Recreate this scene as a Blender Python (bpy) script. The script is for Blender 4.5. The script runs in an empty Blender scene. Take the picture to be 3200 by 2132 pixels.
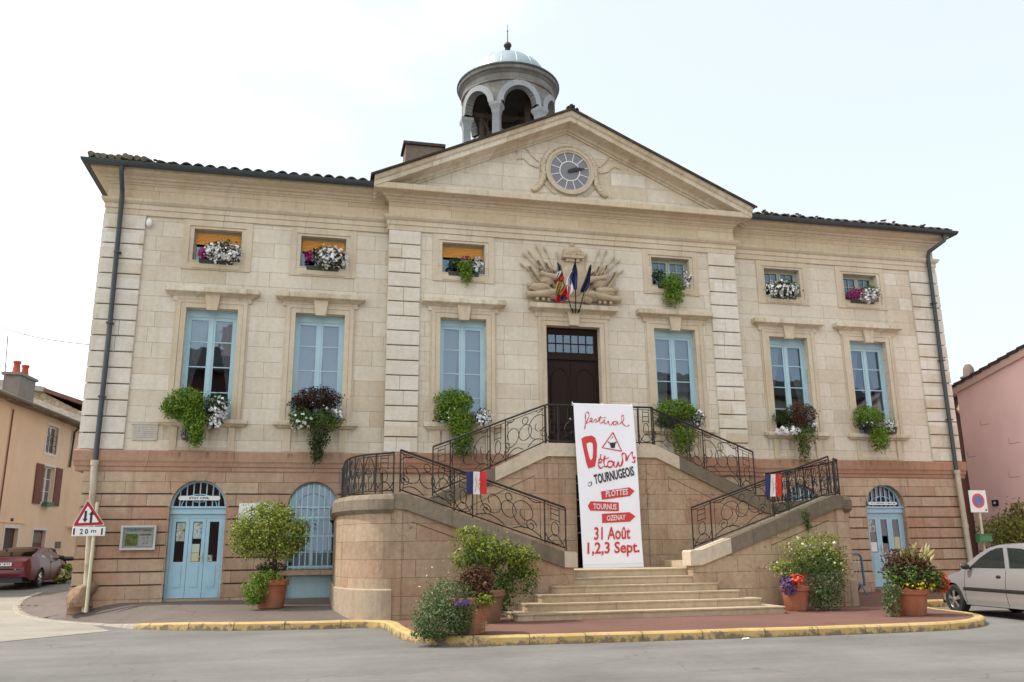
import bpy, math, random
import numpy as np
from mathutils import Vector, Matrix, noise as mnoise
PI = math.pi
rad = math.radians
C = bpy.context.scene.collection
scn = bpy.context.scene
RNG = random.Random(7)

# ------------------------------------------------------------------ camera
CF, CL = 2617.23, (-6.9719, -22.5236, 1.6)
YAW, PIT, ROLL = 0.229905, 0.240069, -0.0104103
def cam_axes():
    f = Vector((math.sin(YAW)*math.cos(PIT), math.cos(YAW)*math.cos(PIT), math.sin(PIT)))
    r = Vector((math.cos(YAW), -math.sin(YAW), 0)); u = r.cross(f)
    c, s = math.cos(ROLL), math.sin(ROLL)
    return r*c+u*s, u*c-r*s, f
AR, AU, AF = cam_axes()
def at(x, y, Y):
    """pixel of the 2353 px wide photograph -> point on the vertical plane y = Y"""
    k = 3200/2353
    d = AF + AR*((x*k-1600)/CF) - AU*((y*k-1066)/CF)
    o = Vector(CL)
    return o + d*((Y-o.y)/d.y)
cd = bpy.data.cameras.new('camera'); co = bpy.data.objects.new('camera', cd); C.objects.link(co)
cd.sensor_width = 36; cd.lens = CF/3200*36; cd.clip_start = .1; cd.clip_end = 3000
m = Matrix((AR, AU, -AF)).transposed().to_4x4(); m.translation = CL
co.matrix_world = m
scn.camera = co

# ------------------------------------------------------------------ mesh builder
WLOC = {}
class MB:
    def __init__(s): s.v = []; s.f = []; s.m = []; s.cur = 0
    def add(s, vs, fs):
        o = len(s.v); s.v += [tuple(p) for p in vs]
        for f in fs: s.f.append([i+o for i in f]); s.m.append(s.cur)
    def box(s, x0, x1, y0, y1, z0, z1):
        s.add([(x0,y0,z0),(x1,y0,z0),(x1,y1,z0),(x0,y1,z0),(x0,y0,z1),(x1,y0,z1),(x1,y1,z1),(x0,y1,z1)],
              [(0,3,2,1),(4,5,6,7),(0,1,5,4),(1,2,6,5),(2,3,7,6),(3,0,4,7)])
    def cbox(s, x0, x1, y0, y1, z0, z1, c=.012):
        """box with its front (-y) edges chamfered"""
        s.add([(x0,y1,z0),(x1,y1,z0),(x1,y1,z1),(x0,y1,z1),(x0,y0+c,z0),(x1,y0+c,z0),(x1,y0+c,z1),(x0,y0+c,z1),
               (x0+c,y0,z0+c),(x1-c,y0,z0+c),(x1-c,y0,z1-c),(x0+c,y0,z1-c)],
              [(0,1,5,4)[::-1],(1,2,6,5)[::-1],(2,3,7,6)[::-1],(3,0,4,7)[::-1],(4,5,9,8),(5,6,10,9),(6,7,11,10),(7,4,8,11),(8,9,10,11)])
    def quad(s, a, b, c, d): s.add([a,b,c,d], [(0,1,2,3)])
    def prism_y(s, poly, y0, y1):
        """polygon in (x,z), counter-clockwise seen from -y, extruded y0 (front) to y1"""
        n = len(poly)
        s.add([(p[0],y0,p[1]) for p in poly]+[(p[0],y1,p[1]) for p in poly],
              [tuple(range(n)), tuple(range(2*n-1,n-1,-1))]+[(i,i+n,(i+1)%n+n,(i+1)%n) for i in range(n)])
    def prism_z(s, poly, z0, z1):
        n = len(poly)
        s.add([(p[0],p[1],z0) for p in poly]+[(p[0],p[1],z1) for p in poly],
              [tuple(range(n))[::-1], tuple(range(n,2*n))]+[(i,(i+1)%n,(i+1)%n+n,i+n) for i in range(n)])
    def prism_x(s, poly, x0, x1):
        n = len(poly)
        s.add([(x0,p[0],p[1]) for p in poly]+[(x1,p[0],p[1]) for p in poly],
              [tuple(range(n))[::-1], tuple(range(n,2*n))]+[(i,(i+1)%n,(i+1)%n+n,i+n) for i in range(n)])
    def tube(s, pts, r, n=5, closed=False):
        P = [Vector(p) for p in pts]; k = len(P)
        if k < 2: return
        vs = []; up = Vector((0.13,.21,1)).normalized()
        for i, p in enumerate(P):
            a = P[i-1] if (i or closed) else p; b = P[(i+1)%k] if (i < k-1 or closed) else p
            t = b-a
            if t.length < 1e-9: t = Vector((0,0,1))
            t.normalize()
            if abs(t.dot(up)) > .95: up = Vector((1,.1,.05)).normalized()
            u = up.cross(t).normalized(); w = t.cross(u)
            rr = r[i] if isinstance(r, (list, tuple)) else r
            vs += [p+(u*math.cos(2*PI*j/n)+w*math.sin(2*PI*j/n))*rr for j in range(n)]
        fs = []
        for i in range(k if closed else k-1):
            for j in range(n):
                a = i*n+j; b = i*n+(j+1)%n; i2 = (i+1) % k
                fs.append((a, b, i2*n+(j+1)%n, i2*n+j))
        if not closed: fs += [tuple(range(n))[::-1], tuple(range((k-1)*n, k*n))]
        s.add(vs, fs)
    def lathe(s, prof, c=(0,0,0), n=24, a0=0, a1=2*PI):
        full = abs(a1-a0-2*PI) < 1e-6; m_ = n if full else n+1
        vs = [(c[0]+r*math.cos(a0+(a1-a0)*j/n), c[1]+r*math.sin(a0+(a1-a0)*j/n), c[2]+z) for r, z in prof for j in range(m_)]
        fs = []
        for i in range(len(prof)-1):
            for j in range(n):
                fs.append((i*m_+j, i*m_+(j+1)%m_, (i+1)*m_+(j+1)%m_, (i+1)*m_+j))
        s.add(vs, fs)
    def blob(s, c, r, n=10, rough=0, seed=0, rot=None):
        vs = []; k = n*2; c = Vector(c)
        for i in range(n+1):
            t = PI*i/n
            for j in range(k):
                p = 2*PI*j/k
                d = Vector((math.sin(t)*math.cos(p), math.sin(t)*math.sin(p), math.cos(t)))
                q = 1+rough*mnoise.noise(d*2.1+Vector((seed*3.7,seed,1.3)))
                e = Vector((d.x*r[0], d.y*r[1], d.z*r[2]))*q
                if rot: e = rot @ e
                vs.append(c+e)
        fs = [(i*k+j, (i+1)*k+j, (i+1)*k+(j+1)%k, i*k+(j+1)%k) for i in range(n) for j in range(k)]
        s.add(vs, fs)
    def grid(s, fn, nu, nv, matfn=None, flip=False):
        o = len(s.v)
        for j in range(nv+1):
            for i in range(nu+1): s.v.append(tuple(fn(i/nu, j/nv)))
        for j in range(nv):
            for i in range(nu):
                a = o+j*(nu+1)+i
                f = [a, a+1, a+nu+2, a+nu+1]
                s.f.append(f[::-1] if flip else f); s.m.append(matfn(i/nu, j/nv) if matfn else s.cur)
    def sweep(s, path, prof, closed_prof=True):
        """profile (out, z) swept along a plan path; outward is to the right of travel"""
        P = [Vector((p[0],p[1])) for p in path]; k = len(P); n = len(prof); vs = []
        for i in range(k):
            def nrm(a, b): d = (b-a).normalized(); return Vector((d.y, -d.x))
            if i == 0: mv = nrm(P[0], P[1])
            elif i == k-1: mv = nrm(P[-2], P[-1])
            else:
                a, b = nrm(P[i-1], P[i]), nrm(P[i], P[i+1]); mv = (a+b)/(1+a.dot(b))
            vs += [(P[i].x+mv.x*o, P[i].y+mv.y*o, z) for o, z in prof]
        fs = []; e = n if closed_prof else n-1
        for i in range(k-1):
            for j in range(e): fs.append((i*n+j, i*n+(j+1)%n, (i+1)*n+(j+1)%n, (i+1)*n+j)[::-1])
        if closed_prof: fs += [tuple(range(n)), tuple(range((k-1)*n, k*n))[::-1]]
        s.add(vs, fs)
    def merge(s, o, M=None):
        s.add([M @ Vector(v) if M else v for v in o.v], o.f); s.m[-len(o.f):] = o.m if o.f else []
    def build(s, name, mats, parent=None, smooth=False, local=False, recalc=False):
        if not isinstance(mats, (list, tuple)): mats = [mats]
        off = Vector((0,0,0)) if (local or parent is None) else WLOC.get(parent.name, Vector((0,0,0)))
        me = bpy.data.meshes.new(name)
        me.from_pydata([tuple(Vector(v)-off) for v in s.v], [], s.f)
        for mm in mats: me.materials.append(mm)
        if len(mats) > 1: me.polygons.foreach_set('material_index', s.m)
        if smooth == 'auto':
            me.polygons.foreach_set('use_smooth', [True]*len(me.polygons)); me.set_sharp_from_angle(angle=rad(38))
        elif smooth: me.polygons.foreach_set('use_smooth', [True]*len(me.polygons))
        if recalc:
            import bmesh
            bm = bmesh.new(); bm.from_mesh(me); bmesh.ops.recalc_face_normals(bm, faces=bm.faces); bm.to_mesh(me); bm.free()
        me.validate(); me.update()
        o = bpy.data.objects.new(name, me); C.objects.link(o)
        if parent is not None:
            o.parent = parent
            WLOC[o.name] = Vector((0,0,0)) if local else off
        return o

def tag(o, label=None, cat=None, group=None, kind=None):
    if label: o['label'] = label
    if cat: o['category'] = cat
    if group: o['group'] = group
    if kind: o['kind'] = kind
    return o
def thing(name, label, cat, loc=(0,0,0), rotz=0, group=None):
    o = bpy.data.objects.new(name, None); C.objects.link(o); o.empty_display_size = .3
    o.location = loc; o.rotation_euler = (0,0,rotz); WLOC[o.name] = Vector(loc)
    return tag(o, label, cat, group)
def struct(o): o['kind'] = 'structure'; return o

# ------------------------------------------------------------------ materials
def newmat(name):
    mt = bpy.data.materials.new(name); mt.use_nodes = True
    nt = mt.node_tree; b = nt.nodes['Principled BSDF']; return mt, nt, b
def N(nt, t, **kw):
    n = nt.nodes.new(t)
    for k, v in kw.items():
        if k.startswith('i_'):
            k2 = k[2:].replace('_', ' '); n.inputs[k2].default_value = v
        else: setattr(n, k, v)
    return n
def L(nt, a, b): nt.links.new(a, b)
def c4(c): return (c[0], c[1], c[2], 1)
def mul(c, k): return tuple(min(1, x*k) for x in c)
def mixc(nt, fac, a, b, mode='MIX'):
    n = N(nt, 'ShaderNodeMix', data_type='RGBA', blend_type=mode)
    for sock, v in ((n.inputs[0], fac), (n.inputs[6], a), (n.inputs[7], b)):
        if isinstance(v, bpy.types.NodeSocket): L(nt, v, sock)
        elif isinstance(v, (int, float)): sock.default_value = v
        else: sock.default_value = c4(v)
    return n.outputs[2]
def ramp(nt, sock, p0, p1, c0=(0,0,0), c1=(1,1,1)):
    r = N(nt, 'ShaderNodeValToRGB'); L(nt, sock, r.inputs[0])
    r.color_ramp.elements[0].position = p0; r.color_ramp.elements[1].position = p1
    r.color_ramp.elements[0].color = c4(c0); r.color_ramp.elements[1].color = c4(c1)
    return r.outputs[0]
def noise(nt, scale, coord=None, detail=5, rough=.6, vec=(1,1,1)):
    tc = N(nt, 'ShaderNodeTexCoord'); mp = N(nt, 'ShaderNodeMapping')
    L(nt, coord or tc.outputs['Object'], mp.inputs[0]); mp.inputs['Scale'].default_value = vec
    n = N(nt, 'ShaderNodeTexNoise'); n.inputs['Scale'].default_value = scale
    n.inputs['Detail'].default_value = detail; n.inputs['Roughness'].default_value = rough
    L(nt, mp.outputs[0], n.inputs['Vector']); return n.outputs['Fac']
def bump(nt, b, h, strength=.3, dist=.02):
    n = N(nt, 'ShaderNodeBump'); n.inputs['Strength'].default_value = strength; n.inputs['Distance'].default_value = dist
    L(nt, h, n.inputs['Height']); L(nt, n.outputs[0], b.inputs['Normal'])
def plain(name, col, rough=.6, var=.12, scale=6, metal=0, bmp=.1, spec=.5, dirt=None, vec=(1,1,1)):
    mt, nt, b = newmat(name)
    nz = noise(nt, scale, vec=vec)
    c = mixc(nt, ramp(nt, nz, .3, .7), mul(col, 1-var), mul(col, 1+var))
    if dirt:
        c = mixc(nt, ramp(nt, noise(nt, scale*.35, vec=vec), .52, .72), c, dirt)
    L(nt, c, b.inputs['Base Color']); b.inputs['Roughness'].default_value = rough
    b.inputs['Metallic'].default_value = metal; b.inputs['Specular IOR Level'].default_value = spec
    if bmp: bump(nt, b, noise(nt, scale*6), bmp, .01)
    return mt
def stone(name, c1, c2, mortar, bw=.95, bh=.415, ms=.006, z0=0., streak=.35, grey=None, bmp=.35, weath=None, lines=True, off=.5, streakcol=(.16,.10,.06), gz=None, tone=1.0, spots=.5, pal=None, mot=.42, crack=0):
    mt, nt, b = newmat(name)
    tc = N(nt, 'ShaderNodeTexCoord'); sp = N(nt, 'ShaderNodeSeparateXYZ'); L(nt, tc.outputs['Object'], sp.inputs[0])
    ad = N(nt, 'ShaderNodeMath', operation='ADD'); L(nt, sp.outputs[0], ad.inputs[0]); L(nt, sp.outputs[1], ad.inputs[1])
    sz = N(nt, 'ShaderNodeMath', operation='SUBTRACT'); L(nt, sp.outputs[2], sz.inputs[0]); sz.inputs[1].default_value = z0
    cb = N(nt, 'ShaderNodeCombineXYZ'); L(nt, ad.outputs[0], cb.inputs[0]); L(nt, sz.outputs[0], cb.inputs[1])
    # the masons' joints wander a little
    wn = N(nt, 'ShaderNodeTexNoise'); wn.inputs['Scale'].default_value = 1.3; wn.inputs['Detail'].default_value = 4
    L(nt, tc.outputs['Object'], wn.inputs['Vector'])
    va = N(nt, 'ShaderNodeVectorMath', operation='MULTIPLY_ADD'); L(nt, wn.outputs['Color'], va.inputs[0])
    va.inputs[1].default_value = (.05,.022,0); L(nt, cb.outputs[0], va.inputs[2])
    br = N(nt, 'ShaderNodeTexBrick'); L(nt, va.outputs[0], br.inputs['Vector'])
    br.offset = off; br.squash = 1.35; br.squash_frequency = 3; br.offset_frequency = 2
    for k, v in (('Scale',1),('Mortar Size',ms),('Mortar Smooth',.4),('Bias',0),('Brick Width',bw),('Row Height',bh)): br.inputs[k].default_value = v
    br.inputs['Color1'].default_value = (0,0,0,1); br.inputs['Color2'].default_value = (1,1,1,1); br.inputs['Mortar'].default_value = (.5,.5,.5,1)
    rp = N(nt, 'ShaderNodeValToRGB'); L(nt, br.outputs['Color'], rp.inputs[0]); pal = pal or [c1, c2]; el = rp.color_ramp.elements
    while len(el) < len(pal): el.new(.5)
    for i, c in enumerate(pal): el[i].position = i/(len(pal)-1); el[i].color = c4(c)
    col = rp.outputs[0]
    if grey:
        g = noise(nt, .45, vec=(1,1,.8), detail=6); col = mixc(nt, ramp(nt, g, .42, .66), col, grey, 'MIX')
    # fine mottling
    col = mixc(nt, mot, col, mixc(nt, ramp(nt, noise(nt, 9, detail=8, rough=.7), .3, .7), (.58,.58,.58), (1.25,1.25,1.25)), 'MULTIPLY')
    col = mixc(nt, .4, col, mixc(nt, ramp(nt, noise(nt, .5, detail=4), .35, .65), (.80,.78,.74), (1.12,1.12,1.12)), 'MULTIPLY')
    # vertical run-off streaks
    st = ramp(nt, noise(nt, 1.0, vec=(5,5,.35), detail=7, rough=.65), .5, .78)
    stm = N(nt, 'ShaderNodeMath', operation='MULTIPLY'); L(nt, st, stm.inputs[0]); stm.inputs[1].default_value = streak
    col = mixc(nt, stm.outputs[0], col, streakcol)
    if weath:
        w = ramp(nt, noise(nt, .8, detail=8, rough=.7), .55, .75); wm = N(nt, 'ShaderNodeMath', operation='MULTIPLY'); L(nt, w, wm.inputs[0]); wm.inputs[1].default_value = .6
        col = mixc(nt, wm.outputs[0], col, weath)
    sm = ramp(nt, noise(nt, 26, detail=3, rough=.5), .70, .78); s2 = N(nt, 'ShaderNodeMath', operation='MULTIPLY'); L(nt, sm, s2.inputs[0]); s2.inputs[1].default_value = spots
    col = mixc(nt, s2.outputs[0], col, mul(streakcol, .6))
    if crack:
        vo = N(nt, 'ShaderNodeTexVoronoi', feature='DISTANCE_TO_EDGE'); vo.inputs['Scale'].default_value = .8
        v2 = N(nt, 'ShaderNodeVectorMath', operation='MULTIPLY_ADD'); L(nt, wn.outputs['Color'], v2.inputs[0]); v2.inputs[1].default_value = (1.3,1.3,1.3); L(nt, tc.outputs['Object'], v2.inputs[2]); L(nt, v2.outputs[0], vo.inputs['Vector'])
        ck = N(nt, 'ShaderNodeMath', operation='MULTIPLY'); L(nt, ramp(nt, vo.outputs[0], .002, .009, (.7,.7,.7), (0,0,0)), ck.inputs[0]); L(nt, ramp(nt, noise(nt, .9, detail=3), .48, .58), ck.inputs[1])
        col = mixc(nt, ck.outputs[0], col, mortar)
    if lines: # broken, uneven joint lines
        jn = ramp(nt, noise(nt, 2.2, detail=4), .22, .5); jm = N(nt, 'ShaderNodeMath', operation='MULTIPLY'); L(nt, br.outputs['Fac'], jm.inputs[0]); L(nt, jn, jm.inputs[1])
        col = mixc(nt, jm.outputs[0], col, mortar)
    L(nt, col, b.inputs['Base Color']); b.inputs['Roughness'].default_value = .88; b.inputs['Specular IOR Level'].default_value = .25
    hh = N(nt, 'ShaderNodeMath', operation='MULTIPLY_ADD'); L(nt, br.outputs['Fac'], hh.inputs[0]); hh.inputs[1].default_value = -1.2 if lines else 0
    L(nt, noise(nt, 14, detail=8, rough=.7), hh.inputs[2]); bump(nt, b, hh.outputs[0], bmp, .012)
    return mt
M = {}
WARM1, WARM2 = (.47,.385,.265), (.585,.515,.40)
M['wall'] = stone('pale_limestone', WARM1, WARM2, (.25,.19,.13), grey=(.64,.58,.48), z0=4.017, bw=1.12, streak=.2, weath=(.55,.45,.32), pal=[(.525,.445,.325),(.565,.495,.385),(.61,.55,.445),(.655,.605,.515),(.58,.505,.395)], mot=.3, ms=.0055)
M['trim'] = stone('dressed_limestone', (.53,.44,.31), (.57,.485,.355), (.22,.16,.10), bw=1.6, bh=40, z0=-20, streak=.28, grey=(.59,.52,.405), lines=True, ms=.005, mot=.25)
M['quoin'] = stone('quoin_limestone', (.55,.48,.37), (.64,.59,.50), (.2,.15,.1), bw=.7, bh=.415, z0=4.017, lines=False, streak=.12, grey=(.66,.62,.55), pal=[(.55,.47,.35),(.63,.58,.48),(.68,.645,.57)], mot=.3)
M['frieze'] = stone('frieze_limestone', (.53,.425,.28), (.60,.50,.355), (.22,.16,.10), bw=1.9, bh=.52, z0=10.66, streak=.2, ms=.005, mot=.28)
M['hood'] = stone('weathered_hood_stone', (.55,.47,.34), (.67,.61,.49), (.22,.17,.11), bw=.8, bh=40, z0=-20, streak=.5, streakcol=(.2,.15,.09), weath=(.30,.24,.15))
M['pink'] = stone('pink_belt_stone', (.40,.19,.125), (.46,.265,.18), (.10,.055,.04), bw=1.5, bh=40, z0=-20, streak=.3, streakcol=(.17,.09,.06), weath=(.46,.30,.205), pal=[(.33,.18,.118),(.385,.24,.165),(.35,.195,.13),(.40,.275,.195)])
M['rust'] = stone('brown_pink_ground_stone', (.36,.235,.145), (.43,.315,.205), (.09,.05,.035), bw=1.05, bh=.31, z0=.78-.31*5, ms=.007, streak=.6, streakcol=(.20,.115,.07), grey=(.47,.37,.27), weath=(.42,.24,.16), pal=[(.33,.20,.135),(.42,.295,.20),(.45,.345,.245),(.385,.225,.155),(.37,.245,.165),(.47,.375,.27)], mot=.45)
M['joint'] = plain('dark_joint', (.13,.085,.055), .95, .3, 5)
M['stair'] = stone('stair_wall_stone', (.345,.205,.115), (.43,.30,.185), (.15,.095,.065), bw=1.05, bh=.37, z0=.1, streak=.6, streakcol=(.20,.12,.075), grey=(.44,.33,.225), weath=(.38,.20,.125), bmp=.6, pal=[(.27,.18,.12),(.36,.265,.18),(.32,.19,.125),(.40,.31,.22),(.30,.205,.14)], mot=.55, crack=1, ms=.0055)
M['coping'] = stone('grey_coping_stone', (.165,.135,.10), (.235,.195,.145), (.07,.055,.04), bw=1.3, bh=40, z0=-20, streak=.55, streakcol=(.08,.065,.045), weath=(.14,.115,.08), mot=.6)
M['palecop'] = stone('pale_coping_stone', (.50,.43,.33), (.56,.48,.37), (.2,.15,.1), bw=1.6, bh=40, z0=-20, streak=.12, lines=False)
M['plinth'] = stone('grey_plinth_stone', (.34,.27,.20), (.38,.31,.23), (.15,.11,.08), bw=1.3, bh=40, z0=-20, streak=.3, weath=(.33,.22,.155))
M['step'] = stone('step_stone', (.42,.335,.225), (.49,.40,.285), (.18,.13,.08), bw=1.7, bh=40, z0=-20, streak=.25, bmp=.2)
M['blue'] = plain('pale_blue_paint', (.36,.545,.615), .45, .07, 3, bmp=.05, dirt=(.40,.53,.57))
M['bluedoor'] = plain('blue_door_paint', (.31,.50,.60), .45, .07, 3, bmp=.05)
M['sage'] = plain('grey_green_paint', (.34,.36,.28), .5, .08, 3)
M['brown'] = plain('dark_brown_door_paint', (.020,.011,.008), .6, .2, 5, vec=(8,8,.6), spec=.15)
M['iron'] = plain('black_wrought_iron', (.018,.016,.015), .5, .3, 20, metal=.3)
M['gutter'] = plain('dark_zinc', (.055,.065,.07), .45, .15, 3, metal=.4)
M['castpipe'] = plain('cream_cast_pipe', (.46,.40,.32), .6, .12, 4, dirt=(.33,.24,.17))
M['tile'] = plain('old_roof_tile', (.055,.042,.034), .9, .5, 5, bmp=.5, dirt=(.15,.14,.09))
M['tilered'] = plain('red_brown_roof_tile', (.16,.075,.05), .9, .4, 4, bmp=.4)
M['zinc'] = plain('pale_zinc', (.29,.36,.385), .4, .12, 2, metal=.25, dirt=(.30,.38,.38))
M['greystone'] = stone('grey_cupola_stone', (.13,.125,.115), (.21,.20,.185), (.06,.055,.05), bw=.7, bh=.3, streak=.45, streakcol=(.06,.055,.05), grey=(.27,.265,.25))
M['whitestone'] = stone('white_arch_stone', (.27,.29,.305), (.36,.38,.395), (.3,.3,.3), bw=.9, bh=20, z0=-10, streak=.25, streakcol=(.3,.31,.31), lines=False)
M['bronze'] = plain('dark_bronze', (.05,.04,.03), .5, .3, 4, metal=.5)
M['dark'] = plain('dark_interior', (.035,.03,.027), .9, .3, 2)
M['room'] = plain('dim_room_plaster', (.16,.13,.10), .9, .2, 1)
M['curtain'] = plain('white_net_curtain', (.60,.59,.55), .9, .03, 3, vec=(2,2,.3))
M['blind'] = plain('ochre_blind', (.58,.27,.055), .7, .08, 10, vec=(.4,.4,6))
M['white'] = plain('white_paint', (.74,.74,.72), .45, .05, 5)
M['enamel'] = plain('white_enamel', (.70,.71,.71), .3, .05, 5)
M['banner'] = plain('white_banner_vinyl', (.80,.81,.86), .42, .025, 1.2, bmp=0)
M['red'] = plain('red_print', (.56,.03,.028), .5, .08, 6, bmp=0)
M['black'] = plain('black_print', (.012,.012,.013), .5, .1, 6, bmp=0)
M['bluec'] = plain('flag_blue', (.012,.02,.10), .7, .15, 6)
M['navyc'] = plain('navy_flag', (.010,.016,.06), .7, .2, 6)
M['whitec'] = plain('flag_white', (.72,.72,.72), .7, .05, 6)
M['redc'] = plain('flag_red', (.50,.014,.014), .7, .15, 6)
M['yellowc'] = plain('flag_yellow', (.52,.33,.05), .7, .15, 6)
M['greyc'] = plain('flag_grey', (.14,.14,.15), .7, .15, 6)
M['gold'] = plain('gold_print', (.40,.22,.10), .5, .2, 9, bmp=0)
M['terra'] = plain('terracotta', (.34,.115,.062), .8, .16, 4, bmp=.25, dirt=(.36,.20,.14))
M['trough'] = plain('dark_plastic_trough', (.05,.06,.045), .6, .2, 4)
M['purplebox'] = plain('violet_trough', (.10,.07,.13), .6, .2, 4)
M['orange'] = plain('orange_render', (.80,.555,.37), .9, .05, 1.2, bmp=.2, dirt=(.73,.49,.32))
M['orange2'] = plain('pale_orange_render', (.82,.58,.38), .9, .06, 1.2, bmp=.2)
M['pinkr'] = plain('pink_render', (.90,.59,.555), .9, .05, .9, bmp=.2, dirt=(.85,.55,.51))
M['brownr'] = plain('brown_red_render', (.15,.062,.045), .9, .15, .8)  # dark enough to carry the shade on the rear wing
M['shutter'] = plain('red_brown_shutter', (.17,.05,.032), .6, .12, 4, vec=(1,1,9))
M['winwhite'] = plain('white_joinery', (.68,.66,.62), .5, .06, 3)
M['signpost'] = plain('cream_post', (.50,.49,.33), .5, .1, 4)
M['greenbin'] = plain('green_plastic', (.045,.17,.07), .45, .12, 4)
M['signred'] = plain('sign_red', (.36,.012,.016), .35, .06, 5, bmp=0)
M['signbrightred'] = plain('ring_red', (.58,.075,.05), .35, .06, 5, bmp=0)
M['signblue'] = plain('sign_blue', (.11,.14,.36), .35, .06, 5, bmp=0)
M['alu'] = plain('brushed_alu', (.55,.56,.55), .35, .06, 4, metal=.6)
M['bark'] = plain('bark', (.09,.06,.04), .9, .3, 12, bmp=.6, vec=(1,1,.2))
M['barrier'] = plain('blue_steel', (.05,.14,.22), .45, .15, 5, metal=.2)
M['tyre'] = plain('rubber', (.014,.014,.015), .8, .2, 20)
M['rim'] = plain('alloy_rim', (.52,.52,.53), .3, .06, 4, metal=.8)
M['plastic'] = plain('black_plastic', (.018,.018,.02), .5, .2, 6)
M['darkterra'] = plain('aged_terracotta', (.20,.105,.06), .85, .25, 4, bmp=.3, dirt=(.13,.09,.05))
M['earth'] = plain('soil', (.04,.028,.02), .95, .3, 12)
M['rubble'] = None

def carpaint(name, col, metal=.5, coat=.8):
    mt, nt, b = newmat(name); fl = noise(nt, 400, detail=1)
    L(nt, mixc(nt, fl, mul(col,.94), mul(col,1.06)), b.inputs['Base Color'])
    b.inputs['Metallic'].default_value = metal; b.inputs['Roughness'].default_value = .34
    b.inputs['Coat Weight'].default_value = coat; b.inputs['Coat Roughness'].default_value = .04
    return mt
M['silver'] = carpaint('silver_paint', (.54,.55,.57), .7)
M['maroon'] = carpaint('maroon_paint', (.10,.004,.011), .0, .06)
def glass(name, tint=(.8,.85,.85), refl=.22, blue=(.75,.85,1)):
    mt, nt, b = newmat(name); nt.nodes.remove(b)
    out = nt.nodes['Material Output']
    tr = N(nt, 'ShaderNodeBsdfTransparent'); tr.inputs[0].default_value = c4(tint)
    gl = N(nt, 'ShaderNodeBsdfGlossy'); gl.inputs['Roughness'].default_value = .015; gl.inputs[0].default_value = c4(blue)
    fr = N(nt, 'ShaderNodeFresnel'); fr.inputs[0].default_value = 1.45
    # slightly wavy old panes
    bp = N(nt, 'ShaderNodeBump'); bp.inputs['Strength'].default_value = .04; bp.inputs['Distance'].default_value = .05
    L(nt, noise(nt, 1.6, detail=2), bp.inputs['Height']); L(nt, bp.outputs[0], gl.inputs['Normal'])
    ad = N(nt, 'ShaderNodeMath', operation='ADD', use_clamp=True); L(nt, fr.outputs[0], ad.inputs[0]); ad.inputs[1].default_value = refl
    mx = N(nt, 'ShaderNodeMixShader'); L(nt, ad.outputs[0], mx.inputs[0]); L(nt, tr.outputs[0], mx.inputs[1]); L(nt, gl.outputs[0], mx.inputs[2])
    L(nt, mx.outputs[0], out.inputs[0]); return mt
M['glass'] = glass('window_glass', (.46,.50,.53), .125, (.62,.80,1))
M['carglass'] = glass('tinted_car_glass', (.16,.20,.19), .05, (1,1,1))
def leafmat(name, cols, rough=.55, trans=.35, shade=1):
    mt, nt, b = newmat(name)
    g = N(nt, 'ShaderNodeNewGeometry'); r = N(nt, 'ShaderNodeValToRGB'); L(nt, g.outputs['Random Per Island'], r.inputs[0])
    e = r.color_ramp.elements
    while len(e) < len(cols): e.new(.5)
    for i, c in enumerate(cols): e[i].position = i/max(1,len(cols)-1); e[i].color = c4(c)
    b.inputs['Roughness'].default_value = rough; b.inputs['Specular IOR Level'].default_value = .3
    L(nt, r.outputs[0], b.inputs['Base Color'])
    tr = N(nt, 'ShaderNodeBsdfTranslucent'); L(nt, r.outputs[0], tr.inputs[0])
    mx = N(nt, 'ShaderNodeMixShader'); mx.inputs[0].default_value = trans
    L(nt, b.outputs[0], mx.inputs[1]); L(nt, tr.outputs[0], mx.inputs[2]); L(nt, mx.outputs[0], nt.nodes['Material Output'].inputs[0])
    return mt
M['lime'] = leafmat('lime_leaves', [(.05,.115,.008),(.14,.27,.018),(.24,.345,.05),(.17,.275,.03)])
M['green'] = leafmat('mid_green_leaves', [(.035,.075,.012),(.085,.155,.025),(.16,.24,.045)])
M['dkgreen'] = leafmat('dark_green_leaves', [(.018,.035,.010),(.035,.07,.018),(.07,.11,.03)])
M['silvergreen'] = leafmat('grey_green_leaves', [(.05,.085,.03),(.11,.165,.06),(.21,.27,.12)])
M['darkred'] = leafmat('dark_red_leaves', [(.022,.012,.008),(.05,.02,.012),(.075,.035,.018),(.04,.035,.012)], trans=.2)
M['copper'] = leafmat('copper_leaves', [(.03,.022,.008),(.09,.03,.015),(.16,.07,.03),(.06,.05,.015)], trans=.25)
M['topiary'] = leafmat('yellow_green_leaves', [(.045,.07,.012),(.15,.20,.025),(.35,.40,.06),(.23,.28,.04)])
M['wflower'] = leafmat('white_petals', [(.72,.72,.72),(.88,.88,.88),(.80,.80,.84)], trans=.2)
M['magenta'] = leafmat('magenta_petals', [(.28,.02,.13),(.40,.03,.19),(.22,.015,.10)], trans=.2)
M['violet'] = leafmat('violet_petals', [(.08,.05,.16),(.15,.09,.28),(.06,.04,.12)], trans=.2)
M['orangefl'] = leafmat('orange_red_petals', [(.55,.06,.03),(.65,.12,.05),(.5,.03,.04)], trans=.2)
M['yellowfl'] = leafmat('yellow_petals', [(.65,.45,.03),(.7,.55,.05)], trans=.2)
M['cream'] = leafmat('cream_petals', [(.62,.6,.36),(.7,.66,.5),(.6,.45,.42)], trans=.2)
M['spike'] = leafmat('pale_grass_spikes', [(.38,.35,.13),(.52,.47,.22),(.30,.30,.10)], trans=.3)
M['bush'] = leafmat('olive_bush_leaves', [(.07,.085,.015),(.16,.175,.03),(.26,.27,.06)])

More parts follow.
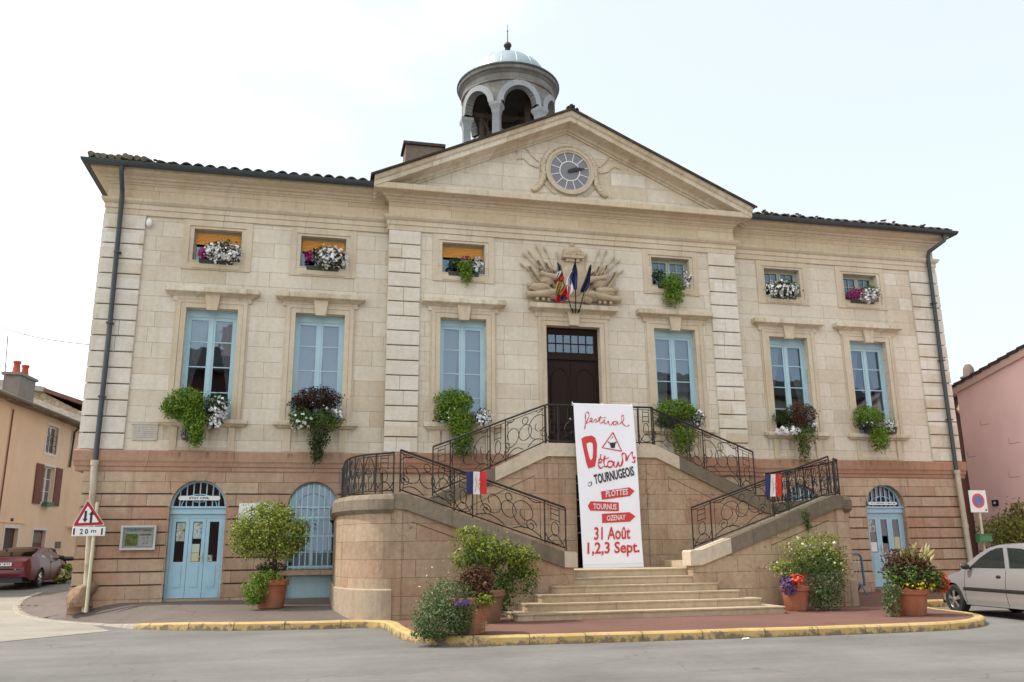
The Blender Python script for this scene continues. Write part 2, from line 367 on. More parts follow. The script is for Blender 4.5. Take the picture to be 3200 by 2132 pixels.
# ground materials
def asphalt(name, c, var=.12, spot=(.3,.28,.25), cracks=True, patch=None):
    mt, nt, b = newmat(name)
    col = mixc(nt, ramp(nt, noise(nt, .35, detail=6), .35, .65), mul(c,1-var), mul(c,1+var))
    col = mixc(nt, .5, col, mixc(nt, noise(nt, 60, detail=3, rough=.8), (.35,.35,.35), (1.65,1.65,1.65)), 'MULTIPLY')
    col = mixc(nt, .45, col, mixc(nt, ramp(nt, noise(nt, 6, detail=6, rough=.75), .3, .7), (.78,.78,.78), (1.2,1.2,1.2)), 'MULTIPLY')
    col = mixc(nt, .5, col, mixc(nt, ramp(nt, noise(nt, 1.0, vec=(.12,1.6,1), detail=6), .3, .75), (.74,.74,.74), (1.16,1.16,1.16)), 'MULTIPLY')
    st = ramp(nt, noise(nt, 1.7, detail=7, rough=.75), .62, .74)
    s = N(nt, 'ShaderNodeMath', operation='MULTIPLY'); L(nt, st, s.inputs[0]); s.inputs[1].default_value = .3
    col = mixc(nt, s.outputs[0], col, mul(c, .55))
    if patch: col = mixc(nt, ramp(nt, noise(nt, .25, detail=3), .55, .6), col, patch)
    if cracks:
        tc = N(nt, 'ShaderNodeTexCoord'); vo = N(nt, 'ShaderNodeTexVoronoi', feature='DISTANCE_TO_EDGE'); vo.inputs['Scale'].default_value = .16
        wn = N(nt, 'ShaderNodeTexNoise'); wn.inputs['Scale'].default_value = .9; L(nt, tc.outputs['Object'], wn.inputs['Vector'])
        va = N(nt, 'ShaderNodeVectorMath', operation='MULTIPLY_ADD'); L(nt, wn.outputs['Color'], va.inputs[0]); va.inputs[1].default_value = (2.5,2.5,0); L(nt, tc.outputs['Object'], va.inputs[2])
        L(nt, va.outputs[0], vo.inputs['Vector'])
        k = ramp(nt, vo.outputs[0], 0, .0022, (.45,.45,.45), (0,0,0)); col = mixc(nt, k, col, mul(c,.4))
    L(nt, col, b.inputs['Base Color']); b.inputs['Roughness'].default_value = .9; b.inputs['Specular IOR Level'].default_value = .2
    bump(nt, b, noise(nt, 70, detail=3), .35, .008); return mt
M['road'] = asphalt('worn_road_asphalt', (.172,.166,.155), var=.16)
M['lane'] = asphalt('pale_sandy_asphalt', (.30,.275,.235), cracks=False)
M['pave'] = asphalt('grey_pavement_asphalt', (.145,.118,.104))
M['redpave'] = asphalt('red_pavement_asphalt', (.165,.088,.070))
def kerbmat():
    mt, nt, b = newmat('worn_yellow_kerb_paint')
    y = mixc(nt, ramp(nt, noise(nt, 3), .3, .7), (.41,.27,.085), (.53,.39,.17))
    tc = N(nt, 'ShaderNodeTexCoord'); sp = N(nt, 'ShaderNodeSeparateXYZ'); L(nt, tc.outputs['Object'], sp.inputs[0])
    zr = N(nt, 'ShaderNodeMath', operation='MULTIPLY_ADD'); L(nt, sp.outputs[2], zr.inputs[0]); zr.inputs[1].default_value = -1.3; L(nt, noise(nt, 6, detail=8, rough=.75), zr.inputs[2])
    w = ramp(nt, zr.outputs[0], .38, .47)
    col = mixc(nt, w, y, mixc(nt, noise(nt, 8), (.13,.09,.05), (.20,.16,.11)))
    L(nt, col, b.inputs['Base Color']); b.inputs['Roughness'].default_value = .75
    bump(nt, b, noise(nt, 20), .4, .01); return mt
M['kerb'] = kerbmat()
def rubble():
    mt, nt, b = newmat('rubble_stone'); tc = N(nt, 'ShaderNodeTexCoord')
    vo = N(nt, 'ShaderNodeTexVoronoi'); vo.inputs['Scale'].default_value = 3.2; L(nt, tc.outputs['Object'], vo.inputs['Vector'])
    ve = N(nt, 'ShaderNodeTexVoronoi', feature='DISTANCE_TO_EDGE'); ve.inputs['Scale'].default_value = 3.2; L(nt, tc.outputs['Object'], ve.inputs['Vector'])
    c = mixc(nt, vo.outputs['Color'], (.36,.28,.18), (.56,.47,.33)); c = mixc(nt, ramp(nt, ve.outputs[0], 0, .08, (1,1,1), (0,0,0)), c, (.22,.17,.12))
    L(nt, c, b.inputs['Base Color']); b.inputs['Roughness'].default_value = .95; bump(nt, b, ve.outputs[0], .5, .05); return mt
M['rubble'] = rubble()
def poster(name, cols, scale=5, seed=0.):
    mt, nt, b = newmat(name); n = noise(nt, scale, detail=3); r = N(nt, 'ShaderNodeValToRGB'); L(nt, n, r.inputs[0]); e = r.color_ramp.elements
    r.color_ramp.interpolation = 'CONSTANT'
    while len(e) < len(cols): e.new(.5)
    for i, c in enumerate(cols): e[i].position = .3+.4*i/len(cols); e[i].color = c4(c)
    L(nt, r.outputs[0], b.inputs['Base Color']); b.inputs['Roughness'].default_value = .4; return mt
M['posterg'] = poster('green_photo_print', [(.08,.14,.02),(.16,.25,.03),(.24,.32,.06),(.12,.2,.03)], 9)
M['posterb'] = poster('blue_photo_print', [(.10,.25,.42),(.25,.42,.5),(.45,.45,.38),(.2,.18,.1),(.06,.2,.42)], 6)
M['postert'] = poster('tree_photo_print', [(.13,.14,.07),(.35,.42,.40),(.28,.25,.14),(.45,.5,.52)], 7)
M['papery'] = plain('yellow_paper', (.50,.46,.26), .8, .05, 6)
M['paperg'] = plain('pale_green_paper', (.42,.50,.42), .8, .05, 6)
M['paperw'] = plain('white_paper', (.68,.68,.66), .8, .05, 6)
M['clockface'] = plain('slate_grey_clock_glass', (.16,.165,.175), .25, .06, 2, bmp=0)
M['plaque'] = stone('carved_plaque_stone', (.50,.47,.42), (.52,.49,.44), (.2,.18,.15), bw=40, bh=40, z0=-20, streak=.15, lines=False)
M['palekerb'] = plain('dusty_pale_kerb', (.29,.265,.215), .85, .2, 5, bmp=.3)
M['asphaltmark'] = plain('white_road_paint', (.6,.6,.57), .8, .12, 5)

# ------------------------------------------------------------------ ground
def lerp(a, b, t): return a+(b-a)*t
def interp(x, tab):
    if x <= tab[0][0]: return tab[0][1]
    for (x0, y0), (x1, y1) in zip(tab, tab[1:]):
        if x <= x1: return y0+(y1-y0)*(x-x0)/(x1-x0)
    return tab[-1][1]
def road_h(x, y): return min(.9, max(0, (y+1)*.028)) if x < 0 else min(.9, max(0, (y+1)*.028))*max(0, 1-x/6)
def pave_h(x, y):
    w = interp(x, [(-14,.33),(-12,.38),(-6,.38),(0,.32),(9,.2),(14,.15)])
    k = interp(x, [(-14,.12),(-11.5,.13),(-6,.15),(4,.14),(14,.13)])
    t = min(1, max(0, y/-5.6)); return lerp(w, k, t) if y > -5.6 else k
mb = MB()
xs = [-500,-150,-60,-30,-22,-18,-15,-12,-8,-4,0,3,6,9,14,30,60,150,500]; ys = [-400,-120,-60,-35,-25,-18,-12,-8,-4,-1,3,7,11,15,20,26,31,40,80,200,600]
for j in range(len(ys)-1):
    for i in range(len(xs)-1):
        q = [(xs[i],ys[j]),(xs[i+1],ys[j]),(xs[i+1],ys[j+1]),(xs[i],ys[j+1])]
        mb.quad(*[(x,y,road_h(x,y)) for x, y in q])
struct(mb.build('road', M['road'], smooth=True))
# sandy lighter stretch of the side lane, its near edge slanting across the road
mb = MB()
pl = [(-40,-9.2),(-30,-8.3),(-21,-7.2),(-15,-5.8),(-12.4,-4.75),(-10.9,-3.2),(-11.6,-1.6),(-13.4,1.0),(-14.6,4.5),(-14.2,7.5),(-17,7.3),(-25,7.0),(-40,6.6)]
from mathutils.geometry import tessellate_polygon
def flat(poly, hfn, dz, mb, step=1.0):
    # clip a dense grid to the polygon by strips along x
    tris = tessellate_polygon([[Vector((p[0],p[1],0)) for p in poly]])
    def sub(a, b, c, d=0):
        if d < 5 and max((a-b).length, (b-c).length, (c-a).length) > step:
            ab, bc, ca = (a+b)/2, (b+c)/2, (c+a)/2
            for t in ((a,ab,ca),(ab,b,bc),(ca,bc,c),(ab,bc,ca)): sub(*t, d+1)
        else:
            n = (b-a).cross(c-a).z; q = (a,b,c) if n > 0 else (a,c,b)
            mb.add([(p.x,p.y,hfn(p.x,p.y)+dz) for p in q], [(0,1,2)])
    for t in tris: sub(*[Vector((poly[i][0],poly[i][1],0)) for i in t])
flat(pl, road_h, .006, mb, 1.5)
struct(mb.build('road', M['lane'], smooth=True))

def catmull(P, n=6, closed=False):
    out = []; k = len(P)
    for i in range(k-1):
        p0 = Vector(P[max(i-1,0)]); p1 = Vector(P[i]); p2 = Vector(P[i+1]); p3 = Vector(P[min(i+2,k-1)])
        for j in range(n):
            t = j/n
            out.append(.5*((2*p1)+(-p0+p2)*t+(2*p0-5*p1+4*p2-p3)*t*t+(-p0+3*p1-3*p2+p3)*t*t*t))
    out.append(Vector(P[-1])); return out
kerb_ctrl = [(-15.6,8.5),(-15.3,5.6),(-14.4,2.4),(-13.3,.2),(-12.1,-1.0),(-11.4,-1.7),(-10.3,-3.05),(-8.6,-3.9),(-6.9,-4.22),(-5.95,-4.25),(-5.5,-4.7),(-5.42,-6.0),(-5.3,-7.0),(-4.9,-7.75),(-4.2,-8.12),(-3.1,-8.27),(0,-8.42),(2.6,-8.5),(4.5,-8.42),(5.5,-8.1),(6.25,-7.45),(6.65,-6.6),(6.8,-5.4),(6.95,-4.2),(8,-3.5),(11,-3.3),(20,-3.2)]
KERB = [(p.x,p.y) for p in catmull([(a,b,0) for a,b in kerb_ctrl], 6)]
def kerbtop(x, y):
    d = interp(x, [(-15.5,.03),(-13.5,.02),(-11.4,.02),(-10.4,.11),(-9.4,.15)])
    return road_h(x,y)+d if x < -8 else lerp(.15, pave_h(x,y), min(1,max(0,(x+5.4)/3)))
mb = MB(); W = .19; n = len(KERB); rows = []
for i, p in enumerate(KERB):
    a = Vector(KERB[max(i-1,0)]); b = Vector(KERB[min(i+1,n-1)]); t = (b-a).normalized(); nn = Vector((-t.y, t.x))  # inward (left of travel)
    P = Vector(p); zt = kerbtop(*p)+.004; zb = road_h(*p)-.05
    Q = P+nn*W
    jit = .006*mnoise.noise(Vector((p[0]*3,p[1]*3,0)))
    rows.append([(P.x-nn.x*.015,P.y-nn.y*.015,zb),(P.x,P.y,zt-.03+jit),(P.x+nn.x*.03,P.y+nn.y*.03,zt+jit),(Q.x,Q.y,zt+jit),(Q.x,Q.y,zb)])
dist = 0; kl = []; gapped = []
for i in range(n-1):
    kl.append((rows[i], rows[i+1]))
def ladd(mb, rs):
    o = len(mb.v); k = len(rs[0])
    for r in rs: mb.v += [tuple(q) for q in r]
    for i in range(len(rs)-1):
        for j in range(k-1): mb.f.append([o+i*k+j, o+i*k+j+1, o+(i+1)*k+j+1, o+(i+1)*k+j][::-1]); mb.m.append(mb.cur)
ladd(mb, rows)
for fi, f in enumerate(mb.f):
    xm = sum(mb.v[i][0] for i in f)/4
    mb.m[fi] = 1 if xm < -10.5 else 0
kerb_o = struct(mb.build('kerb', [M['kerb'], M['palekerb']], smooth='auto', recalc=True))
# dark joints between the kerb stones
mb = MB(); acc = 0; nxt = .6
for i in range(n-1):
    a, b = Vector(KERB[i]), Vector(KERB[i+1]); l = (b-a).length
    while acc+l > nxt:
        t = (nxt-acc)/l; p = a.lerp(b, t); d = (b-a).normalized(); nn = Vector((-d.y, d.x)); zt = kerbtop(p.x,p.y)
        for s in (0,):
            q0, q1 = p-nn*.018, p+nn*(W+.002)
            e = d*.006
            mb.add([(q0.x-e.x,q0.y-e.y,.0),(q0.x+e.x,q0.y+e.y,.0),(q0.x+e.x,q0.y+e.y,zt-.024),(q0.x-e.x,q0.y-e.y,zt-.024),
                    (p.x+nn.x*.03-e.x,p.y+nn.y*.03-e.y,zt+.013),(p.x+nn.x*.03+e.x,p.y+nn.y*.03+e.y,zt+.013),(q1.x-e.x,q1.y-e.y,zt+.012),(q1.x+e.x,q1.y+e.y,zt+.012)],
                   [(0,1,2,3),(3,2,5,4),(4,5,7,6)])
        nxt += 1.05+.12*math.sin(nxt*7)
    acc += l
mb.build('joint', M['joint'], kerb_o)
# pavement: strips from the kerb back to the wall line
def pavement(name, mat, x_ok, dz=0):
    mb = MB(); K = []
    for i, p in enumerate(KERB):
        a = Vector(KERB[max(i-1,0)]); b = Vector(KERB[min(i+1,n-1)]); t = (b-a).normalized(); nn = Vector((-t.y, t.x)); q = Vector(p)+nn*(W-.08); K.append(q)
    poly = [q for q in K if x_ok(q)]
    return poly
inner = []
for i, p in enumerate(KERB):
    a = Vector(KERB[max(i-1,0)]); b = Vector(KERB[min(i+1,n-1)]); t = (b-a).normalized(); nn = Vector((-t.y, t.x)); inner.append(Vector(p)+nn*(W-.07))
def pv(x, y): 
    h = pave_h(x, y)
    if x < -2.5:
        e = min((Vector((x,y))-q).length for q in inner); k = kerbtop(x, y) if e < .3 else None
        t = min(1, max(0, e-.14)/.8); c = min(inner, key=lambda q: (Vector((x,y))-q).length)
        h = lerp(kerbtop(c.x, c.y), max(h, road_h(x,y)+.06), t)-.016*(1-min(1, e/.6))
    return h
poly_g = [(q.x,q.y) for q in inner if q.x < -5.25 and q.y < 8.6]
split = [i for i, q in enumerate(inner) if q.x < -5.25][-1]
poly_g = [(q.x,q.y) for q in inner[:split+1]] + [(-5.2,-4.4),(-5.2,.3),(-12.3,.3),(-12.3,8.5)]
mb = MB(); flat(poly_g, pv, 0, mb, .6); struct(mb.build('pavement', M['pave'], smooth=True))
poly_r = [(q.x,q.y) for q in inner[split:]] + [(20,.3),(-5.2,.3),(-5.2,-4.4)]
mb = MB(); flat(poly_r, pv, -.002, mb, .6); struct(mb.build('red_pavement', M['redpave'], smooth=True))

# ------------------------------------------------------------------ the town hall
HALL = thing('town_hall', 'pale limestone town hall with pediment clock, cupola and pink-brown rusticated ground floor', 'town hall', (0,0,.3))
XC, XP, PI0, PO0, YC = 12.63, 11.66, 4.38, 5.26, -.28
def arcx(o, z):
    xc, hw, zb, zs, r = o
    if r is None or z <= zs: return hw
    q = (r*r-(z-zs)**2); return math.sqrt(q)*hw/r if q > 0 else 0
def wall_panel(mb, x0, x1, z0, z1, y, ops, depth, lip=0, ends=True):
    """front face of a wall at y with openings (xc, half width, bottom, spring/top, radius or None)"""
    br = {z0, z1}
    for o in ops:
        top = o[3]+(o[4] or 0)
        for z in (o[2], o[3], top):
            if z0 < z < z1: br.add(z)
        if o[4]:
            for k in range(1, 16):
                z = o[3]+o[4]*math.sin(PI/2*k/16)
                if z0 < z < z1: br.add(z)
    br = sorted(br)
    def spans(z, live):
        s = x0; out = []
        for o in sorted(live):
            h = arcx(o, z); out.append((s, o[0]-h)); s = o[0]+h
        out.append((s, x1)); return out
    for za, zb in zip(br, br[1:]):
        zm = (za+zb)/2; live = [o for o in ops if o[2] < zm < o[3]+(o[4] or 0)]
        A, B = spans(za, live), spans(zb, live)
        for (a0, a1), (b0, b1) in zip(A, B): mb.quad((a0,y,za),(a1,y,za),(b1,y,zb),(b0,y,zb))
        for i in range(len(live)):
            a, b = A[i][1], B[i][1]; mb.quad((a,y,za),(a,y+depth,za),(b,y+depth,zb),(b,y,zb))
            a, b = A[i+1][0], B[i+1][0]; mb.quad((a,y+depth,za),(a,y,za),(b,y,zb),(b,y+depth,zb))
        for o in live:
            if abs(o[3]-zb) < 1e-6 and o[4] is None: mb.quad((o[0]-o[1],y,zb),(o[0]-o[1],y+depth,zb),(o[0]+o[1],y+depth,zb),(o[0]+o[1],y,zb))
            if abs(o[2]-za) < 1e-6: mb.quad((o[0]-o[1],y,za),(o[0]+o[1],y,za),(o[0]+o[1],y+depth,za),(o[0]-o[1],y+depth,za))
    if lip:
        for z, up in ((z0, 0), (z1, 1)):
            live = [o for o in ops if o[2] <= z < o[3]+(o[4] or 0)]
            for a, b in spans(z, live):
                q = [(a,y,z),(b,y,z),(b,y+lip,z),(a,y+lip,z)]; mb.quad(*(q if up else q[::-1]))
    if ends:
        mb.quad((x0,y+depth,z0),(x0,y,z0),(x0,y,z1),(x0,y+depth,z1)); mb.quad((x1,y,z0),(x1,y+depth,z0),(x1,y+depth,z1),(x1,y,z1))

ZB = 4.017
WX = (-9.82, -7.034, -3.151, 3.151, 7.034, 9.82)
WIN = dict(hw=.65, zb=4.83, zt=7.772)
UW = dict(hw=.611, zb=9.10, zt=9.989)
ctr = lambda x: YC if abs(x) < 5 else 0
DEP = .27
# upper walls
mb = MB()
for sgn in (-1, 1):
    ops = [(x,.65,4.83,7.772,None) for x in WX if x*sgn > 5]+[(x,.611,9.1,9.989,None) for x in WX if x*sgn > 5]
    a, b = (-XC, -PO0) if sgn < 0 else (PO0, XC)
    wall_panel(mb, a, b, ZB, 10.7, 0, ops, DEP)
ops = [(x,.65,4.83,7.772,None) for x in (-3.151,3.151)]+[(x,.611,9.1,9.989,None) for x in (-3.151,3.151)]+[(.03,.80,3.7,7.70,None)]
wall_panel(mb, -PO0, PO0, ZB-.3, 10.7, YC, ops, DEP)
mb.box(-XC, XC-.0, 14.8, 15, .2, 11.3)            # rear wall
for s in (-1, 1):                                  # side walls
    a, b = (-XC, -XC+.3) if s < 0 else (XC-.3, XC); mb.box(a, b, .3, 14.8, ZB, 11.2)
mb.build('wall', M['wall'], HALL)
# rooms behind the windows
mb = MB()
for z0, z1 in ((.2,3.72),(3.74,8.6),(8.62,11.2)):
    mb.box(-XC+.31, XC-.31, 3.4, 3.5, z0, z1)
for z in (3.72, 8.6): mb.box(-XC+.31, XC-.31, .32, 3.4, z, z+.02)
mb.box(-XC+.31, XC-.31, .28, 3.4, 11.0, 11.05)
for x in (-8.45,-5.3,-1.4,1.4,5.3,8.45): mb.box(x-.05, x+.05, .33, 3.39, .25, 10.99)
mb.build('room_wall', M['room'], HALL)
# quoined pilasters
def pilaster(x0, x1, y, side=None):
    mb = MB(); z = ZB; k = 0; rg = random.Random(int(x0*100))
    mb.box(x0+.01, x1-.01, y-.02, y+.01, ZB, 10.24)
    while z < 10.2:
        h = min(.415, 10.24-z)
        if h > .1:
            j = rg.uniform(-.006, .006)
            if rg.random() < .3 and h > .3:
                xm = lerp(x0, x1, rg.uniform(.35,.65)); mb.cbox(x0, xm-.003, y-.065+j, y, z+.014, z+h-.014); mb.cbox(xm+.003, x1, y-.065+j*.5, y, z+.014, z+h-.014)
            else: mb.cbox(x0, x1, y-.065+j, y, z+.014, z+h-.014)
            if side:  # return on the side wall
                a, b = (x1, x1+.07) if side > 0 else (x0-.07, x0)
                mb.box(a, b, y-.05, y+.9, z+.016, z+h-.016)
        z += h
    p = mb.build('pilaster', M['quoin'], HALL)
    g = MB(); g.box(x0+.005, x1-.005, y-.024, y-.021, ZB, 10.24); g.build('joint', M['joint'], p)
pilaster(-XC, -XP, 0, -1); pilaster(XP, XC, 0, 1); pilaster(-PO0, -PI0, YC); pilaster(PI0, PO0, YC)

# ground floor rustication
GD = [(-9.79,.66,.2,2.63,.66), (-7.0,.63,1.08,2.63,.63), (7.0,.63,1.08,2.63,.63), (9.79,.66,.2,2.63,.66)]
HATCH = [(-7.03,.60,.36,.93,None), (7.03,.60,.30,.93,None)]
mb = MB()
for sgn in (-1, 1):
    jb = MB()
    a, b = (-XC+.12, -PO0) if sgn < 0 else (PO0, XC-.12)
    ops = [o for o in GD+HATCH if o[0]*sgn > 0]
    wall_panel(jb, a+.02, b-.02, .1, 3.5, .0, [(o[0],o[1]+.02,o[2],o[3],(o[4]+.02) if o[4] else None) for o in ops], .05, ends=False); jb.build('joint', M['joint'], HALL)
    # plinth and courses
    mb2ops = ops
    wall_panel(mb, a-.02, b+.02, .1, .765, -.075, mb2ops, .1, lip=.08)
    zz = .78; k = 0
    while zz < 3.48:
        h = .31 if zz < 3.2 else 3.5-zz
        if zz+.62 > 3.5 and zz < 3.2: h = (3.5-zz)
        # each course is cut into blocks of uneven length
        ops2 = [(o[0],o[1]+.004,o[2],o[3],(o[4]+.004) if o[4] else None) for o in mb2ops]
        wall_panel(mb, a, b, zz+.013, zz+h-.013, -.05, ops2, .055, lip=.051); zz += h; k += 1
        if zz >= 3.48: break
# central ground floor behind the stairs
wall_panel(mb, -PO0+.01, PO0-.01, .1, 3.5, YC, [], .1)
for s in (-1, 1):
    a, b = (-XC+.125, -XC+.4) if s < 0 else (XC-.4, XC-.125); mb.box(a, b, .06, 14.8, .1, 3.5)
mb.build('ground_floor_wall', M['rust'], HALL)
# keystones of the arches
for x in (-9.79,-7.0,7.0,9.79):
    mb = MB(); mb.prism_y([(x-.115,3.27),(x+.115,3.27),(x+.19,3.49),(x-.19,3.49)], -.062, -.04); mb.build('keystone', M['rust'], HALL)
# arch surrounds (chamfered voussoir rim)
for o in GD:
    mb = MB(); x, hw, zb, zs, r = o; pts = [(x-hw, zb)]+[(x-r*math.cos(PI*k/20), zs+r*math.sin(PI*k/20)) for k in range(21)]+[(x+hw, zb)]
    po = [(x-hw-.05, zb)]+[(x-(r+.05)*math.cos(PI*k/20), zs+(r+.05)*math.sin(PI*k/20)) for k in range(21)]+[(x+hw+.05, zb)]
    for i in range(len(pts)-1):
        mb.quad((po[i][0],-.052,po[i][1]),(pts[i][0],-.03,pts[i][1]),(pts[i+1][0],-.03,pts[i+1][1]),(po[i+1][0],-.052,po[i+1][1]))
        mb.quad((pts[i][0],-.03,pts[i][1]),(pts[i][0],.2,pts[i][1]),(pts[i+1][0],.2,pts[i+1][1]),(pts[i+1][0],-.03,pts[i+1][1]))
    mb.build('arch', M['rust'], HALL, recalc=False)
# pink belt course
PATH = [(-XC,10),(-XC,0),(-PO0,0),(-PO0,YC),(PO0,YC),(PO0,0),(XC,0),(XC,10)]
mb = MB(); mb.sweep(PATH, [(-.02,3.49),(.06,3.49),(.075,3.52),(.075,3.60),(.10,3.62),(.11,3.70),(.125,3.735),(.135,3.75),(.135,3.985),(.11,4.012),(-.02,4.02)])
mb.build('belt_course', M['pink'], HALL)
# entablature
mb = MB(); mb.sweep(PATH, [(-.02,10.22),(.05,10.24),(.05,10.385),(.075,10.40),(.075,10.52),(.11,10.545),(.15,10.60),(.165,10.66),(-.02,10.69)]); mb.build('architrave', M['trim'], HALL)
mb = MB(); mb.sweep(PATH, [(-.02,10.66),(.03,10.66),(.03,11.2),(-.02,11.2)]); mb.build('frieze', M['frieze'], HALL)
corn = [(-.02,11.09),(.05,11.09),(.07,11.13),(.10,11.14),(.13,11.19),(.19,11.215),(.22,11.26),(.29,11.285),(.40,11.33),(.42,11.345),(.44,11.42),(.46,11.47),(-.02,11.5)]
for pth in ([(-XC,15.2),(-XC,0),(-PO0-.12,0)], [(PO0+.12,0),(XC,0),(XC,15.2)]):
    mb = MB(); mb.sweep(pth, corn); mb.build('cornice', M['trim'], HALL)
hc = [(-.02,11.09),(.05,11.09),(.07,11.13),(.10,11.14),(.13,11.19),(.19,11.215),(.22,11.26),(.30,11.285),(.44,11.305),(.455,11.32),(.455,11.47),(.42,11.50),(-.02,11.53)]
mb = MB(); mb.sweep([(-PO0,.3),(-PO0,YC),(PO0,YC),(PO0,.3)], hc); mb.build('pediment_cornice', M['trim'], HALL)
# tympanum and raking cornices
SL = .457; AP = 14.22; XE = 5.74
rz = lambda x: AP-SL*abs(x)
mb = MB(); mb.prism_y([(-5.3,11.48),(5.3,11.48),(5.3,rz(5.3)-.25),(0,AP-.25),(-5.3,rz(5.3)-.25)], YC, YC+.3); mb.build('tympanum', M['wall'], HALL)
prof = [(.0,-.47),(.05,-.47),(.06,-.42),(.12,-.40),(.14,-.34),(.20,-.31),(.46,-.275),(.475,-.26),(.475,-.135),(.50,-.12),(.53,-.09),(.56,-.015),(.60,0),(.0,.03)]
mb = MB(); k = len(prof)
X5 = [-XE,-XE*.66,-XE*.33,0,XE*.33,XE*.66,XE]
vs = [(x*(1 if abs(x) < 5.7 else 1), YC-o, rz(x)+dz) for x in X5 for o, dz in prof]
mb.add(vs, [(i*k+j, i*k+(j+1)%k, (i+1)*k+(j+1)%k, (i+1)*k+j) for i in range(6) for j in range(k)]+[tuple(range(k))[::-1], tuple(range(6*k,7*k))])
mb.build('raking_cornice', M['hood'], HALL, recalc=True)
# roofs: low-pitched canal tiles
def corr(x, per=.31): 
    t = (x/per) % 1; return .105*abs(math.sin(PI*t))**.7
RS = .34
def wing_roof(x0, x1, ov0, ov1):
    """front slope from the eave (y=-.84) to the ridge (y=7.5), canal-tile relief, hipped ends"""
    per = .31; nx = int((x1-x0)/per)*8; rows = [0,.10,.35,.36,.8,.81,1.4,1.41,2.2,2.21,4,4.01,6.2,8.3]
    mb = MB(); o = 0
    for r in rows:
        for i in range(nx+1):
            x = x0+(x1-x0)*i/nx; j = mnoise.noise(Vector((math.floor(x/per)*1.7,0,3)))
            y = -.60+r+(.05*j if r == 0 else 0)
            step = .018*(1 if (r in (.36,.81,1.41,2.21,4.01)) else 0)
            mb.v.append((x, y, 11.50+r*RS+corr(x)*(1+.25*j)+.02*j-step+.03*mnoise.noise(Vector((x*.5,r,0)))))
    for j in range(len(rows)-1):
        for i in range(nx): a = j*(nx+1)+i; mb.f.append([a,a+1,a+nx+2,a+nx+1]); mb.m.append(0)
    # open tile mouths at the eave
    b = len(mb.v)
    for i in range(nx+1):
        x, y, z = mb.v[i]; mb.v.append((x, y+.02, z-.035))
    for i in range(nx): mb.f.append([i, b+i, b+i+1, i+1]); mb.m.append(0)
    return mb
mb = wing_roof(-XC-.46, -PO0-.3, 1, 0); b2 = wing_roof(PO0+.3, XC+.46, 0, 1); mb.merge(b2)
# rear slope, side verges
zr = 11.5+8.3*RS
mb.quad((-XC-.45,7.7,zr),(XC+.45,7.7,zr),(XC+.45,15.8,11.5),(-XC-.45,15.8,11.5))
for s in (-1,1): mb.add([(s*(XC+.45),-.55,11.48),(s*(XC+.45),7.7,zr),(s*(XC+.45),15.8,11.48)], [(0,1,2)])
# pediment gable roof running back
for s in (-1, 1):
    P = []
    for i, x in enumerate([0,1.0,2,3,4,5,5.85]):
        for y in (-.93,-.5,1,4,7.6): P.append((s*x, y, rz(x)+.075+.02*mnoise.noise(Vector((x*3,y,0)))))
    mb.add(P, [(i*5+j,i*5+j+1,(i+1)*5+j+1,(i+1)*5+j) for i in range(6) for j in range(4)])
    e = [(s*x,-.93,rz(x)+.075+.02*mnoise.noise(Vector((x*3,-.93,0)))) for x in [0,1.0,2,3,4,5,5.85]]
    mb.add(e+[(p[0],p[1]+.03,p[2]-.06) for p in e], [(i,i+1,i+8,i+7) for i in range(6)])
mb.quad((-5.3,-.2,11.45),(5.3,-.2,11.45),(5.3,7,11.5),(-5.3,7,11.5))
mb.blob((.0,-.75,AP+.12), (.12,.25,.07), 6, .5, 3); mb.blob((.16,-.7,AP+.08), (.10,.2,.05), 6, .5, 5)
roof = mb.build('roof', M['tile'], HALL)
# ragged mossy corner tiles
MOSS = plain('moss_tile', (.13,.12,.075), .95, .5, 9); mb = MB()
for i in range(9):
    x = -XC-.38+i*.16+RNG.uniform(-.03,.03); mb.tube([(x,-.66+RNG.uniform(-.04,.04),11.56+RNG.uniform(0,.05)),(x+RNG.uniform(-.05,.05),.3,11.95)], [.075,.06], 7)
for i in range(30):
    x = RNG.uniform(5.4,XC+.4); mb.blob((x,-.56+RNG.uniform(-.02,.3),11.62+RNG.uniform(0,.08)),(.06,.06,.03),4,.4,i)
for i in range(14):
    x = RNG.uniform(-XC-.4,-XC+1.6); mb.blob((x,-.56+RNG.uniform(-.02,.2),11.60+RNG.uniform(0,.07)),(.06,.06,.03),4,.4,i)
tag(mb.build('mossy_tiles', MOSS, roof), kind='stuff')
mb = MB()
mb.box(-4.48,-3.2,3.7,4.6,12.6,14.93); ch = mb.build('chimney', M['coping'], roof)
mb = MB(); mb.box(-4.56,-3.12,3.62,4.68,14.93,15.03); mb.build('chimney_cap', M['tile'], roof)
# gutters
for pth in ([(-XC-.54,12),(-XC-.54,-.54),(-PO0-.42,-.54)], [(PO0+.42,-.54),(XC+.54,-.54),(XC+.54,12)]):
    mb = MB(); pr_ = [(-.10,11.50),(-.09,11.43),(-.05,11.385),(.0,11.37),(.05,11.39),(.085,11.44),(.10,11.51),(.085,11.51),(-.085,11.49)]
    mb.sweep(pth, pr_); mb.build('gutter', M['gutter'], HALL, smooth='auto')
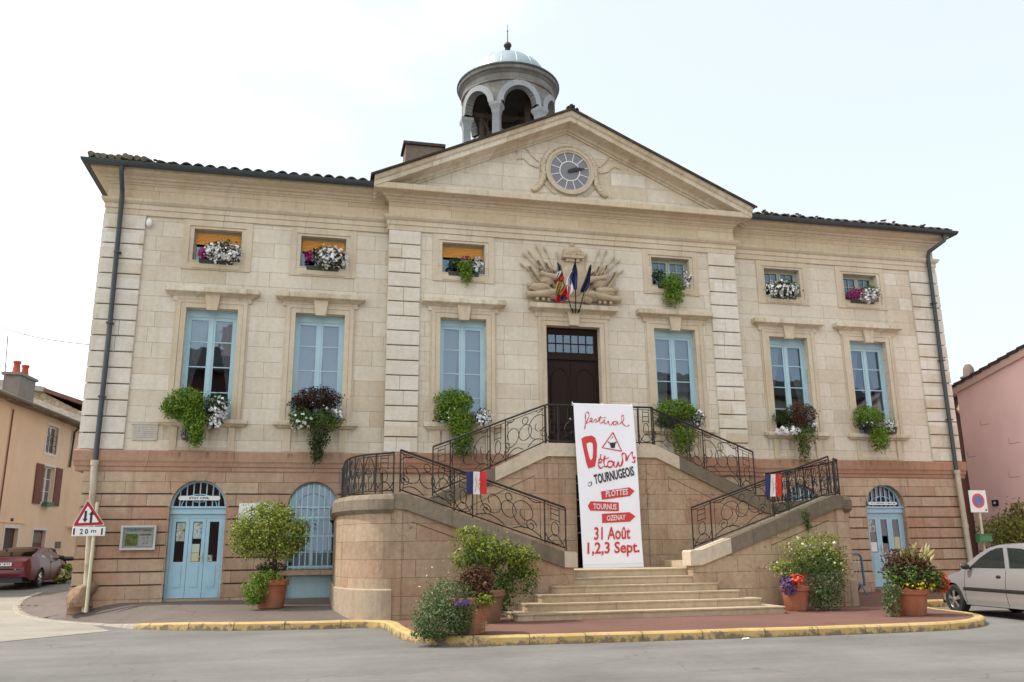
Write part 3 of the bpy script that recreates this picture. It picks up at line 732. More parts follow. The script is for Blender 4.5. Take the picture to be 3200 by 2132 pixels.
# downpipes: dark zinc above, cream cast iron below
for s, xs_ in ((-1, (-12.95,-12.28,-12.24,-12.20)), (1, (12.9,12.36,12.34,12.42))):
    x0, x1, x2, x3 = xs_
    mb = MB(); mb.tube([(x1 if s<0 else x0-.1,-.50,11.42),(x1 if s<0 else x0-.1,-.49,11.2),(x1,-.24,10.86),(x1,-.17,10.7),(x2,-.16,7),(x2,-.17,3.70)], .062, 10)
    for z in (9.1,7.2,5.3): mb.box(x2-.085,x2+.085,-.235,-.09,z,z+.035)
    p = mb.build('downpipe', M['gutter'], HALL, smooth='auto')
    mb = MB(); mb.tube([(x2,-.19,3.74),(x2,-.19,3.62)], [.10,.095], 10); mb.tube([(x2,-.19,3.64),(x3 if s>0 else -12.10,-.19,.2)], .08, 10)
    mb.tube([(lerp(x2,x3 if s>0 else -12.10,.45),-.19,2.1),(lerp(x2,x3 if s>0 else -12.10,.46),-.19,2.0)], .095, 10)
    mb.build('cast_pipe', M['castpipe'], p, smooth='auto')

# ---- window dressings
def frame_ring(mb, x, hw, zb, zt, w, y, d, bottom=True):
    """flat band around an opening, thickness d in front of y"""
    mb.box(x-hw-w, x-hw, y-d, y, zb, zt); mb.box(x+hw, x+hw+w, y-d, y, zb, zt); mb.box(x-hw-w, x+hw+w, y-d, y, zt, zt+w)
    if bottom: mb.box(x-hw-w, x+hw+w, y-d, y, zb-w, zb)
def hood(x, y0, hw, label=None):
    mb = MB()
    P = [(-.0,7.93),(.05,7.95),(.06,8.0),(.06,8.06),(.12,8.10),(.18,8.13),(.245,8.155),(.255,8.17),(.255,8.285),(.21,8.31),(0,8.36)]
    mb.sweep([(x-hw,y0+.01),(x-hw,y0),(x+hw,y0),(x+hw,y0+.01)], P); mb.build('window_hood', M['hood'], HALL)
    mb = MB(); mb.prism_y([(x-.13,7.70),(x+.13,7.70),(x+.19,8.12),(x-.19,8.12)], y0-.15, y0-.02); mb.build('keystone', M['trim'], HALL)
def surround(x, y0):
    mb = MB(); frame_ring(mb, x, .65, 4.83, 7.772, .13, y0, .045, False); frame_ring(mb, x, .785, 4.83, 7.905, .10, y0, .06, False)
    mb.box(x-.93,x-.886,y0-.025,y0,4.83,7.95); mb.box(x+.886,x+.93,y0-.025,y0,4.83,7.95)
    mb.build('window_surround', M['trim'], HALL)
    mb = MB(); mb.sweep([(x-.93,y0+.01),(x-.93,y0),(x+.93,y0),(x+.93,y0+.01)], [(0,4.63),(.06,4.65),(.10,4.70),(.14,4.72),(.14,4.80),(.12,4.825),(0,4.835)])
    mb.box(x-.65, x+.65, y0, y0+.25, 4.80, 4.828); mb.build('window_sill', M['hood'], HALL)
    mb = MB(); mb.box(x-.78,x-.62,y0-.035,y0,4.03,4.63); mb.box(x+.62,x+.78,y0-.035,y0,4.03,4.63); mb.box(x-.615,x+.615,y0-.02,y0,4.03,4.12); mb.build('window_apron', M['trim'], HALL)
def rails(mb, x0, x1, z0, z1, y, w, d, bars_z=(), bars_x=(), bw=.028):
    mb.box(x0,x0+w,y,y+d,z0,z1); mb.box(x1-w,x1,y,y+d,z0,z1); mb.box(x0+w,x1-w,y,y+d,z0,z0+w); mb.box(x0+w,x1-w,y,y+d,z1-w,z1)
    for z in bars_z: mb.box(x0+w,x1-w,y+.006,y+d-.006,z-bw/2,z+bw/2)
    for x in bars_x: mb.box(x-bw/2,x+bw/2,y+.012,y+d-.012,z0+w,z1-w)
def tall_window(x, y0, curt=0):
    yw = y0+.20; mb = MB()
    mb.box(x-.65,x-.60,yw,yw+.09,4.83,7.772); mb.box(x+.60,x+.65,yw,yw+.09,4.83,7.772); mb.box(x-.60,x+.60,yw,yw+.09,7.58,7.772); mb.box(x-.60,x+.60,yw,yw+.09,4.83,4.90)
    hz = (7.58-4.9)
    for a, b in ((x-.60,x-.004),(x+.004,x+.60)):
        rails(mb, a, b, 4.90, 7.58, yw+.02, .085, .05, [4.9+hz*k/4 for k in (1,2,3)])
    mb.box(x-.035,x+.035,yw+.0,yw+.02,4.9,7.58)
    w = mb.build('window', M['blue'], HALL)
    for a, b in ((x-.516,x-.088),(x+.088,x+.516)):
        g = MB(); g.quad((a,yw+.045,4.98),(b,yw+.045,4.98),(b,yw+.045,7.5),(a,yw+.045,7.5)); g.build('pane', M['glass'], w)
    if curt:
        for s in (-1, 1):
            g = MB(); ze = 5.0
            def cf(u, v, s=s):
                z = 7.55-2.6*v; wd = .50*(1-.72*math.sin(min(1,v*1.15)*PI/2)**1.6) if curt == 1 else .56*(1-.35*v)
                xx = s*(.60-wd*u); return (x+xx, yw+.17+(.02*math.sin(u*26+v*2) if curt == 1 else .006*math.sin(u*9)), z)
            g.grid(cf, 24, 10, flip=s<0); g.build('curtain', M['curtain'], w, smooth=True)
    return w
for i, x in enumerate(WX):
    y0 = ctr(x); surround(x, y0); hood(x, y0, .93); tall_window(x, y0, (1,2,2,2,1,1)[i])
hood(.03, YC, 1.06)
mb = MB(); frame_ring(mb, .03, .80, ZB, 7.70, .13, YC, .045, False); frame_ring(mb, .03, .935, ZB, 7.835, .10, YC, .06, False); mb.build('door_surround', M['trim'], HALL)
# attic windows
def attic(x, y0, kind):
    mb = MB(); frame_ring(mb, x, .611, 9.1, 9.989, .035, y0, .012); frame_ring(mb, x, .72, 9.0, 10.06, .165, y0, .03)
    mb.box(x-.60,x+.60,y0-.05,y0+.02,8.87,8.99)
    mb.build('window_surround', M['trim'], HALL)
    yw = y0+.19; mb = MB()
    rails(mb, x-.611, x+.611, 9.1, 9.989, yw, .05, .07)
    if kind == 'leaf':
        for a, b in ((x-.56,x-.004),(x+.004,x+.56)): rails(mb, a, b, 9.15, 9.94, yw+.01, .06, .05, (9.6,), ((a+b)/2,), .026)
    else: mb.box(x-.03,x+.03,yw+.01,yw+.06,9.15,9.94)
    w = mb.build('window', M['sage'], HALL)
    g = MB(); g.quad((x-.56,yw+.05,9.15),(x+.56,yw+.05,9.15),(x+.56,yw+.05,9.94),(x-.56,yw+.05,9.94)); g.build('pane', M['glass'], w)
    if kind == 'blind':
        zb = 9.62; g = MB()
        for k in range(7):
            za = 9.92-(9.92-zb)*k/7; z2 = 9.92-(9.92-zb)*(k+1)/7; g.add([(x-.575,yw-.03,za),(x+.575,yw-.03,za),(x+.575,yw-.045,(za+z2)/2),(x-.575,yw-.045,(za+z2)/2),(x-.575,yw-.03,z2),(x+.575,yw-.03,z2)], [(3,2,1,0),(5,2,3,4)[::1]])
        g.box(x-.58,x+.58,yw-.06,yw-.02,zb-.03,zb+.0); g.build('blind', M['blind'], w)
for i, x in enumerate(WX): attic(x, ctr(x), 'blind' if i < 3 else 'leaf')

# main door
yd = YC+.2
mb = MB(); x0, x1 = -.77, .83
mb.box(x0,x0+.06,yd,yd+.09,3.7,7.70); mb.box(x1-.06,x1,yd,yd+.09,3.7,7.70); mb.box(x0+.06,x1-.06,yd,yd+.09,7.56,7.70); mb.box(x0+.06,x1-.06,yd-.03,yd+.1,6.76,6.92)
mb.box(x0+.06,.03-.012,yd+.03,yd+.08,3.7,6.76); mb.box(.03+.012,x1-.06,yd+.03,yd+.08,3.7,6.76); mb.box(-.012+.03,.012+.03,yd+.05,yd+.08,3.7,6.76); mb.box(-.025+.03,.025+.03,yd+.005,yd+.031,3.7,6.70)
for s in (-1, 1):  # raised panels with an eared arched head
    xc = .03+s*.37; hw = .25
    arch = [(xc-hw,4.9),(xc+hw,4.9),(xc+hw,6.25)]+[(xc+hw*math.cos(t)*1.0, 6.25+.26*(0.5-.5*math.cos(2*(t)))**.8) for t in [PI*k/12 for k in range(1,12)]]+[(xc-hw,6.25)]
    ring = arch+[arch[0]]
    mb.tube([(p[0],yd+.028,p[1]) for p in ring], .022, 4)
    mb.tube([(xc-hw,yd+.028,3.85),(xc+hw,yd+.028,3.85),(xc+hw,yd+.028,4.75),(xc-hw,yd+.028,4.75),(xc-hw,yd+.028,3.85)], .022, 4)
rails(mb, x0+.06, x1-.06, 6.92, 7.56, yd+.02, .06, .05, (7.24,), [lerp(x0+.12,x1-.12,k/6) for k in range(1,6)], .03)
D = mb.build('front_door', M['brown'], HALL)
g = MB(); g.quad((x0+.1,yd+.045,6.95),(x1-.1,yd+.045,6.95),(x1-.1,yd+.045,7.53),(x0+.1,yd+.045,7.53)); g.build('pane', M['glass'], D)
for dx in (-.09,.10):
    g = MB(); g.blob((.03+dx,yd-.0,5.06),(.03,.03,.03),6); g.tube([(.03+dx,yd+.04,5.06),(.03+dx,yd,5.06)],.012,6); g.build('door_knob', M['alu'], D)

# ground floor doors and windows
def fan_bars(mb, x, zs, r, y, nb=8):
    for k in range(1, nb):
        xx = x-r+2*r*k/nb; h = math.sqrt(max(0, r*r-(xx-x)**2)); mb.box(xx-.014,xx+.014,y,y+.025,zs,zs+h)
def arch_ring(mb, x, zs, r, w, y, d):
    n_ = 20
    P = lambda rr, yy: [(x-rr*math.cos(PI*k/n_), yy, zs+rr*math.sin(PI*k/n_)) for k in range(n_+1)]
    a, b, c_, e = P(r, y), P(r-w, y), P(r-w, y+d), P(r, y+d)
    vs = a+b+c_; k = n_+1
    mb.add(vs, [(i,k+i,k+i+1,i+1) for i in range(n_)]+[(k+i,2*k+i,2*k+i+1,k+i+1) for i in range(n_)])
def arch_pane(x, zs, r, y, w):
    g = MB(); g.add([(x,y,zs)]+[(x-r*math.cos(PI*k/20), y, zs+r*math.sin(PI*k/20)) for k in range(21)], [(0,i+2,i+1)[::1] for i in range(20)]); g.build('pane', M['glass'], w)
def street_door(x, z0, flip):
    y = .12; mb = MB(); zs = 2.63
    mb.box(x-.66,x+.66,y-.05,y+.10,2.46,2.60); mb.box(x-.66,x+.66,y-.09,y+.06,2.60,2.645)
    mb.box(x-.66,x-.60,y,y+.09,z0,2.46); mb.box(x+.60,x+.66,y,y+.09,z0,2.46); mb.box(x-.6,x+.6,y,y+.09,2.36,2.46)
    arch_ring(mb, x, zs, .66, .05, y, .07)
    fan_bars(mb, x, zs+.01, .62, y+.02)
    mb.tube([(x-.42*math.cos(PI*k/12), y+.02, zs+.02+.30*math.sin(PI*k/12)) for k in range(13)], .013, 5)
    mb.tube([(x-.20*math.cos(2*PI*k/12), y+.015, zs+.22+.1*math.sin(2*PI*k/12)) for k in range(13)], .013, 5)
    f = mb.build('street_door', M['bluedoor'], HALL)
    arch_pane(x, zs, .62, y+.06, f)
    # three leaves: two to the opening door, one fixed
    xs3 = [x-.60, x-.195, x+.20, x+.60]
    if flip: xs3 = [2*x-a for a in xs3][::-1]
    zp0, zp1 = 1.30, 2.27
    for k in range(3):
        a, b = xs3[k]+.004, xs3[k+1]-.004; mb = MB()
        mb.box(a,a+.085,y+.01,y+.06,z0+.03,2.36); mb.box(b-.085,b,y+.01,y+.06,z0+.03,2.36); mb.box(a+.085,b-.085,y+.01,y+.06,zp1,2.36)
        mb.box(a+.085,b-.085,y+.01,y+.06,z0+.03,zp0); mb.box(a+.11,b-.11,y-.004,y+.01,z0+.28,zp0-.09); mb.box(a,b,y-.012,y+.01,z0+.02,z0+.16)
        lf = mb.build('door_leaf', M['bluedoor'], f)
    for k in range(3):
        a, b = xs3[k]+.08, xs3[k+1]-.08
        g = MB(); g.quad((a,y+.035,zp0-.01),(b,y+.035,zp0-.01),(b,y+.035,zp1+.01),(a,y+.035,zp1+.01)); g.build('pane', M['glass'], f)
    g = MB(); hx = xs3[2]-.05 if not flip else xs3[1]+.05
    g.box(hx-.015,hx+.015,y-.01,y+.01,1.28,1.52); g.tube([(hx,y-.045,1.42),(hx,y+.0,1.42)],.011,5); g.tube([(hx,y-.045,1.42),(hx-.13,y-.045,1.42)],.012,5); g.build('door_handle', M['alu'], f)
    return f, xs3, y
FD, xs3, ydoor = street_door(-9.79, .42, False)
def sheet(name, mat, x0, x1, z0, z1, y, par, t=.004):
    g = MB(); g.box(x0,x1,y-t,y,z0,z1); return g.build(name, mat, par)
sheet('poster', M['postert'], xs3[0]+.11, xs3[1]-.10, 1.80, 2.25, .152, FD); sheet('poster', M['posterb'], xs3[1]+.10, xs3[2]-.10, 1.86, 2.25, .152, FD)
sheet('notice', M['paperg'], xs3[1]+.09, xs3[2]-.12, 1.52, 1.73, .152, FD); sheet('notice', M['papery'], xs3[1]+.09, xs3[2]-.12, 1.31, 1.51, .152, FD)
sheet('poster', M['posterb'], xs3[2]+.09, xs3[3]-.2, 1.31, 1.46, .152, FD)
FR, xr3, _ = street_door(9.79, .30, True)
sheet('poster', M['posterb'], xr3[0]+.09, xr3[1]-.10, 1.9, 2.26, .152, FR); sheet('notice', M['paperw'], xr3[0]+.09, xr3[1]-.10, 1.33, 1.6, .152, FR); sheet('notice', M['papery'], xr3[2]+.12, xr3[3]-.10, 1.4, 1.75, .152, FR)
# stone step of the right door
mb = MB(); mb.box(9.1,10.5,-.35,.1,.1,.28); mb.build('door_step', M['plinth'], HALL)
mb = MB(); mb.box(-10.47,-9.1,-.02,.2,.3,.43); mb.build('door_step', M['plinth'], HALL)
def bar_window(x):
    y = .14; zs, r = 2.63, .63; mb = MB(); z0 = 1.08
    mb.box(x-.63,x-.57,y,y+.08,z0,2.63); mb.box(x+.57,x+.63,y,y+.08,z0,2.63); mb.box(x-.57,x+.57,y,y+.08,z0,z0+.09); mb.box(x-.63,x+.63,y-.02,y+.08,2.30,2.40)
    mb.box(x-.045,x+.045,y-.01,y+.08,z0+.09,2.30); arch_ring(mb, x, zs, .63, .05, y, .07); mb.box(x-.04,x+.04,y,y+.05,2.4,3.22)
    for z in (1.5,1.95): mb.box(x-.57,x-.045,y+.02,y+.05,z-.014,z+.014); mb.box(x+.045,x+.57,y+.02,y+.05,z-.014,z+.014)
    mb.tube([(x-.33*math.cos(2*PI*k/20), y+.0, 2.78+.2*math.sin(2*PI*k/20)) for k in range(21)], .016, 5)
    w = mb.build('window', M['blue'], HALL)
    g = MB(); g.quad((x-.57,y+.05,z0+.05),(x+.57,y+.05,z0+.05),(x+.57,y+.05,2.63),(x-.57,y+.05,2.63)); g.build('pane', M['glass'], w); arch_pane(x, zs, .6, y+.05, w)
    g = MB(); g.quad((x-.57,y+.1,2.42),(x+.57,y+.1,2.42),(x+.57,y+.1,3.2),(x-.57,y+.1,3.2)); g.build('curtain', M['curtain'], w)
    # window bars
    g = MB(); yb = .02
    for k in range(9):
        xx = x-.56+1.12*k/8; h = math.sqrt(max(0,.6**2-(xx-x)**2)); g.box(xx-.013,xx+.013,yb-.013,yb+.013,.98,2.63+h*.97)
    for z in (1.14,1.9,2.36,2.62): g.box(x-.62,x+.62,yb-.008,yb+.008,z-.018,z+.018)
    g.build('window_bars', M['blue'], w)
for x in (-7.0, 7.0): bar_window(x)
for x in (-7.0,7.0):
    mb = MB(); mb.box(x-.72,x+.72,-.11,.1,.945,1.07); mb.build('window_sill', M['rust'], HALL)
    mb = MB(); mb.box(x-.6,x+.55,.1,.14,.33,.93)
    for k in range(9): mb.box(x-.58+k*.125,x-.58+k*.125+.112,.09,.1,.40,.91)
    mb.build('cellar_hatch', M['blue'], HALL)

# water stains below the window sills
def stainmat():
    mt, nt, b = newmat('water_stain'); out = nt.nodes['Material Output']; b.inputs['Base Color'].default_value = (.13,.10,.07,1); b.inputs['Roughness'].default_value = .95
    tc = N(nt, 'ShaderNodeTexCoord'); sp = N(nt, 'ShaderNodeSeparateXYZ'); L(nt, tc.outputs['Generated'], sp.inputs[0])
    f = ramp(nt, noise(nt, 1.0, vec=(7,7,.25), detail=6, rough=.6), .48, .72)
    m1 = N(nt, 'ShaderNodeMath', operation='MULTIPLY'); L(nt, f, m1.inputs[0]); L(nt, ramp(nt, sp.outputs[2], .0, 1.0), m1.inputs[1])
    m2 = N(nt, 'ShaderNodeMath', operation='MULTIPLY'); L(nt, m1.outputs[0], m2.inputs[0]); m2.inputs[1].default_value = .62
    tr = N(nt, 'ShaderNodeBsdfTransparent'); mx = N(nt, 'ShaderNodeMixShader'); L(nt, m2.outputs[0], mx.inputs[0]); L(nt, tr.outputs[0], mx.inputs[1]); L(nt, b.outputs[0], mx.inputs[2]); L(nt, mx.outputs[0], out.inputs[0]); return mt
STM = stainmat()
for x in WX:
    y0 = ctr(x)
    for a, b in ((x-.97,x-.785),(x+.785,x+.97)):
        g = MB(); g.quad((a,y0-.003,4.03),(b,y0-.003,4.03),(b,y0-.003,4.62),(a,y0-.003,4.62)); g.build('water_stain', STM, HALL)
    g = MB(); g.quad((x-.615,y0-.004,4.125),(x+.615,y0-.004,4.125),(x+.615,y0-.004,4.62),(x-.615,y0-.004,4.62)); g.build('water_stain', STM, HALL)
    g = MB(); g.quad((x-.85,y0-.137,3.755),(x+.85,y0-.137,3.755),(x+.85,y0-.137,3.98),(x-.85,y0-.137,3.98)); g.build('water_stain', STM, HALL)
g = MB()
# ---- clock
mb = MB()
cz, cx, cy = 12.5, .05, YC-.06
def ringy(mb, x, z, r0, r1, y, d, n_=48):
    A = [(math.cos(2*PI*k/n_), math.sin(2*PI*k/n_)) for k in range(n_)]
    vs = [(x+r1*c,y,z+r1*s) for c, s in A]+[(x+r0*c,y,z+r0*s) for c, s in A]+[(x+r0*c,y+d,z+r0*s) for c, s in A]+[(x+r1*c,y+d,z+r1*s) for c, s in A]
    fs = []
    for i in range(n_):
        j = (i+1)%n_
        for k in range(3): fs.append((k*n_+i,(k+1)*n_+i,(k+1)*n_+j,k*n_+j)[::-1])
        fs.append((3*n_+i,i,j,3*n_+j)[::-1])
    mb.add(vs, fs)
ringy(mb, cx, cz, .66, .755, cy-.06, .14); ringy(mb, cx, cz, .60, .665, cy-.035, .1)
CK = mb.build('clock', M['palecop'], HALL, smooth='auto', recalc=True)
g = MB(); g.add([(cx+.62*math.cos(2*PI*k/40),cy-.005,cz+.62*math.sin(2*PI*k/40)) for k in range(40)], [tuple(range(40))]); g.build('clock_face', M['clockface'], CK, recalc=False)
g = MB(); ringy(g, cx, cz, .295, .325, cy-.022, .03)
for k in range(12):
    a = PI/12+2*PI*k/12; d = Vector((math.cos(a),0,math.sin(a))); p = Vector((-d.z,0,d.x))*.012; b0 = Vector((cx,cy-.018,cz))+d*.32; b1 = Vector((cx,cy-.018,cz))+d*.61
    g.add([b0-p,b0+p,b1+p,b1-p], [(0,1,2,3)]); 
g.build('dial_bars', M['winwhite'], CK)
for ang, ln, w in ((rad(14),.50,.045),(rad(20),.36,.06)):
    g = MB(); d = Vector((math.cos(ang),0,math.sin(ang))); p = Vector((-d.z,0,d.x)); o = Vector((cx,cy-.05-.01*(ln<.4),cz))
    pts = [o-d*.06-p*w*.7, o+d*ln*.6-p*w, o+d*ln, o+d*ln*.6+p*w, o-d*.06+p*w*.7]
    g.add([q for q in pts]+[q+Vector((0,.012,0)) for q in pts], [(0,1,2,3,4),(0,5,6,1),(1,6,7,2),(2,7,8,3),(3,8,9,4),(4,9,5,0)]); g.build('clock_hand', M['black'], CK)
# carved garland and ribbons around it
mb = MB(); rg = random.Random(3)
for s in (-1, 1):
    pts = [(.0,.84),(.22,.80),(.40,.73),(.58,.60),(.72,.42),(.80,.20),(.80,0),(.80,-.2),(.86,-.38),(.96,-.55),(1.10,-.68)]
    for i, (a, b) in enumerate(catmull([(p[0],p[1],0) for p in pts],3)[k].xy[:] for k in range(len(pts)*3-2)):
        mb.blob((cx+s*a+rg.uniform(-.015,.015), YC-.03, cz+b), (.10,.09,.072), 5, .45, i*2+s)
    for c0 in ([(.95,.25),(1.15,.42),(1.3,.62),(1.5,.62),(1.62,.45)],[(.95,.05),(1.2,.12),(1.42,.30),(1.6,.25)],[(.9,-.3),(.62,-.62),(.45,-.75)]):
        P = catmull([(cx+s*a,YC-.012,cz+b) for a, b in c0], 5); mb.tube(P, .028, 5)
mb.build('garland', M['trim'], HALL, smooth=True)

# ---- trophy relief above the door
mb = MB(); y0 = YC
def bar(a, b, r, r2=None, yy=.05): mb.tube([(a[0],y0-yy,a[1]),(b[0],y0-yy,b[1])], [r, r2 or r], 7)
# shield
sh = [(-.36,8.42),(.46,8.42),(.52,8.75),(.52,9.2),(.44,9.5),(.30,9.55),(.24,9.62),(-.14,9.62),(-.20,9.55),(-.34,9.5),(-.42,9.2),(-.42,8.75)]
mb.prism_y(sh, y0-.10, y0); mb.blob((.05,y0-.09,9.05),(.40,.09,.5),10)
# crown with fleurons
mb.blob((.05,y0-.09,9.93),(.30,.11,.17),8,.3,2); mb.box(-.26,.36,y0-.2,y0,9.72,9.80); mb.box(-.15,.25,y0-.15,y0,9.62,9.72)
for dx in (-.22,-.08,.07,.2,.3): mb.blob((.03+dx,y0-.14,9.86),(.055,.06,.07),5,.3,4)
mb.blob((.05,y0-.1,10.14),(.06,.06,.07),6,.3,9); mb.tube([(-.12,y0-.12,10.0),(.04,y0-.12,10.16),(.2,y0-.12,10.0)],.025,5)
for s in (-1, 1):
    X = lambda a: .05+s*a
    # spears, flags and staffs fanning out
    for a, b, r in (((.45,8.8),(1.42,9.75),.02),((.5,8.75),(1.28,9.85),.02),((.5,8.8),(1.05,10.02),.02),((.45,9.1),(.82,10.0),.018),((.5,8.7),(1.52,9.45),.022),((.35,9.3),(.44,9.85),.015)):
        bar((X(a[0]),a[1]), (X(b[0]),b[1]), r*.7)
        d = Vector((b[0]-a[0], b[1]-a[1])).normalized(); mb.tube([(X(b[0]-d.x*.14),y0-.05,b[1]-d.y*.14),(X(b[0]),y0-.05,b[1]),(X(b[0]+d.x*.1),y0-.05,b[1]+d.y*.1)],[.014,.038,.004],5)
    # draped standards with folds
    for (a0, b0), (a1, b1), wd in (((1.30,9.42),(.78,8.62),.46),((1.05,9.62),(.62,8.85),.36),((.80,9.55),(.52,9.0),.26)):
        def fl(u, v, a0=a0, b0=b0, a1=a1, b1=b1, wd=wd):
            t = v; px_ = lerp(a0, a1, t**1.2); pz = lerp(b0, b1, t); w = wd*(.35+.65*t)
            return (X(px_+(u-.5)*w*.9), y0-.085-.06*math.sin(u*7+t*2)-.03*t, pz+(u-.5)*w*.55)
        mb.grid(fl, 14, 8, flip=(s < 0))
    # cannon barrels
    rr = [(0,.085),(.1,.10),(.14,.085),(.5,.11),(.56,.13),(.62,.115),(.95,.14),(1.0,.15),(1.03,.08),(1.08,.05)]
    mb.tube([(X(1.42-q[0]),y0-.16,8.53+.18*q[0]*.6) for q in rr], [q[1] for q in rr], 10)
    rr2 = [(0,.07),(.06,.085),(.1,.07),(.5,.10),(.55,.11)]
    mb.tube([(X(1.0-q[0]),y0-.15,9.20-.22*q[0]) for q in rr2], [q[1] for q in rr2], 9)
    mb.blob((X(1.0),y0-.1,8.78),(.33,.12,.13),8,.35,s+5); mb.blob((X(.62),y0-.12,8.6),(.22,.14,.16),8,.25,s+8)
    for q in (1.1,.92,.76): mb.blob((X(q),y0-.16,8.42),(.06,.06,.06),6)
    mb.blob((X(1.3),y0-.12,8.85),(.09,.08,.09),6,.2); mb.blob((X(.42),y0-.15,8.48),(.13,.12,.13),7)
    mb.blob((X(.78),y0-.08,9.05),(.24,.10,.20),8,.4,s+20)
    for k in range(5): mb.blob((X(.55+.1*k),y0-.06,9.35+.05*math.sin(k*2)),(.08,.06,.06),5,.4,k)
mb.build('trophy_relief', stone('carved_relief_stone', (.45,.36,.24), (.52,.44,.32), (.2,.15,.1), bw=40, bh=40, z0=-20, streak=.3, lines=False, weath=(.36,.28,.185)), HALL, smooth='auto')

# ---- cupola
cx0, cy0 = 0.0, 7.5
CB = MB(); CB.lathe([(2.05,13.6),(2.05,15.6),(2.12,15.62),(2.12,15.8),(1.95,15.82),(0,15.82)], (cx0,cy0,0), 40)
CUP = CB.build('cupola', M['greystone'], HALL, smooth='auto')
rI, rO, ZS, ZT = 1.60, 1.86, 18.20, 19.1
nA = 6; a_off = rad(-118)
# drum wall above the arches with openings: built as cylindrical panels
def cyl(r, a, z): return (cx0+r*math.cos(a), cy0+r*math.sin(a), z)
mb = MB(); hwA = rad(20.5)   # half opening angle
for k in range(nA):
    archm = MB()
    ac = a_off+2*PI*(k+.5)/nA; rA = rO*math.sin(hwA)*1.0
    n_ = 16
    for i in range(n_):
        t0, t1 = -1+2*i/n_, -1+2*(i+1)/n_
        def pz(t): return ZS+rA*math.sqrt(max(0,1-t*t))
        A0, A1 = ac+hwA*t0, ac+hwA*t1
        for r, fl in ((rO, 1), (rI, 0)):
            q = [cyl(r,A0,pz(t0)),cyl(r,A1,pz(t1)),cyl(r,A1,ZT),cyl(r,A0,ZT)]; mb.quad(*(q if fl else q[::-1]))
        mb.quad(cyl(rI,A0,pz(t0)),cyl(rI,A1,pz(t1)),cyl(rO,A1,pz(t1)),cyl(rO,A0,pz(t0)))
        # white archivolt
        def pt(t, k_): ang = PI*(1-(t+1)/2); return ac+hwA*k_*math.cos(PI-ang)*-1*-1, ZS+rA*k_*math.sin(ang)
    rp = rO+.035
    for i in range(n_):
        g0, g1 = PI*i/n_, PI*(i+1)/n_
        f = lambda g, k_, r: cyl(r, ac-hwA*k_*math.cos(g), ZS+rA*k_*math.sin(g))
        archm.quad(f(g0,1.0,rp),f(g1,1.0,rp),f(g1,1.36,rp),f(g0,1.36,rp)); archm.quad(f(g0,1.0,rI-.02),f(g1,1.0,rI-.02),f(g1,1.0,rp),f(g0,1.0,rp)); archm.quad(f(g0,1.36,rp),f(g1,1.36,rp),f(g1,1.36,rO-.02),f(g0,1.36,rO-.02))
    archm.build('arch', M['whitestone'], CUP, recalc=True)
    # spandrel between openings
    ap = a_off+2*PI*k/nA; dp = PI/nA-hwA
    for r, fl in ((rO,1),(rI,0)):
        q = [cyl(r,ap-dp,ZS-.02),cyl(r,ap+dp,ZS-.02),cyl(r,ap+dp,ZT),cyl(r,ap-dp,ZT)]; mb.quad(*(q if fl else q[::-1]))
mb.build('drum', M['greystone'], CUP)
for k in range(nA):
    ap = a_off+2*PI*k/nA; g = MB(); rm = (rI+rO)/2
    g.lathe([(r_*1.14, z_) for r_, z_ in [(.25,15.8),(.25,15.95),(.185,16.0),(.175,17.70),(.20,17.74),(.20,17.80),(.22,17.88),(.29,18.0),(.30,18.02),(.30,18.14),(.0,18.21)]], (cx0+rm*math.cos(ap), cy0+rm*math.sin(ap), 0), 4, ap+PI/4, ap+PI/4+2*PI)
    g.build('column', M['whitestone'], CUP, smooth='auto')
mb = MB(); mb.lathe([(rI-.05,19.05),(rO+.0,19.05),(rO+.05,19.08),(rO+.06,19.14),(rO+.015,19.16),(rO+.02,19.38),(rO+.06,19.41),(rO+.09,19.46),(rO+.15,19.50),(rO+.18,19.53),(rO+.185,19.62),(rO+.20,19.66)], (cx0,cy0,0), 48); mb.build('entablature', M['greystone'], CUP, smooth='auto')
mb = MB(); mb.lathe([(rO+.18,19.65),(rO+.235,19.66),(rO+.235,19.72),(rO+.15,19.74)], (cx0,cy0,0), 48); mb.build('cornice', M['gutter'], CUP, smooth='auto')
mb = MB(); mb.lathe([(rO+.2,19.73),(1.70,19.78),(1.66,19.82)]+[(1.64*math.cos(t), 19.82+1.36*math.sin(t)) for t in [PI/2*k/14 for k in range(1,15)]], (cx0,cy0,0), 48)
for k in range(16):
    a = 2*PI*k/16; mb.tube([(cx0+1.645*math.cos(t)*math.cos(a), cy0+1.645*math.cos(t)*math.sin(a), 19.82+1.365*math.sin(t)) for t in [PI/2*j/8 for j in range(8)]], .009, 4)
mb.build('dome', M['zinc'], CUP, smooth='auto')
mb = MB(); mb.lathe([(.22,21.10),(.12,21.25),(.12,21.48),(.08,21.54),(.12,21.58),(.07,21.63),(.13,21.67),(.17,21.75),(.14,21.84),(.05,21.90),(.025,21.95),(.018,22.42),(.04,22.44),(.015,22.47),(.009,22.75)], (cx0,cy0,0), 12); mb.build('finial', M['bronze'], CUP, smooth='auto')
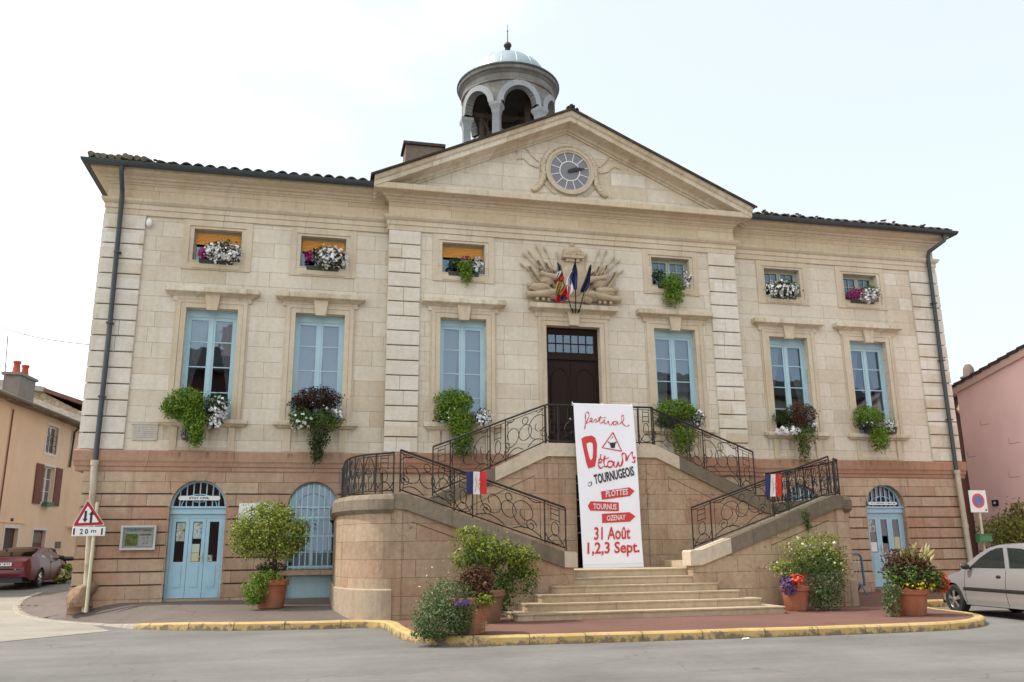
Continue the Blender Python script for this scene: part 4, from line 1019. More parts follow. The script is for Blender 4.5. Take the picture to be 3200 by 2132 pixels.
# ceiling, bell and frame inside
mb = MB(); mb.lathe([(0,19.04),(rI+.02,19.04)], (cx0,cy0,0), 32); mb.build('ceiling', M['dark'], CUP)
mb = MB(); mb.lathe([(.0,18.35),(.16,18.35),(.22,18.25),(.26,18.0),(.33,17.7),(.46,17.5),(.47,17.42),(.42,17.44),(.3,17.7),(0,18.2)], (cx0+.45,cy0,0), 20); mb.blob((cx0+.45,cy0,17.45),(.07,.07,.09),6); mb.build('bell', M['bronze'], CUP, smooth='auto')
mb = MB(); mb.box(-1.5,1.5,cy0-.09,cy0+.09,18.3,18.5); 
for a in (-1.1,-.45,1.2): mb.box(a-.07,a+.07,cy0-.07,cy0+.07,15.8,18.3)
mb.tube([(-1.5,cy0-.6,15.8),(-.5,cy0,18.2)],.06,5); mb.tube([(-.2,cy0-.6,15.8),(-1.0,cy0,18.2)],.06,5); mb.box(-1.3,-.6,cy0-.4,cy0-.3,17.0,17.3)
for s in range(4): a = rad(45+90*s); mb.box(cx0+.9*math.cos(a)-.1,cx0+.9*math.cos(a)+.1,cy0+.9*math.sin(a)-.1,cy0+.9*math.sin(a)+.1,15.8,19.0)
mb.build('bell_frame', plain('old_bell_timber', (.07,.05,.035), .9, .3, 4), CUP)

# ------------------------------------------------------------------ double staircase
ST = thing('double_staircase', 'double stone stair with curved landings and iron railings in front of the town hall', 'staircase', (0,-2.4,.15))
def drum_path(s, off=0, n_=18):
    A = 1.11 if s < 0 else .70
    P = [(5.34+A-off,.0 if off == 0 else -.06)]+[(5.34+(A-off)*math.cos(PI/2*k/n_), -2.2-(2.2-off)*math.sin(PI/2*k/n_)) for k in range(n_+1)]
    return [(-x,y) for x, y in P] if s < 0 else [(x,y) for x, y in P][::-1]
def mir(poly, s):   # polygon of (outward a, z), counter-clockwise for s > 0
    return [(s*a, z) for a, z in (poly if s > 0 else poly[::-1])]
for s in (-1, 1):
    dp = drum_path(s)
    mb = MB(); mb.sweep(dp, [(-.32,.0),(.045,.0),(.045,.74),(.02,.765),(-.32,.77)]); mb.build('plinth', M['plinth'], ST)
    mb = MB(); mb.sweep(dp, [(-.3,.76),(0,.76),(0,2.34),(-.3,2.34)])
    # lower flight wall and its end pier
    mb.prism_y(mir([(1.40,.05),(5.34,.05),(5.34,2.4),(5.12,2.4),(1.62,1.15),(1.40,1.13)], s), -4.40, -4.06)
    mb.prism_y(mir([(5.16,.05),(5.37,.05),(5.37,2.4),(5.16,2.4)], s), -4.425, -4.39)
    mb.prism_y(mir([(1.40,.05),(2.35,.05),(2.35,.62),(1.40,.62)], s), -4.43, -4.39)
    # upper flight wall
    mb.prism_y(mir([(.76,.1),(5.8,.1),(5.8,2.0),(4.6,2.32),(4.40,2.38),(1.43,3.76),(.76,3.76)], s), -2.50, -2.18)
    mb.prism_y(mir([(1.16,1.0),(1.42,1.0),(1.42,3.6),(1.16,3.6)], s), -2.525, -2.49)
    # incised sloping joint lines under the copings
    mb.build('stair_wall', M['stair'], ST)
    g = MB(); g.tube([(s*4.95,-4.402,2.12),(s*3.4,-4.402,1.56)], .009, 4); g.build('joint', M['joint'], ST); g = MB(); g.tube([(s*3.9,-2.502,2.28),(s*1.75,-2.502,3.27),(s*1.75,-2.502,2.9)], .008, 4); g.build('joint', M['joint'], ST)
    # copings
    e = 1.62 if s < 0 else 2.35
    zt = lambda a: 1.47+(a-1.62)*(2.70-1.47)/(5.08-1.62)
    mb = MB(); p = [(1.33,1.13),(1.60,1.14),(e,zt(e)-.33),(e,zt(e)),(1.60,1.475),(1.36,1.465),(1.33,1.43)] if e > 1.7 else [(1.33,1.13),(1.62,1.14),(1.62,1.475),(1.36,1.465),(1.33,1.43)]
    mb.prism_y(mir(p, s), -4.47, -4.02); mb.build('newel_block', M['palecop'], ST)
    mb = MB(); mb.prism_y(mir([(e+.002,zt(e)-.33),(5.08,2.37),(5.41,2.40),(5.42,2.62),(5.36,2.70),(5.08,2.70),(e+.002,zt(e))], s), -4.465, -4.02); mb.build('coping', M['coping'], ST)
    zu = lambda a: 4.07-(a-1.43)*(4.07-2.70)/(4.40-1.43)
    e2 = 2.75 if s < 0 else 2.05
    mb = MB(); mb.prism_y(mir([(1.43,3.74),(e2,zu(e2)-.33),(e2,zu(e2)),(1.43,4.07)], s), -2.57, -2.14); mb.build('pale_coping', M['palecop'], ST)
    mb = MB(); mb.prism_y(mir([(e2+.002,zu(e2)-.33),(4.40,2.36),(4.52,2.34),(4.52,2.66),(4.40,2.70),(e2+.002,zu(e2))], s), -2.568, -2.14); mb.build('coping', M['coping'], ST)
    mb = MB(); mb.sweep(dp, [(-.34,2.30),(.02,2.30),(.05,2.33),(.10,2.38),(.11,2.59),(.06,2.675),(-.02,2.70),(-.34,2.70)]); mb.build('coping', M['coping'], ST)
    # landing floor of the drum
    mb = MB(); poly = [(x,y) for x, y in drum_path(s, .2)]+([(-5.0,-4.1),(-5.0,-.3)] if s < 0 else [(5.0,-.3),(5.0,-4.1)])
    mb.prism_z(poly if True else poly, 1.9, 2.33); mb.build('landing', M['step'], ST, recalc=True)
    for k in range(8):
        a0 = 1.42+.45*k; mb = MB(); mb.box(*sorted((s*a0, s*(a0+.49))), -4.07, -2.49, .2, 1.07+.1575*(k+1)-.002*k); mb.build('step', M['step'], ST)
    for k in range(9):
        a0 = 4.75-.37*k; mb = MB(); mb.box(*sorted((s*a0, s*(a0-.40))), -2.2, -.29, 2.0, 2.33+.152*(k+1)); mb.build('step', M['step'], ST)
mb = MB(); mb.box(-1.43,1.43,-2.2,-.28,3.5,3.70); mb.build('landing', M['step'], ST)
mb = MB(); mb.box(-1.428,1.428,-2.572,-2.14,3.742,4.068); mb.build('pale_coping', M['palecop'], ST)
mb = MB(); wall_panel(mb, -.76, .76, .9, 3.76, -2.50, [(0,.70,.9,3.30,None)], .32, ends=False); mb.build('stair_wall', M['stair'], ST)
mb = MB(); mb.box(-.70,.70,-2.26,-2.2,1.07,1.75); mb.box(-.70,-.62,-2.26,-2.2,1.75,3.3); mb.box(.62,.70,-2.26,-2.2,1.75,3.3); mb.box(-.62,.62,-2.26,-2.2,3.2,3.3)
gd = mb.build('cellar_door', M['brown'], ST)
mb = MB()
for x in (-.5,-.37,-.24,0,.24,.37,.5): mb.box(x-.012,x+.012,-2.30,-2.27,1.75,3.25)
for z in (1.9,2.3,2.7,3.1): mb.box(-.62,.62,-2.295,-2.275,z-.014,z+.014)
mb.build('door_grille', M['winwhite'], gd)
mb = MB(); mb.box(-.7,.7,-2.19,-2.15,1.07,3.3); mb.build('door_back', M['dark'], gd)
STEPS = [(2.98,-5.55,.285),(2.66,-5.15,.44),(2.30,-4.87,.60),(1.92,-4.62,.755),(1.398,-4.36,.915),(1.396,-4.08,1.07)]
for k, (hx, y, z) in enumerate(STEPS):
    mb = MB(); yb = -4.40 if k < 4 else -2.50; r = .03; c = .12
    p = [(-hx,yb),(-hx,y+c),(-hx+c*.4,y+.02),(-hx+c,y),(hx-c,y),(hx-c*.4,y+.02),(hx,y+c),(hx,yb)] if k < 4 else [(-hx,yb),(-hx,y),(hx,y),(hx,yb)]
    zb = z-.165 if k else .02
    mb.prism_z(p, zb, z-.03); q = [(x*(1+.012/abs(x)*.0), yy) for x, yy in p]
    # nosing
    nz = [(x+(.018 if x > 0 else -.018 if k < 4 else 0)*(1 if k < 4 else 0), yy-(.02 if yy < yb-.001 else 0)) for x, yy in p]
    mb.prism_z(nz, z-.0301, z); mb.build('step', M['step'], ST)
    if k < 4:
        mb = MB(); mb.box(-hx+.02,hx-.02,-4.405,-2.6,.02,zb+.05) if k == 0 else None
# hidden masonry core below the front steps
mb = MB(); mb.box(-1.39,1.39,-4.39,-2.51,.05,.74); mb.build('step_core', M['plinth'], ST)

# ---- wrought iron railings
def railing(B, T, panels, par, label=None):
    """B, T: matching polylines (bottom and top rail); panels: list of (arclength fraction start, end, kind)"""
    B = [Vector(b) for b in B]; T = [Vector(t) for t in T]
    ln = [0]
    for a, b in zip(B, B[1:]): ln.append(ln[-1]+(b-a).length)
    tot = ln[-1]
    def P(u, t):
        q = u*tot; i = 0
        while i < len(ln)-2 and q > ln[i+1]: i += 1
        f = (q-ln[i])/(ln[i+1]-ln[i]); return B[i].lerp(B[i+1], f).lerp(T[i].lerp(T[i+1], f), t)
    mb = MB(); mb.tube(T, .024, 6); mb.tube(B, .016, 5)
    mb.tube([P(k/20, .93) for k in range(21)], .009, 4)
    for u in sorted({p[0] for p in panels}|{p[1] for p in panels}): mb.tube([P(u,-.06), P(u,1.0)], .0175, 5)
    R = mb.build('railing', M['iron'], par)
    sc = MB(); h = (T[0]-B[0]).length
    for u0, u1, kind in panels:
        w = (u1-u0)*tot; Q = lambda s, t, u0=u0, u1=u1: P(lerp(u0,u1,min(1,max(0,s))), min(.98,max(.0,t))); k = h/w
        def curve(fn, n_, r=.0105): sc.tube([Q(*fn(i/n_)) for i in range(n_+1)], r, 4)
        def circ(cs, ct, r, r2=None): curve(lambda q: (cs+r*k*math.cos(2*PI*q), ct+(r2 or r)*math.sin(2*PI*q)), 18)
        def spir(cs, ct, r0, r1, a0, turns): curve(lambda q: (cs+lerp(r0,r1,q)*k*math.cos(a0+2*PI*turns*q), ct+lerp(r0,r1,q)*math.sin(a0+2*PI*turns*q)), 26)
        if kind == 'big':
            circ(.5, .47, .20); 
            for sg in (-1, 1):
                a0 = 0 if sg > 0 else PI
                spir(.5+sg*.43*k, .52, .38, .10, a0+PI/2, sg*-1.35); spir(.5+sg*.60*k, .26, .16, .04, a0, sg*1.4)
                curve(lambda q, sg=sg: (.5+sg*(.46-.2*q), .93-.06*math.sin(PI*q)), 8); curve(lambda q, sg=sg: (.5+sg*(.06+.40*q), .05+.12*math.sin(PI*q)), 10)
                sc.tube([Q(.5+sg*.44, 0), Q(.5+sg*.44, .93)], .008, 4)
            circ(.5, .78, .09)
        elif kind == 'nar':
            for s_ in (.30,.70): sc.tube([Q(s_,.55), Q(s_,.93)], .009, 4)
            for t_ in (.60,.74,.86): sc.tube([Q(.3,t_), Q(.7,t_)], .009, 4)
            circ(.5, .38, .20*min(1,1/k)*.9, .17)
            curve(lambda q: (.05+.9*q, .27*math.sin(PI*q)*.9), 10); curve(lambda q: (.5-.45*math.cos(PI*q), .02+.20*(1-math.sin(PI*q))), 10)
        elif kind == 'arch':
            circ(.5, .34, .20, .30); curve(lambda q: (.08+.84*q, .60+.33*math.sin(PI*q)), 12); spir(.5, .45, .13, .03, 0, 1.5)
            for s_ in (.08,.5,.92): sc.tube([Q(s_,.02), Q(s_,.62 if s_ != .5 else .9)], .009, 4)
            for s_ in (.29,.71): sc.tube([Q(s_,.0), Q(s_,.25)], .008, 4)
        elif kind == 'heart':
            curve(lambda q: (.5+.28*math.sin(2*PI*q)*(1 if True else 0), .42+.18*math.cos(2*PI*q)-.10*abs(math.sin(2*PI*q))), 18)
            sc.tube([Q(.1,.05),Q(.5,.28),Q(.9,.05)], .009, 4); sc.tube([Q(.35,.6),Q(.35,.93)], .008, 4); sc.tube([Q(.65,.6),Q(.65,.93)], .008, 4)
            for s_ in (.04,.96): sc.tube([Q(s_,0),Q(s_,.93)], .009, 4)
    sc.build('scrollwork', M['iron'], R)
    return R
for s in (-1, 1):
    # lower flight
    railing([(s*1.52,-4.25,1.54),(s*5.2,-4.25,2.80)], [(s*1.52,-4.25,2.42),(s*5.2,-4.25,3.65)], [(0,.13,'nar'),(.13,.57,'big'),(.57,.68,'nar'),(.68,1,'big')], ST)
    dp = drum_path(s, .16); dp = dp if s > 0 else dp[::-1]
    D3 = [(x,y) for x, y in dp]
    railing([(x,y,2.78) for x, y in D3], [(x,y,3.58 if i else 3.6) for i, (x,y) in enumerate(D3)], [(0,.09,'nar')]+[(.09+.091*k,.09+.091*(k+1),'arch') for k in range(10)], ST)
    railing([(s*1.43,-2.36,4.13),(s*4.24,-2.36,2.84)], [(s*1.43,-2.36,5.04),(s*4.24,-2.36,3.95)], [(0,.36,'big'),(.36,.50,'nar'),(.50,.85,'big'),(.85,1,'nar')], ST)
railing([(-1.43,-2.46,4.13),(1.43,-2.46,4.13)], [(-1.43,-2.46,5.04),(1.43,-2.46,5.04)], [(0,.11,'nar'),(.11,.37,'heart'),(.37,.63,'big'),(.63,.86,'heart'),(.86,1,'nar')], ST)

# ------------------------------------------------------------------ lettering helpers
def text_pts(s, bold=.0):
    cu = bpy.data.curves.new('t', 'FONT'); cu.body = s; cu.size = 1; cu.offset = bold; cu.resolution_u = 3
    o = bpy.data.objects.new('t', cu); C.objects.link(o); dg = bpy.context.evaluated_depsgraph_get(); me = bpy.data.meshes.new_from_object(o.evaluated_get(dg))
    V = [v.co.xy.copy() for v in me.vertices]; F = [list(p.vertices) for p in me.polygons]
    bpy.data.objects.remove(o); bpy.data.curves.remove(cu); bpy.data.meshes.remove(me)
    x0 = min(v.x for v in V); x1 = max(v.x for v in V); y0 = min(v.y for v in V); y1 = max(v.y for v in V)
    return [((v.x-x0)/(x1-x0), (v.y-y0)/(y1-y0)) for v in V], F
def put_text(mb, s, fn, bold=.0):
    """fn maps unit square (0..1, 0..1) to a 3D point"""
    V, F = text_pts(s, bold); o = len(mb.v); mb.v += [tuple(fn(a, b)) for a, b in V]
    for f in F: mb.f.append([i+o for i in f]); mb.m.append(mb.cur)
def wtext(name, s, mat, par, x0, x1, z0, z1, y, bold=.02):
    g = MB(); put_text(g, s, lambda a, b: (lerp(x0,x1,a), y, lerp(z0,z1,b)), bold); return g.build(name, mat, par)

# ------------------------------------------------------------------ banner
tl, tr = at(1317,928,-2.60), at(1453,932,-2.60); bl, br = at(1340,1307,-2.90), at(1480,1303,-2.90)
def BAN(u, v, off=.0):
    p = tl.lerp(tr, u).lerp(bl.lerp(br, u), v)
    p.y += -.02*abs(math.sin(u*3.3+v*2.0))*math.sin(PI*min(1,v*1.2))-.015*(1+math.sin(u*PI*2+.6))*(1-v)**2-off-.012*math.sin(v*5)*u
    p.x += .012*math.sin(v*6.0)*(u-.5)
    return p
BN = thing('festival_banner', 'tall white festival banner with red and black lettering hung over the centre of the stair', 'banner', BAN(.5,1))
mb = MB(); mb.grid(lambda u, v: BAN(u, v), 24, 60, flip=True)
mb.grid(lambda u, v: BAN(u, v, -.004), 16, 40)
mb.build('cloth', M['banner'], BN, smooth=True)
mb = MB(); mb.tube([BAN(k/8,.978,-.012) for k in range(9)], .016, 6); mb.build('bottom_rod', M['paperw'], BN); mb = MB(); mb.tube([tl+Vector((0,.02,.0)),tr+Vector((0,.02,0))], .018, 6); mb.build('top_rod', M['paperw'], BN)
for q in (tl, tr, tl.lerp(tr,.5)): mb = MB(); mb.tube([q+Vector((0,.02,.0)), q+Vector((0,.08,.06)), q+Vector((0,.16,.0)), q+Vector((0,.05,-.04)), q+Vector((0,.02,0))], .006, 4); mb.build('tie', M['white'], BN)
def UV(px, py):
    v = (py-90)/1408; l = 248+92*v; r = 762+106*v; return (px-l)/(r-l), v
def BP(px, py, o=.012): return BAN(*UV(px, py), o)
def stroke(mb, pts, w, smooth=True):
    Pc = catmull([(a,b,0) for a, b in pts], 5) if smooth and len(pts) > 2 else [Vector((a,b,0)) for a, b in pts]
    L_, R_ = [], []
    for i, p in enumerate(Pc):
        d = (Pc[min(i+1,len(Pc)-1)]-Pc[max(i-1,0)]); d = d.normalized() if d.length > 1e-6 else Vector((1,0,0)); nn = Vector((-d.y,d.x,0))
        ww = w*(.75+.35*math.sin(i*.6)); L_.append(p+nn*ww/2); R_.append(p-nn*ww/2)
    o = len(mb.v)
    for a, b in zip(L_, R_): mb.v += [tuple(BP(a.x,a.y)), tuple(BP(b.x,b.y))]
    for i in range(len(Pc)-1): mb.f.append([o+2*i,o+2*i+1,o+2*i+3,o+2*i+2]); mb.m.append(0)
def poly(mb, pts, holes=(), o=.009):
    loops = [[Vector((a,b,0)) for a, b in pts]]+[[Vector((a,b,0)) for a, b in h] for h in holes]
    allp = [p for l in loops for p in l]
    def sb(a, b, c, d=0):
        if d < 6 and max((a-b).length, (b-c).length, (c-a).length) > 22:
            p, q, r = (a+b)/2, (b+c)/2, (c+a)/2
            for t in ((a,p,r),(p,b,q),(r,q,c),(p,q,r)): sb(*t, d+1)
        else: mb.add([BP(v.x,v.y,o) for v in (a,b,c)], [(0,1,2)])
    for t in tessellate_polygon(loops): sb(*[allp[i] for i in t])
mb = MB()
for pts in ([(345,318),(350,280),(352,230),(350,190),(360,165),(378,172),(380,205),(357,262),(374,258),(392,246)],
            [(392,246),(410,232),(406,216),(394,224),(394,246),(412,252),(426,240)], [(426,240),(441,224),(450,246),(434,253)],
            [(450,250),(470,228),(482,196),(474,232),(480,262),(503,250)], [(460,217),(490,212),(520,208)], [(503,250),(519,226),(515,254),(530,264),(546,240)], [(526,203),(529,209)],
            [(548,236),(556,266),(572,276),(596,240)], [(628,242),(602,244),(592,266),(612,271),(630,244),(632,266),(650,262)], [(650,262),(682,225),(681,186),(669,190),(667,240),(690,275),(712,284),(732,268)]):
    stroke(mb, pts, 8)
mb.build('red_lettering', M['red'], BN); mb = MB()
poly(mb, [(318,402),(345,385),(405,373),(436,392),(452,450),(450,560),(436,645),(378,664),(360,610),(332,480)], [[(362,445),(390,430),(414,440),(419,500),(415,572),(401,592),(387,570),(368,490)]])
for pts, w in (([(463,617),(492,602),(491,580),(471,588),(464,630),(484,660),(512,640)],14), ([(480,572),(487,536)],10), ([(521,548),(512,600),(520,646),(548,638)],14), ([(492,590),(556,566)],9),
            ([(572,594),(548,610),(550,645),(578,648),(592,612),(572,594)],14), ([(600,598),(600,636),(622,648),(640,604),(646,640),(668,630)],14),
            ([(664,636),(676,590),(670,540),(684,526),(702,536),(708,594)],15), ([(708,594),(724,556),(748,522),(757,520),(757,556)],13), ([(786,564),(764,566),(780,592),(770,606),(752,602)],15)):
    stroke(mb, pts, w)
mb.build('red_lettering', M['red'], BN); mb = MB()
for a, b in (((590,340),(497,480)),((497,480),(667,507)),((667,507),(590,340))): stroke(mb, [a,b], 10, False)
mb.build('red_triangle', M['red'], BN)
for pts in ([(488,860),(735,825),(782,857),(740,900),(498,931)], [(375,982),(400,943),(645,955),(646,1030),(395,1022)], [(498,1050),(740,1038),(793,1075),(745,1118),(501,1127)]): mb = MB(); poly(mb, pts); mb.build('red_arrow', M['red'], BN)
def btext(mb, s, a, b, hgt, lean=0, bold=.03, o=.012):
    """text with its baseline from a to b (zoom pixels)"""
    put_text(mb, s, lambda q, t: BP(lerp(a[0],b[0],q)+lean*t, lerp(a[1],b[1],q)-hgt*t, o), bold)
mb = MB(); btext(mb, '31 Août', (432,1268), (748,1264), 108, 0, .02); mb.build('red_lettering', M['red'], BN); mb = MB(); btext(mb, '1,2,3 Sept.', (374,1410), (830,1406), 124, 0, .022)
mb.build('red_lettering', M['red'], BN)
mb = MB(); btext(mb, 'TOURNUGEOIS', (436,801), (779,722), 84, -14, .03); stroke(mb, [(408,778),(384,786),(380,812),(398,812),(408,778),(406,808)], 5); mb.build('black_lettering', M['black'], BN); mb = MB()
poly(mb, [(560,434),(614,430),(608,478),(590,482),(572,478)]); stroke(mb, [(560,440),(550,428),(556,420)], 6); stroke(mb, [(610,438),(620,428),(606,424)], 6); stroke(mb, [(590,376),(582,392),(568,408)], 4)
mb.build('black_pot_emblem', M['black'], BN)
mb = MB(); btext(mb, 'PLOTTES', (530,908), (722,888), 52, 0, .02, .018); mb.build('white_lettering', M['paperw'], BN); mb = MB(); btext(mb, 'TOURNUS', (422,1010), (624,1016), 48, 0, .02, .018); mb.build('white_lettering', M['paperw'], BN); mb = MB(); btext(mb, 'OZENAY', (540,1110), (704,1103), 46, 0, .02, .018)
mb.build('white_lettering', M['paperw'], BN)

# ------------------------------------------------------------------ flags
def flagpanel(label, x0, y0, x1, y1, Y):
    a, b, c_, d = at(x0,y0,Y), at(x1,y0,Y), at(x1,y1,Y), at(x0,y1,Y)
    F = thing('tricolour_flag', label, 'flag', (a+b+c_+d)/4+Vector((0,0,-.25)), 0, 'tricolour panels tied to the stair railings')
    ms = [M['bluec'], M['whitec'], M['redc']]; mb = MB()
    mb.grid(lambda u, v: a.lerp(b,u).lerp(d.lerp(c_,u),v)+Vector((0,-.02*math.sin(u*6+v*2),0)), 12, 8, lambda u, v: min(2,int((u+.01)*3)), True)
    mb.grid(lambda u, v: a.lerp(b,u).lerp(d.lerp(c_,u),v)+Vector((0,.006-.02*math.sin(u*6+v*2),0)), 12, 8, lambda u, v: min(2,int((u+.01)*3)))
    mb.build('cloth', ms, F, smooth=True)
    mb = MB(); cx_, cz_ = (a+c_).x/2+.03, (a+c_).z/2; w = (b-a).x; y = (a.y)-.034
    mb.tube([(cx_-.02,y,cz_+.2*w/.45),(cx_-.06,y,cz_+.1),(cx_-.03,y,cz_-.02),(cx_-.07,y,cz_-.2)],.007,4); mb.tube([(cx_+.02,y,cz_+.1),(cx_+.05,y,cz_),(cx_,y,cz_-.05),(cx_+.04,y,cz_-.17)],.007,4); mb.tube([(cx_+.0,y,cz_+.05),(cx_+.06,y,cz_+.03),(cx_+.02,y,cz_-.02)],.006,4)
    mb.build('emblem', M['gold'], F)
    mb = MB(); mb.tube([a+Vector((.02,.03,-.01)),a+Vector((.02,.09,-.01))],.006,4); mb.tube([b+Vector((-.02,.03,-.01)),b+Vector((-.02,.09,-.01))],.006,4); mb.build('tie', M['white'], F)
flagpanel('small tricolour panel with emblem tied to the railing of the left stair flight', 1072, 1084, 1118, 1136, -4.32)
flagpanel('small tricolour panel with emblem tied to the railing of the right stair flight', 1758, 1090, 1795, 1141, -4.32)
base = at(1321,716,-.42)
FB = thing('flag_holder', 'dark iron bracket on the door keystone holding the three flagpoles', 'flag holder', base)
mb = MB(); mb.box(base.x-.08,base.x+.08,base.y+.0,base.y+.05,base.z-.10,base.z+.04)
for dx in (-.09,0,.09): mb.tube([(base.x+dx*.8,base.y-.05,base.z-.06),(base.x+dx*1.2,base.y-.10,base.z+.06)],.022,6)
mb.build('bracket', M['iron'], FB)
def flag(label, x1, y1, Y1, dx, mats, strips):
    tip = at(x1, y1, Y1); a = base+Vector((dx,-.08,-.04))
    F = thing('flag', label, 'flag', a, 0, 'three flags above the front door')
    mb = MB(); mb.tube([a, tip], .016, 6); mb.blob(tip,(.03,.03,.04),5); mb.build('flagpole', M['bronze'], F)
    # cloth strips in world coordinates from pixel outlines at slightly different depths
    for name, mt, L0, R0, Yd in strips:
        k = len(L0); mb = MB()
        Ls = catmull([(p[0],p[1],0) for p in L0],5); Rs = catmull([(p[0],p[1],0) for p in R0],5); nn = len(Ls)-1
        def cl(u, v, Ls=Ls, Rs=Rs, Yd=Yd, nn=nn):
            p = Ls[round(v*nn)].lerp(Rs[round(v*nn)], u); return at(p.x, p.y, Yd-.06*math.sin(u*7+v*3)-.03*math.sin(u*13))
        mb.grid(cl, 10, nn, flip=True); b2 = MB(); b2.grid(lambda u, v: Vector(cl(u,v))+Vector((0,.008,0)), 10, nn); mb.merge(b2); mb.build(name, mt, F, smooth=True)
flag('regional flag in yellow, grey and red stripes, leftmost of the three above the door', 1282, 606, -1.0, -.1, None, [
    ('grey_stripe', M['greyc'], [(1280,610),(1281,640),(1281,668),(1278,684)], [(1287,606),(1294,632),(1290,655),(1284,684)], -.98),
    ('white_stripe', M['whitec'], [(1281,625),(1279,634),(1277,641)], [(1291,622),(1288,629),(1284,637)], -1.03),
    ('red_stripe', M['redc'], [(1277,641),(1276,645),(1276,648)], [(1293,632),(1296,636),(1297,641)], -1.04),
    ('yellow_stripe', M['yellowc'], [(1280,648),(1278,660),(1277,672),(1277,682)], [(1296,641),(1290,652),(1284,666),(1279,682)], -1.02),
    ('yellow_stripe', M['yellowc'], [(1294,655),(1289,665),(1283,677)], [(1301,660),(1297,668),(1289,678)], -1.06),
    ('red_stripe', M['redc'], [(1277,682),(1276,689),(1279,697)], [(1297,672),(1299,680),(1298,690)], -1.05)])
flag('drooping tricolour flag, middle one of the three above the door', 1322, 597, -1.15, 0, None, [
    ('blue_stripe', M['bluec'], [(1320,603),(1312,630),(1310,650),(1313,667)], [(1322,600),(1327,625),(1327,645),(1326,665)], -1.16),
    ('white_stripe', M['whitec'], [(1314,622),(1304,640),(1302,650),(1303,666),(1305,680)], [(1318,622),(1312,640),(1316,655),(1317,668),(1308,680)], -1.18),
    ('red_stripe', M['redc'], [(1303,654),(1296,664),(1290,675),(1284,688)], [(1309,660),(1308,672),(1308,684),(1302,690)], -1.20),
    ('blue_fold', M['navyc'], [(1287,682),(1286,688),(1292,691)], [(1296,677),(1302,684),(1300,690)], -1.24)])
flag('navy blue flag hanging furled, rightmost of the three above the door', 1357, 611, -1.0, .1, None, [
    ('navy_cloth', M['navyc'], [(1354,612),(1345,640),(1338,656),(1334,667),(1334,673)], [(1359,612),(1357,635),(1355,652),(1352,662),(1347,670)], -.99)])

# ------------------------------------------------------------------ leaves
def leaves(name, mat, par, blobs, size, seed=0, **kw):
    left = list(blobs); k = 0
    while left:
        grp = [left.pop(0)]; more = True
        while more:
            more = False
            for b in list(left):
                if any(math.sqrt(sum(((b[0][i]-g[0][i])/(.97*(b[1][i]+g[1][i])))**2 for i in range(3))) < 1 for g in grp): grp.append(b); left.remove(b); more = True
        leaf_cloud(name, mat, par, grp, size, seed+k, **kw); k += 1
def leaf_cloud(name, mat, par, blobs, size, seed=0, asp=.6, up=.25, out=.7, hang=0., world=True, gap=.0, spray=.05):
    rg = np.random.default_rng(seed+11); VV = []
    off = np.array(WLOC.get(par.name, (0,0,0)) if par else (0,0,0))
    for c, r, n_ in blobs:
        c = np.array(c); r = np.array(r)
        d = rg.normal(size=(n_,3)); d /= np.linalg.norm(d, axis=1)[:,None]
        rr = 1-.62*rg.random(n_)**1.7
        # lumpy outline: a few random lobes
        lob = rg.normal(size=(9,3)); lob /= np.linalg.norm(lob, axis=1)[:,None]; la = rg.uniform(-.16,.22,9)
        dot = d @ lob.T; rr = rr*(1+(np.clip(dot,0,1)**5*la).sum(1)+rg.normal(0,.05,n_))
        p = c+d*r*rr[:,None]
        # clumps and gaps: thin the leaves where a slow random field is low
        kk = rg.normal(size=(4,3))*(3.2/np.maximum(r,.12)); ph = rg.uniform(0,6.28,4); f = np.sin((p-c) @ kk.T+ph).sum(1); keep = (f > -1.5+gap)|(rg.random(n_) < .22)
        # sprays that break the outline
        q = (rg.random(n_) < spray); p[q] = c+(p[q]-c)*(1+rg.uniform(.05,.38,q.sum())[:,None])
        p[:,2] -= hang*np.abs(rg.normal(size=n_))*r[2]*.3
        nn = d*out+rg.normal(size=(n_,3))*.55+np.array([0,0,up]); nn /= np.linalg.norm(nn, axis=1)[:,None]
        t = rg.normal(size=(n_,3))+np.array([0,0,-.5*hang]); t -= (t*nn).sum(1)[:,None]*nn; t /= np.linalg.norm(t, axis=1)[:,None]
        b = np.cross(nn, t); s = size*rg.uniform(.5,1.5,n_)[:,None]
        q = np.stack([p-t*s/2, p+b*s*asp/2+nn*s*.12, p+t*s/2, p-b*s*asp/2+nn*s*.12], 1)
        VV.append(q[keep].reshape(-1,3))
    V = np.concatenate(VV)-off; nq = len(V)//4
    me = bpy.data.meshes.new(name); me.vertices.add(len(V)); me.vertices.foreach_set('co', V.ravel().astype(np.float32))
    me.loops.add(len(V)); me.loops.foreach_set('vertex_index', np.arange(len(V), dtype=np.int32))
    me.polygons.add(nq); me.polygons.foreach_set('loop_start', np.arange(0,len(V),4,dtype=np.int32)); 
    me.update(calc_edges=True); me.materials.append(mat)
    o = bpy.data.objects.new(name, me); C.objects.link(o)
    if par: o.parent = par; WLOC[o.name] = Vector(off)
    if 'flowers' in name or name in ('sparse_twigs','weeds','dry_stems','airy_foliage'): o['kind'] = 'stuff'
    return o
def pxb(x, y, rx, ry, Y, n_, dep=None):
    c = at(x, y, Y); k = (at(x+10,y,Y)-c).length/10; kz = (at(x,y-10,Y)-c).length/10
    return (c, (rx*k, dep if dep else min(rx*k, .34), ry*kz), n_)
SEED = [100]
def sd(): SEED[0] += 7; return SEED[0]
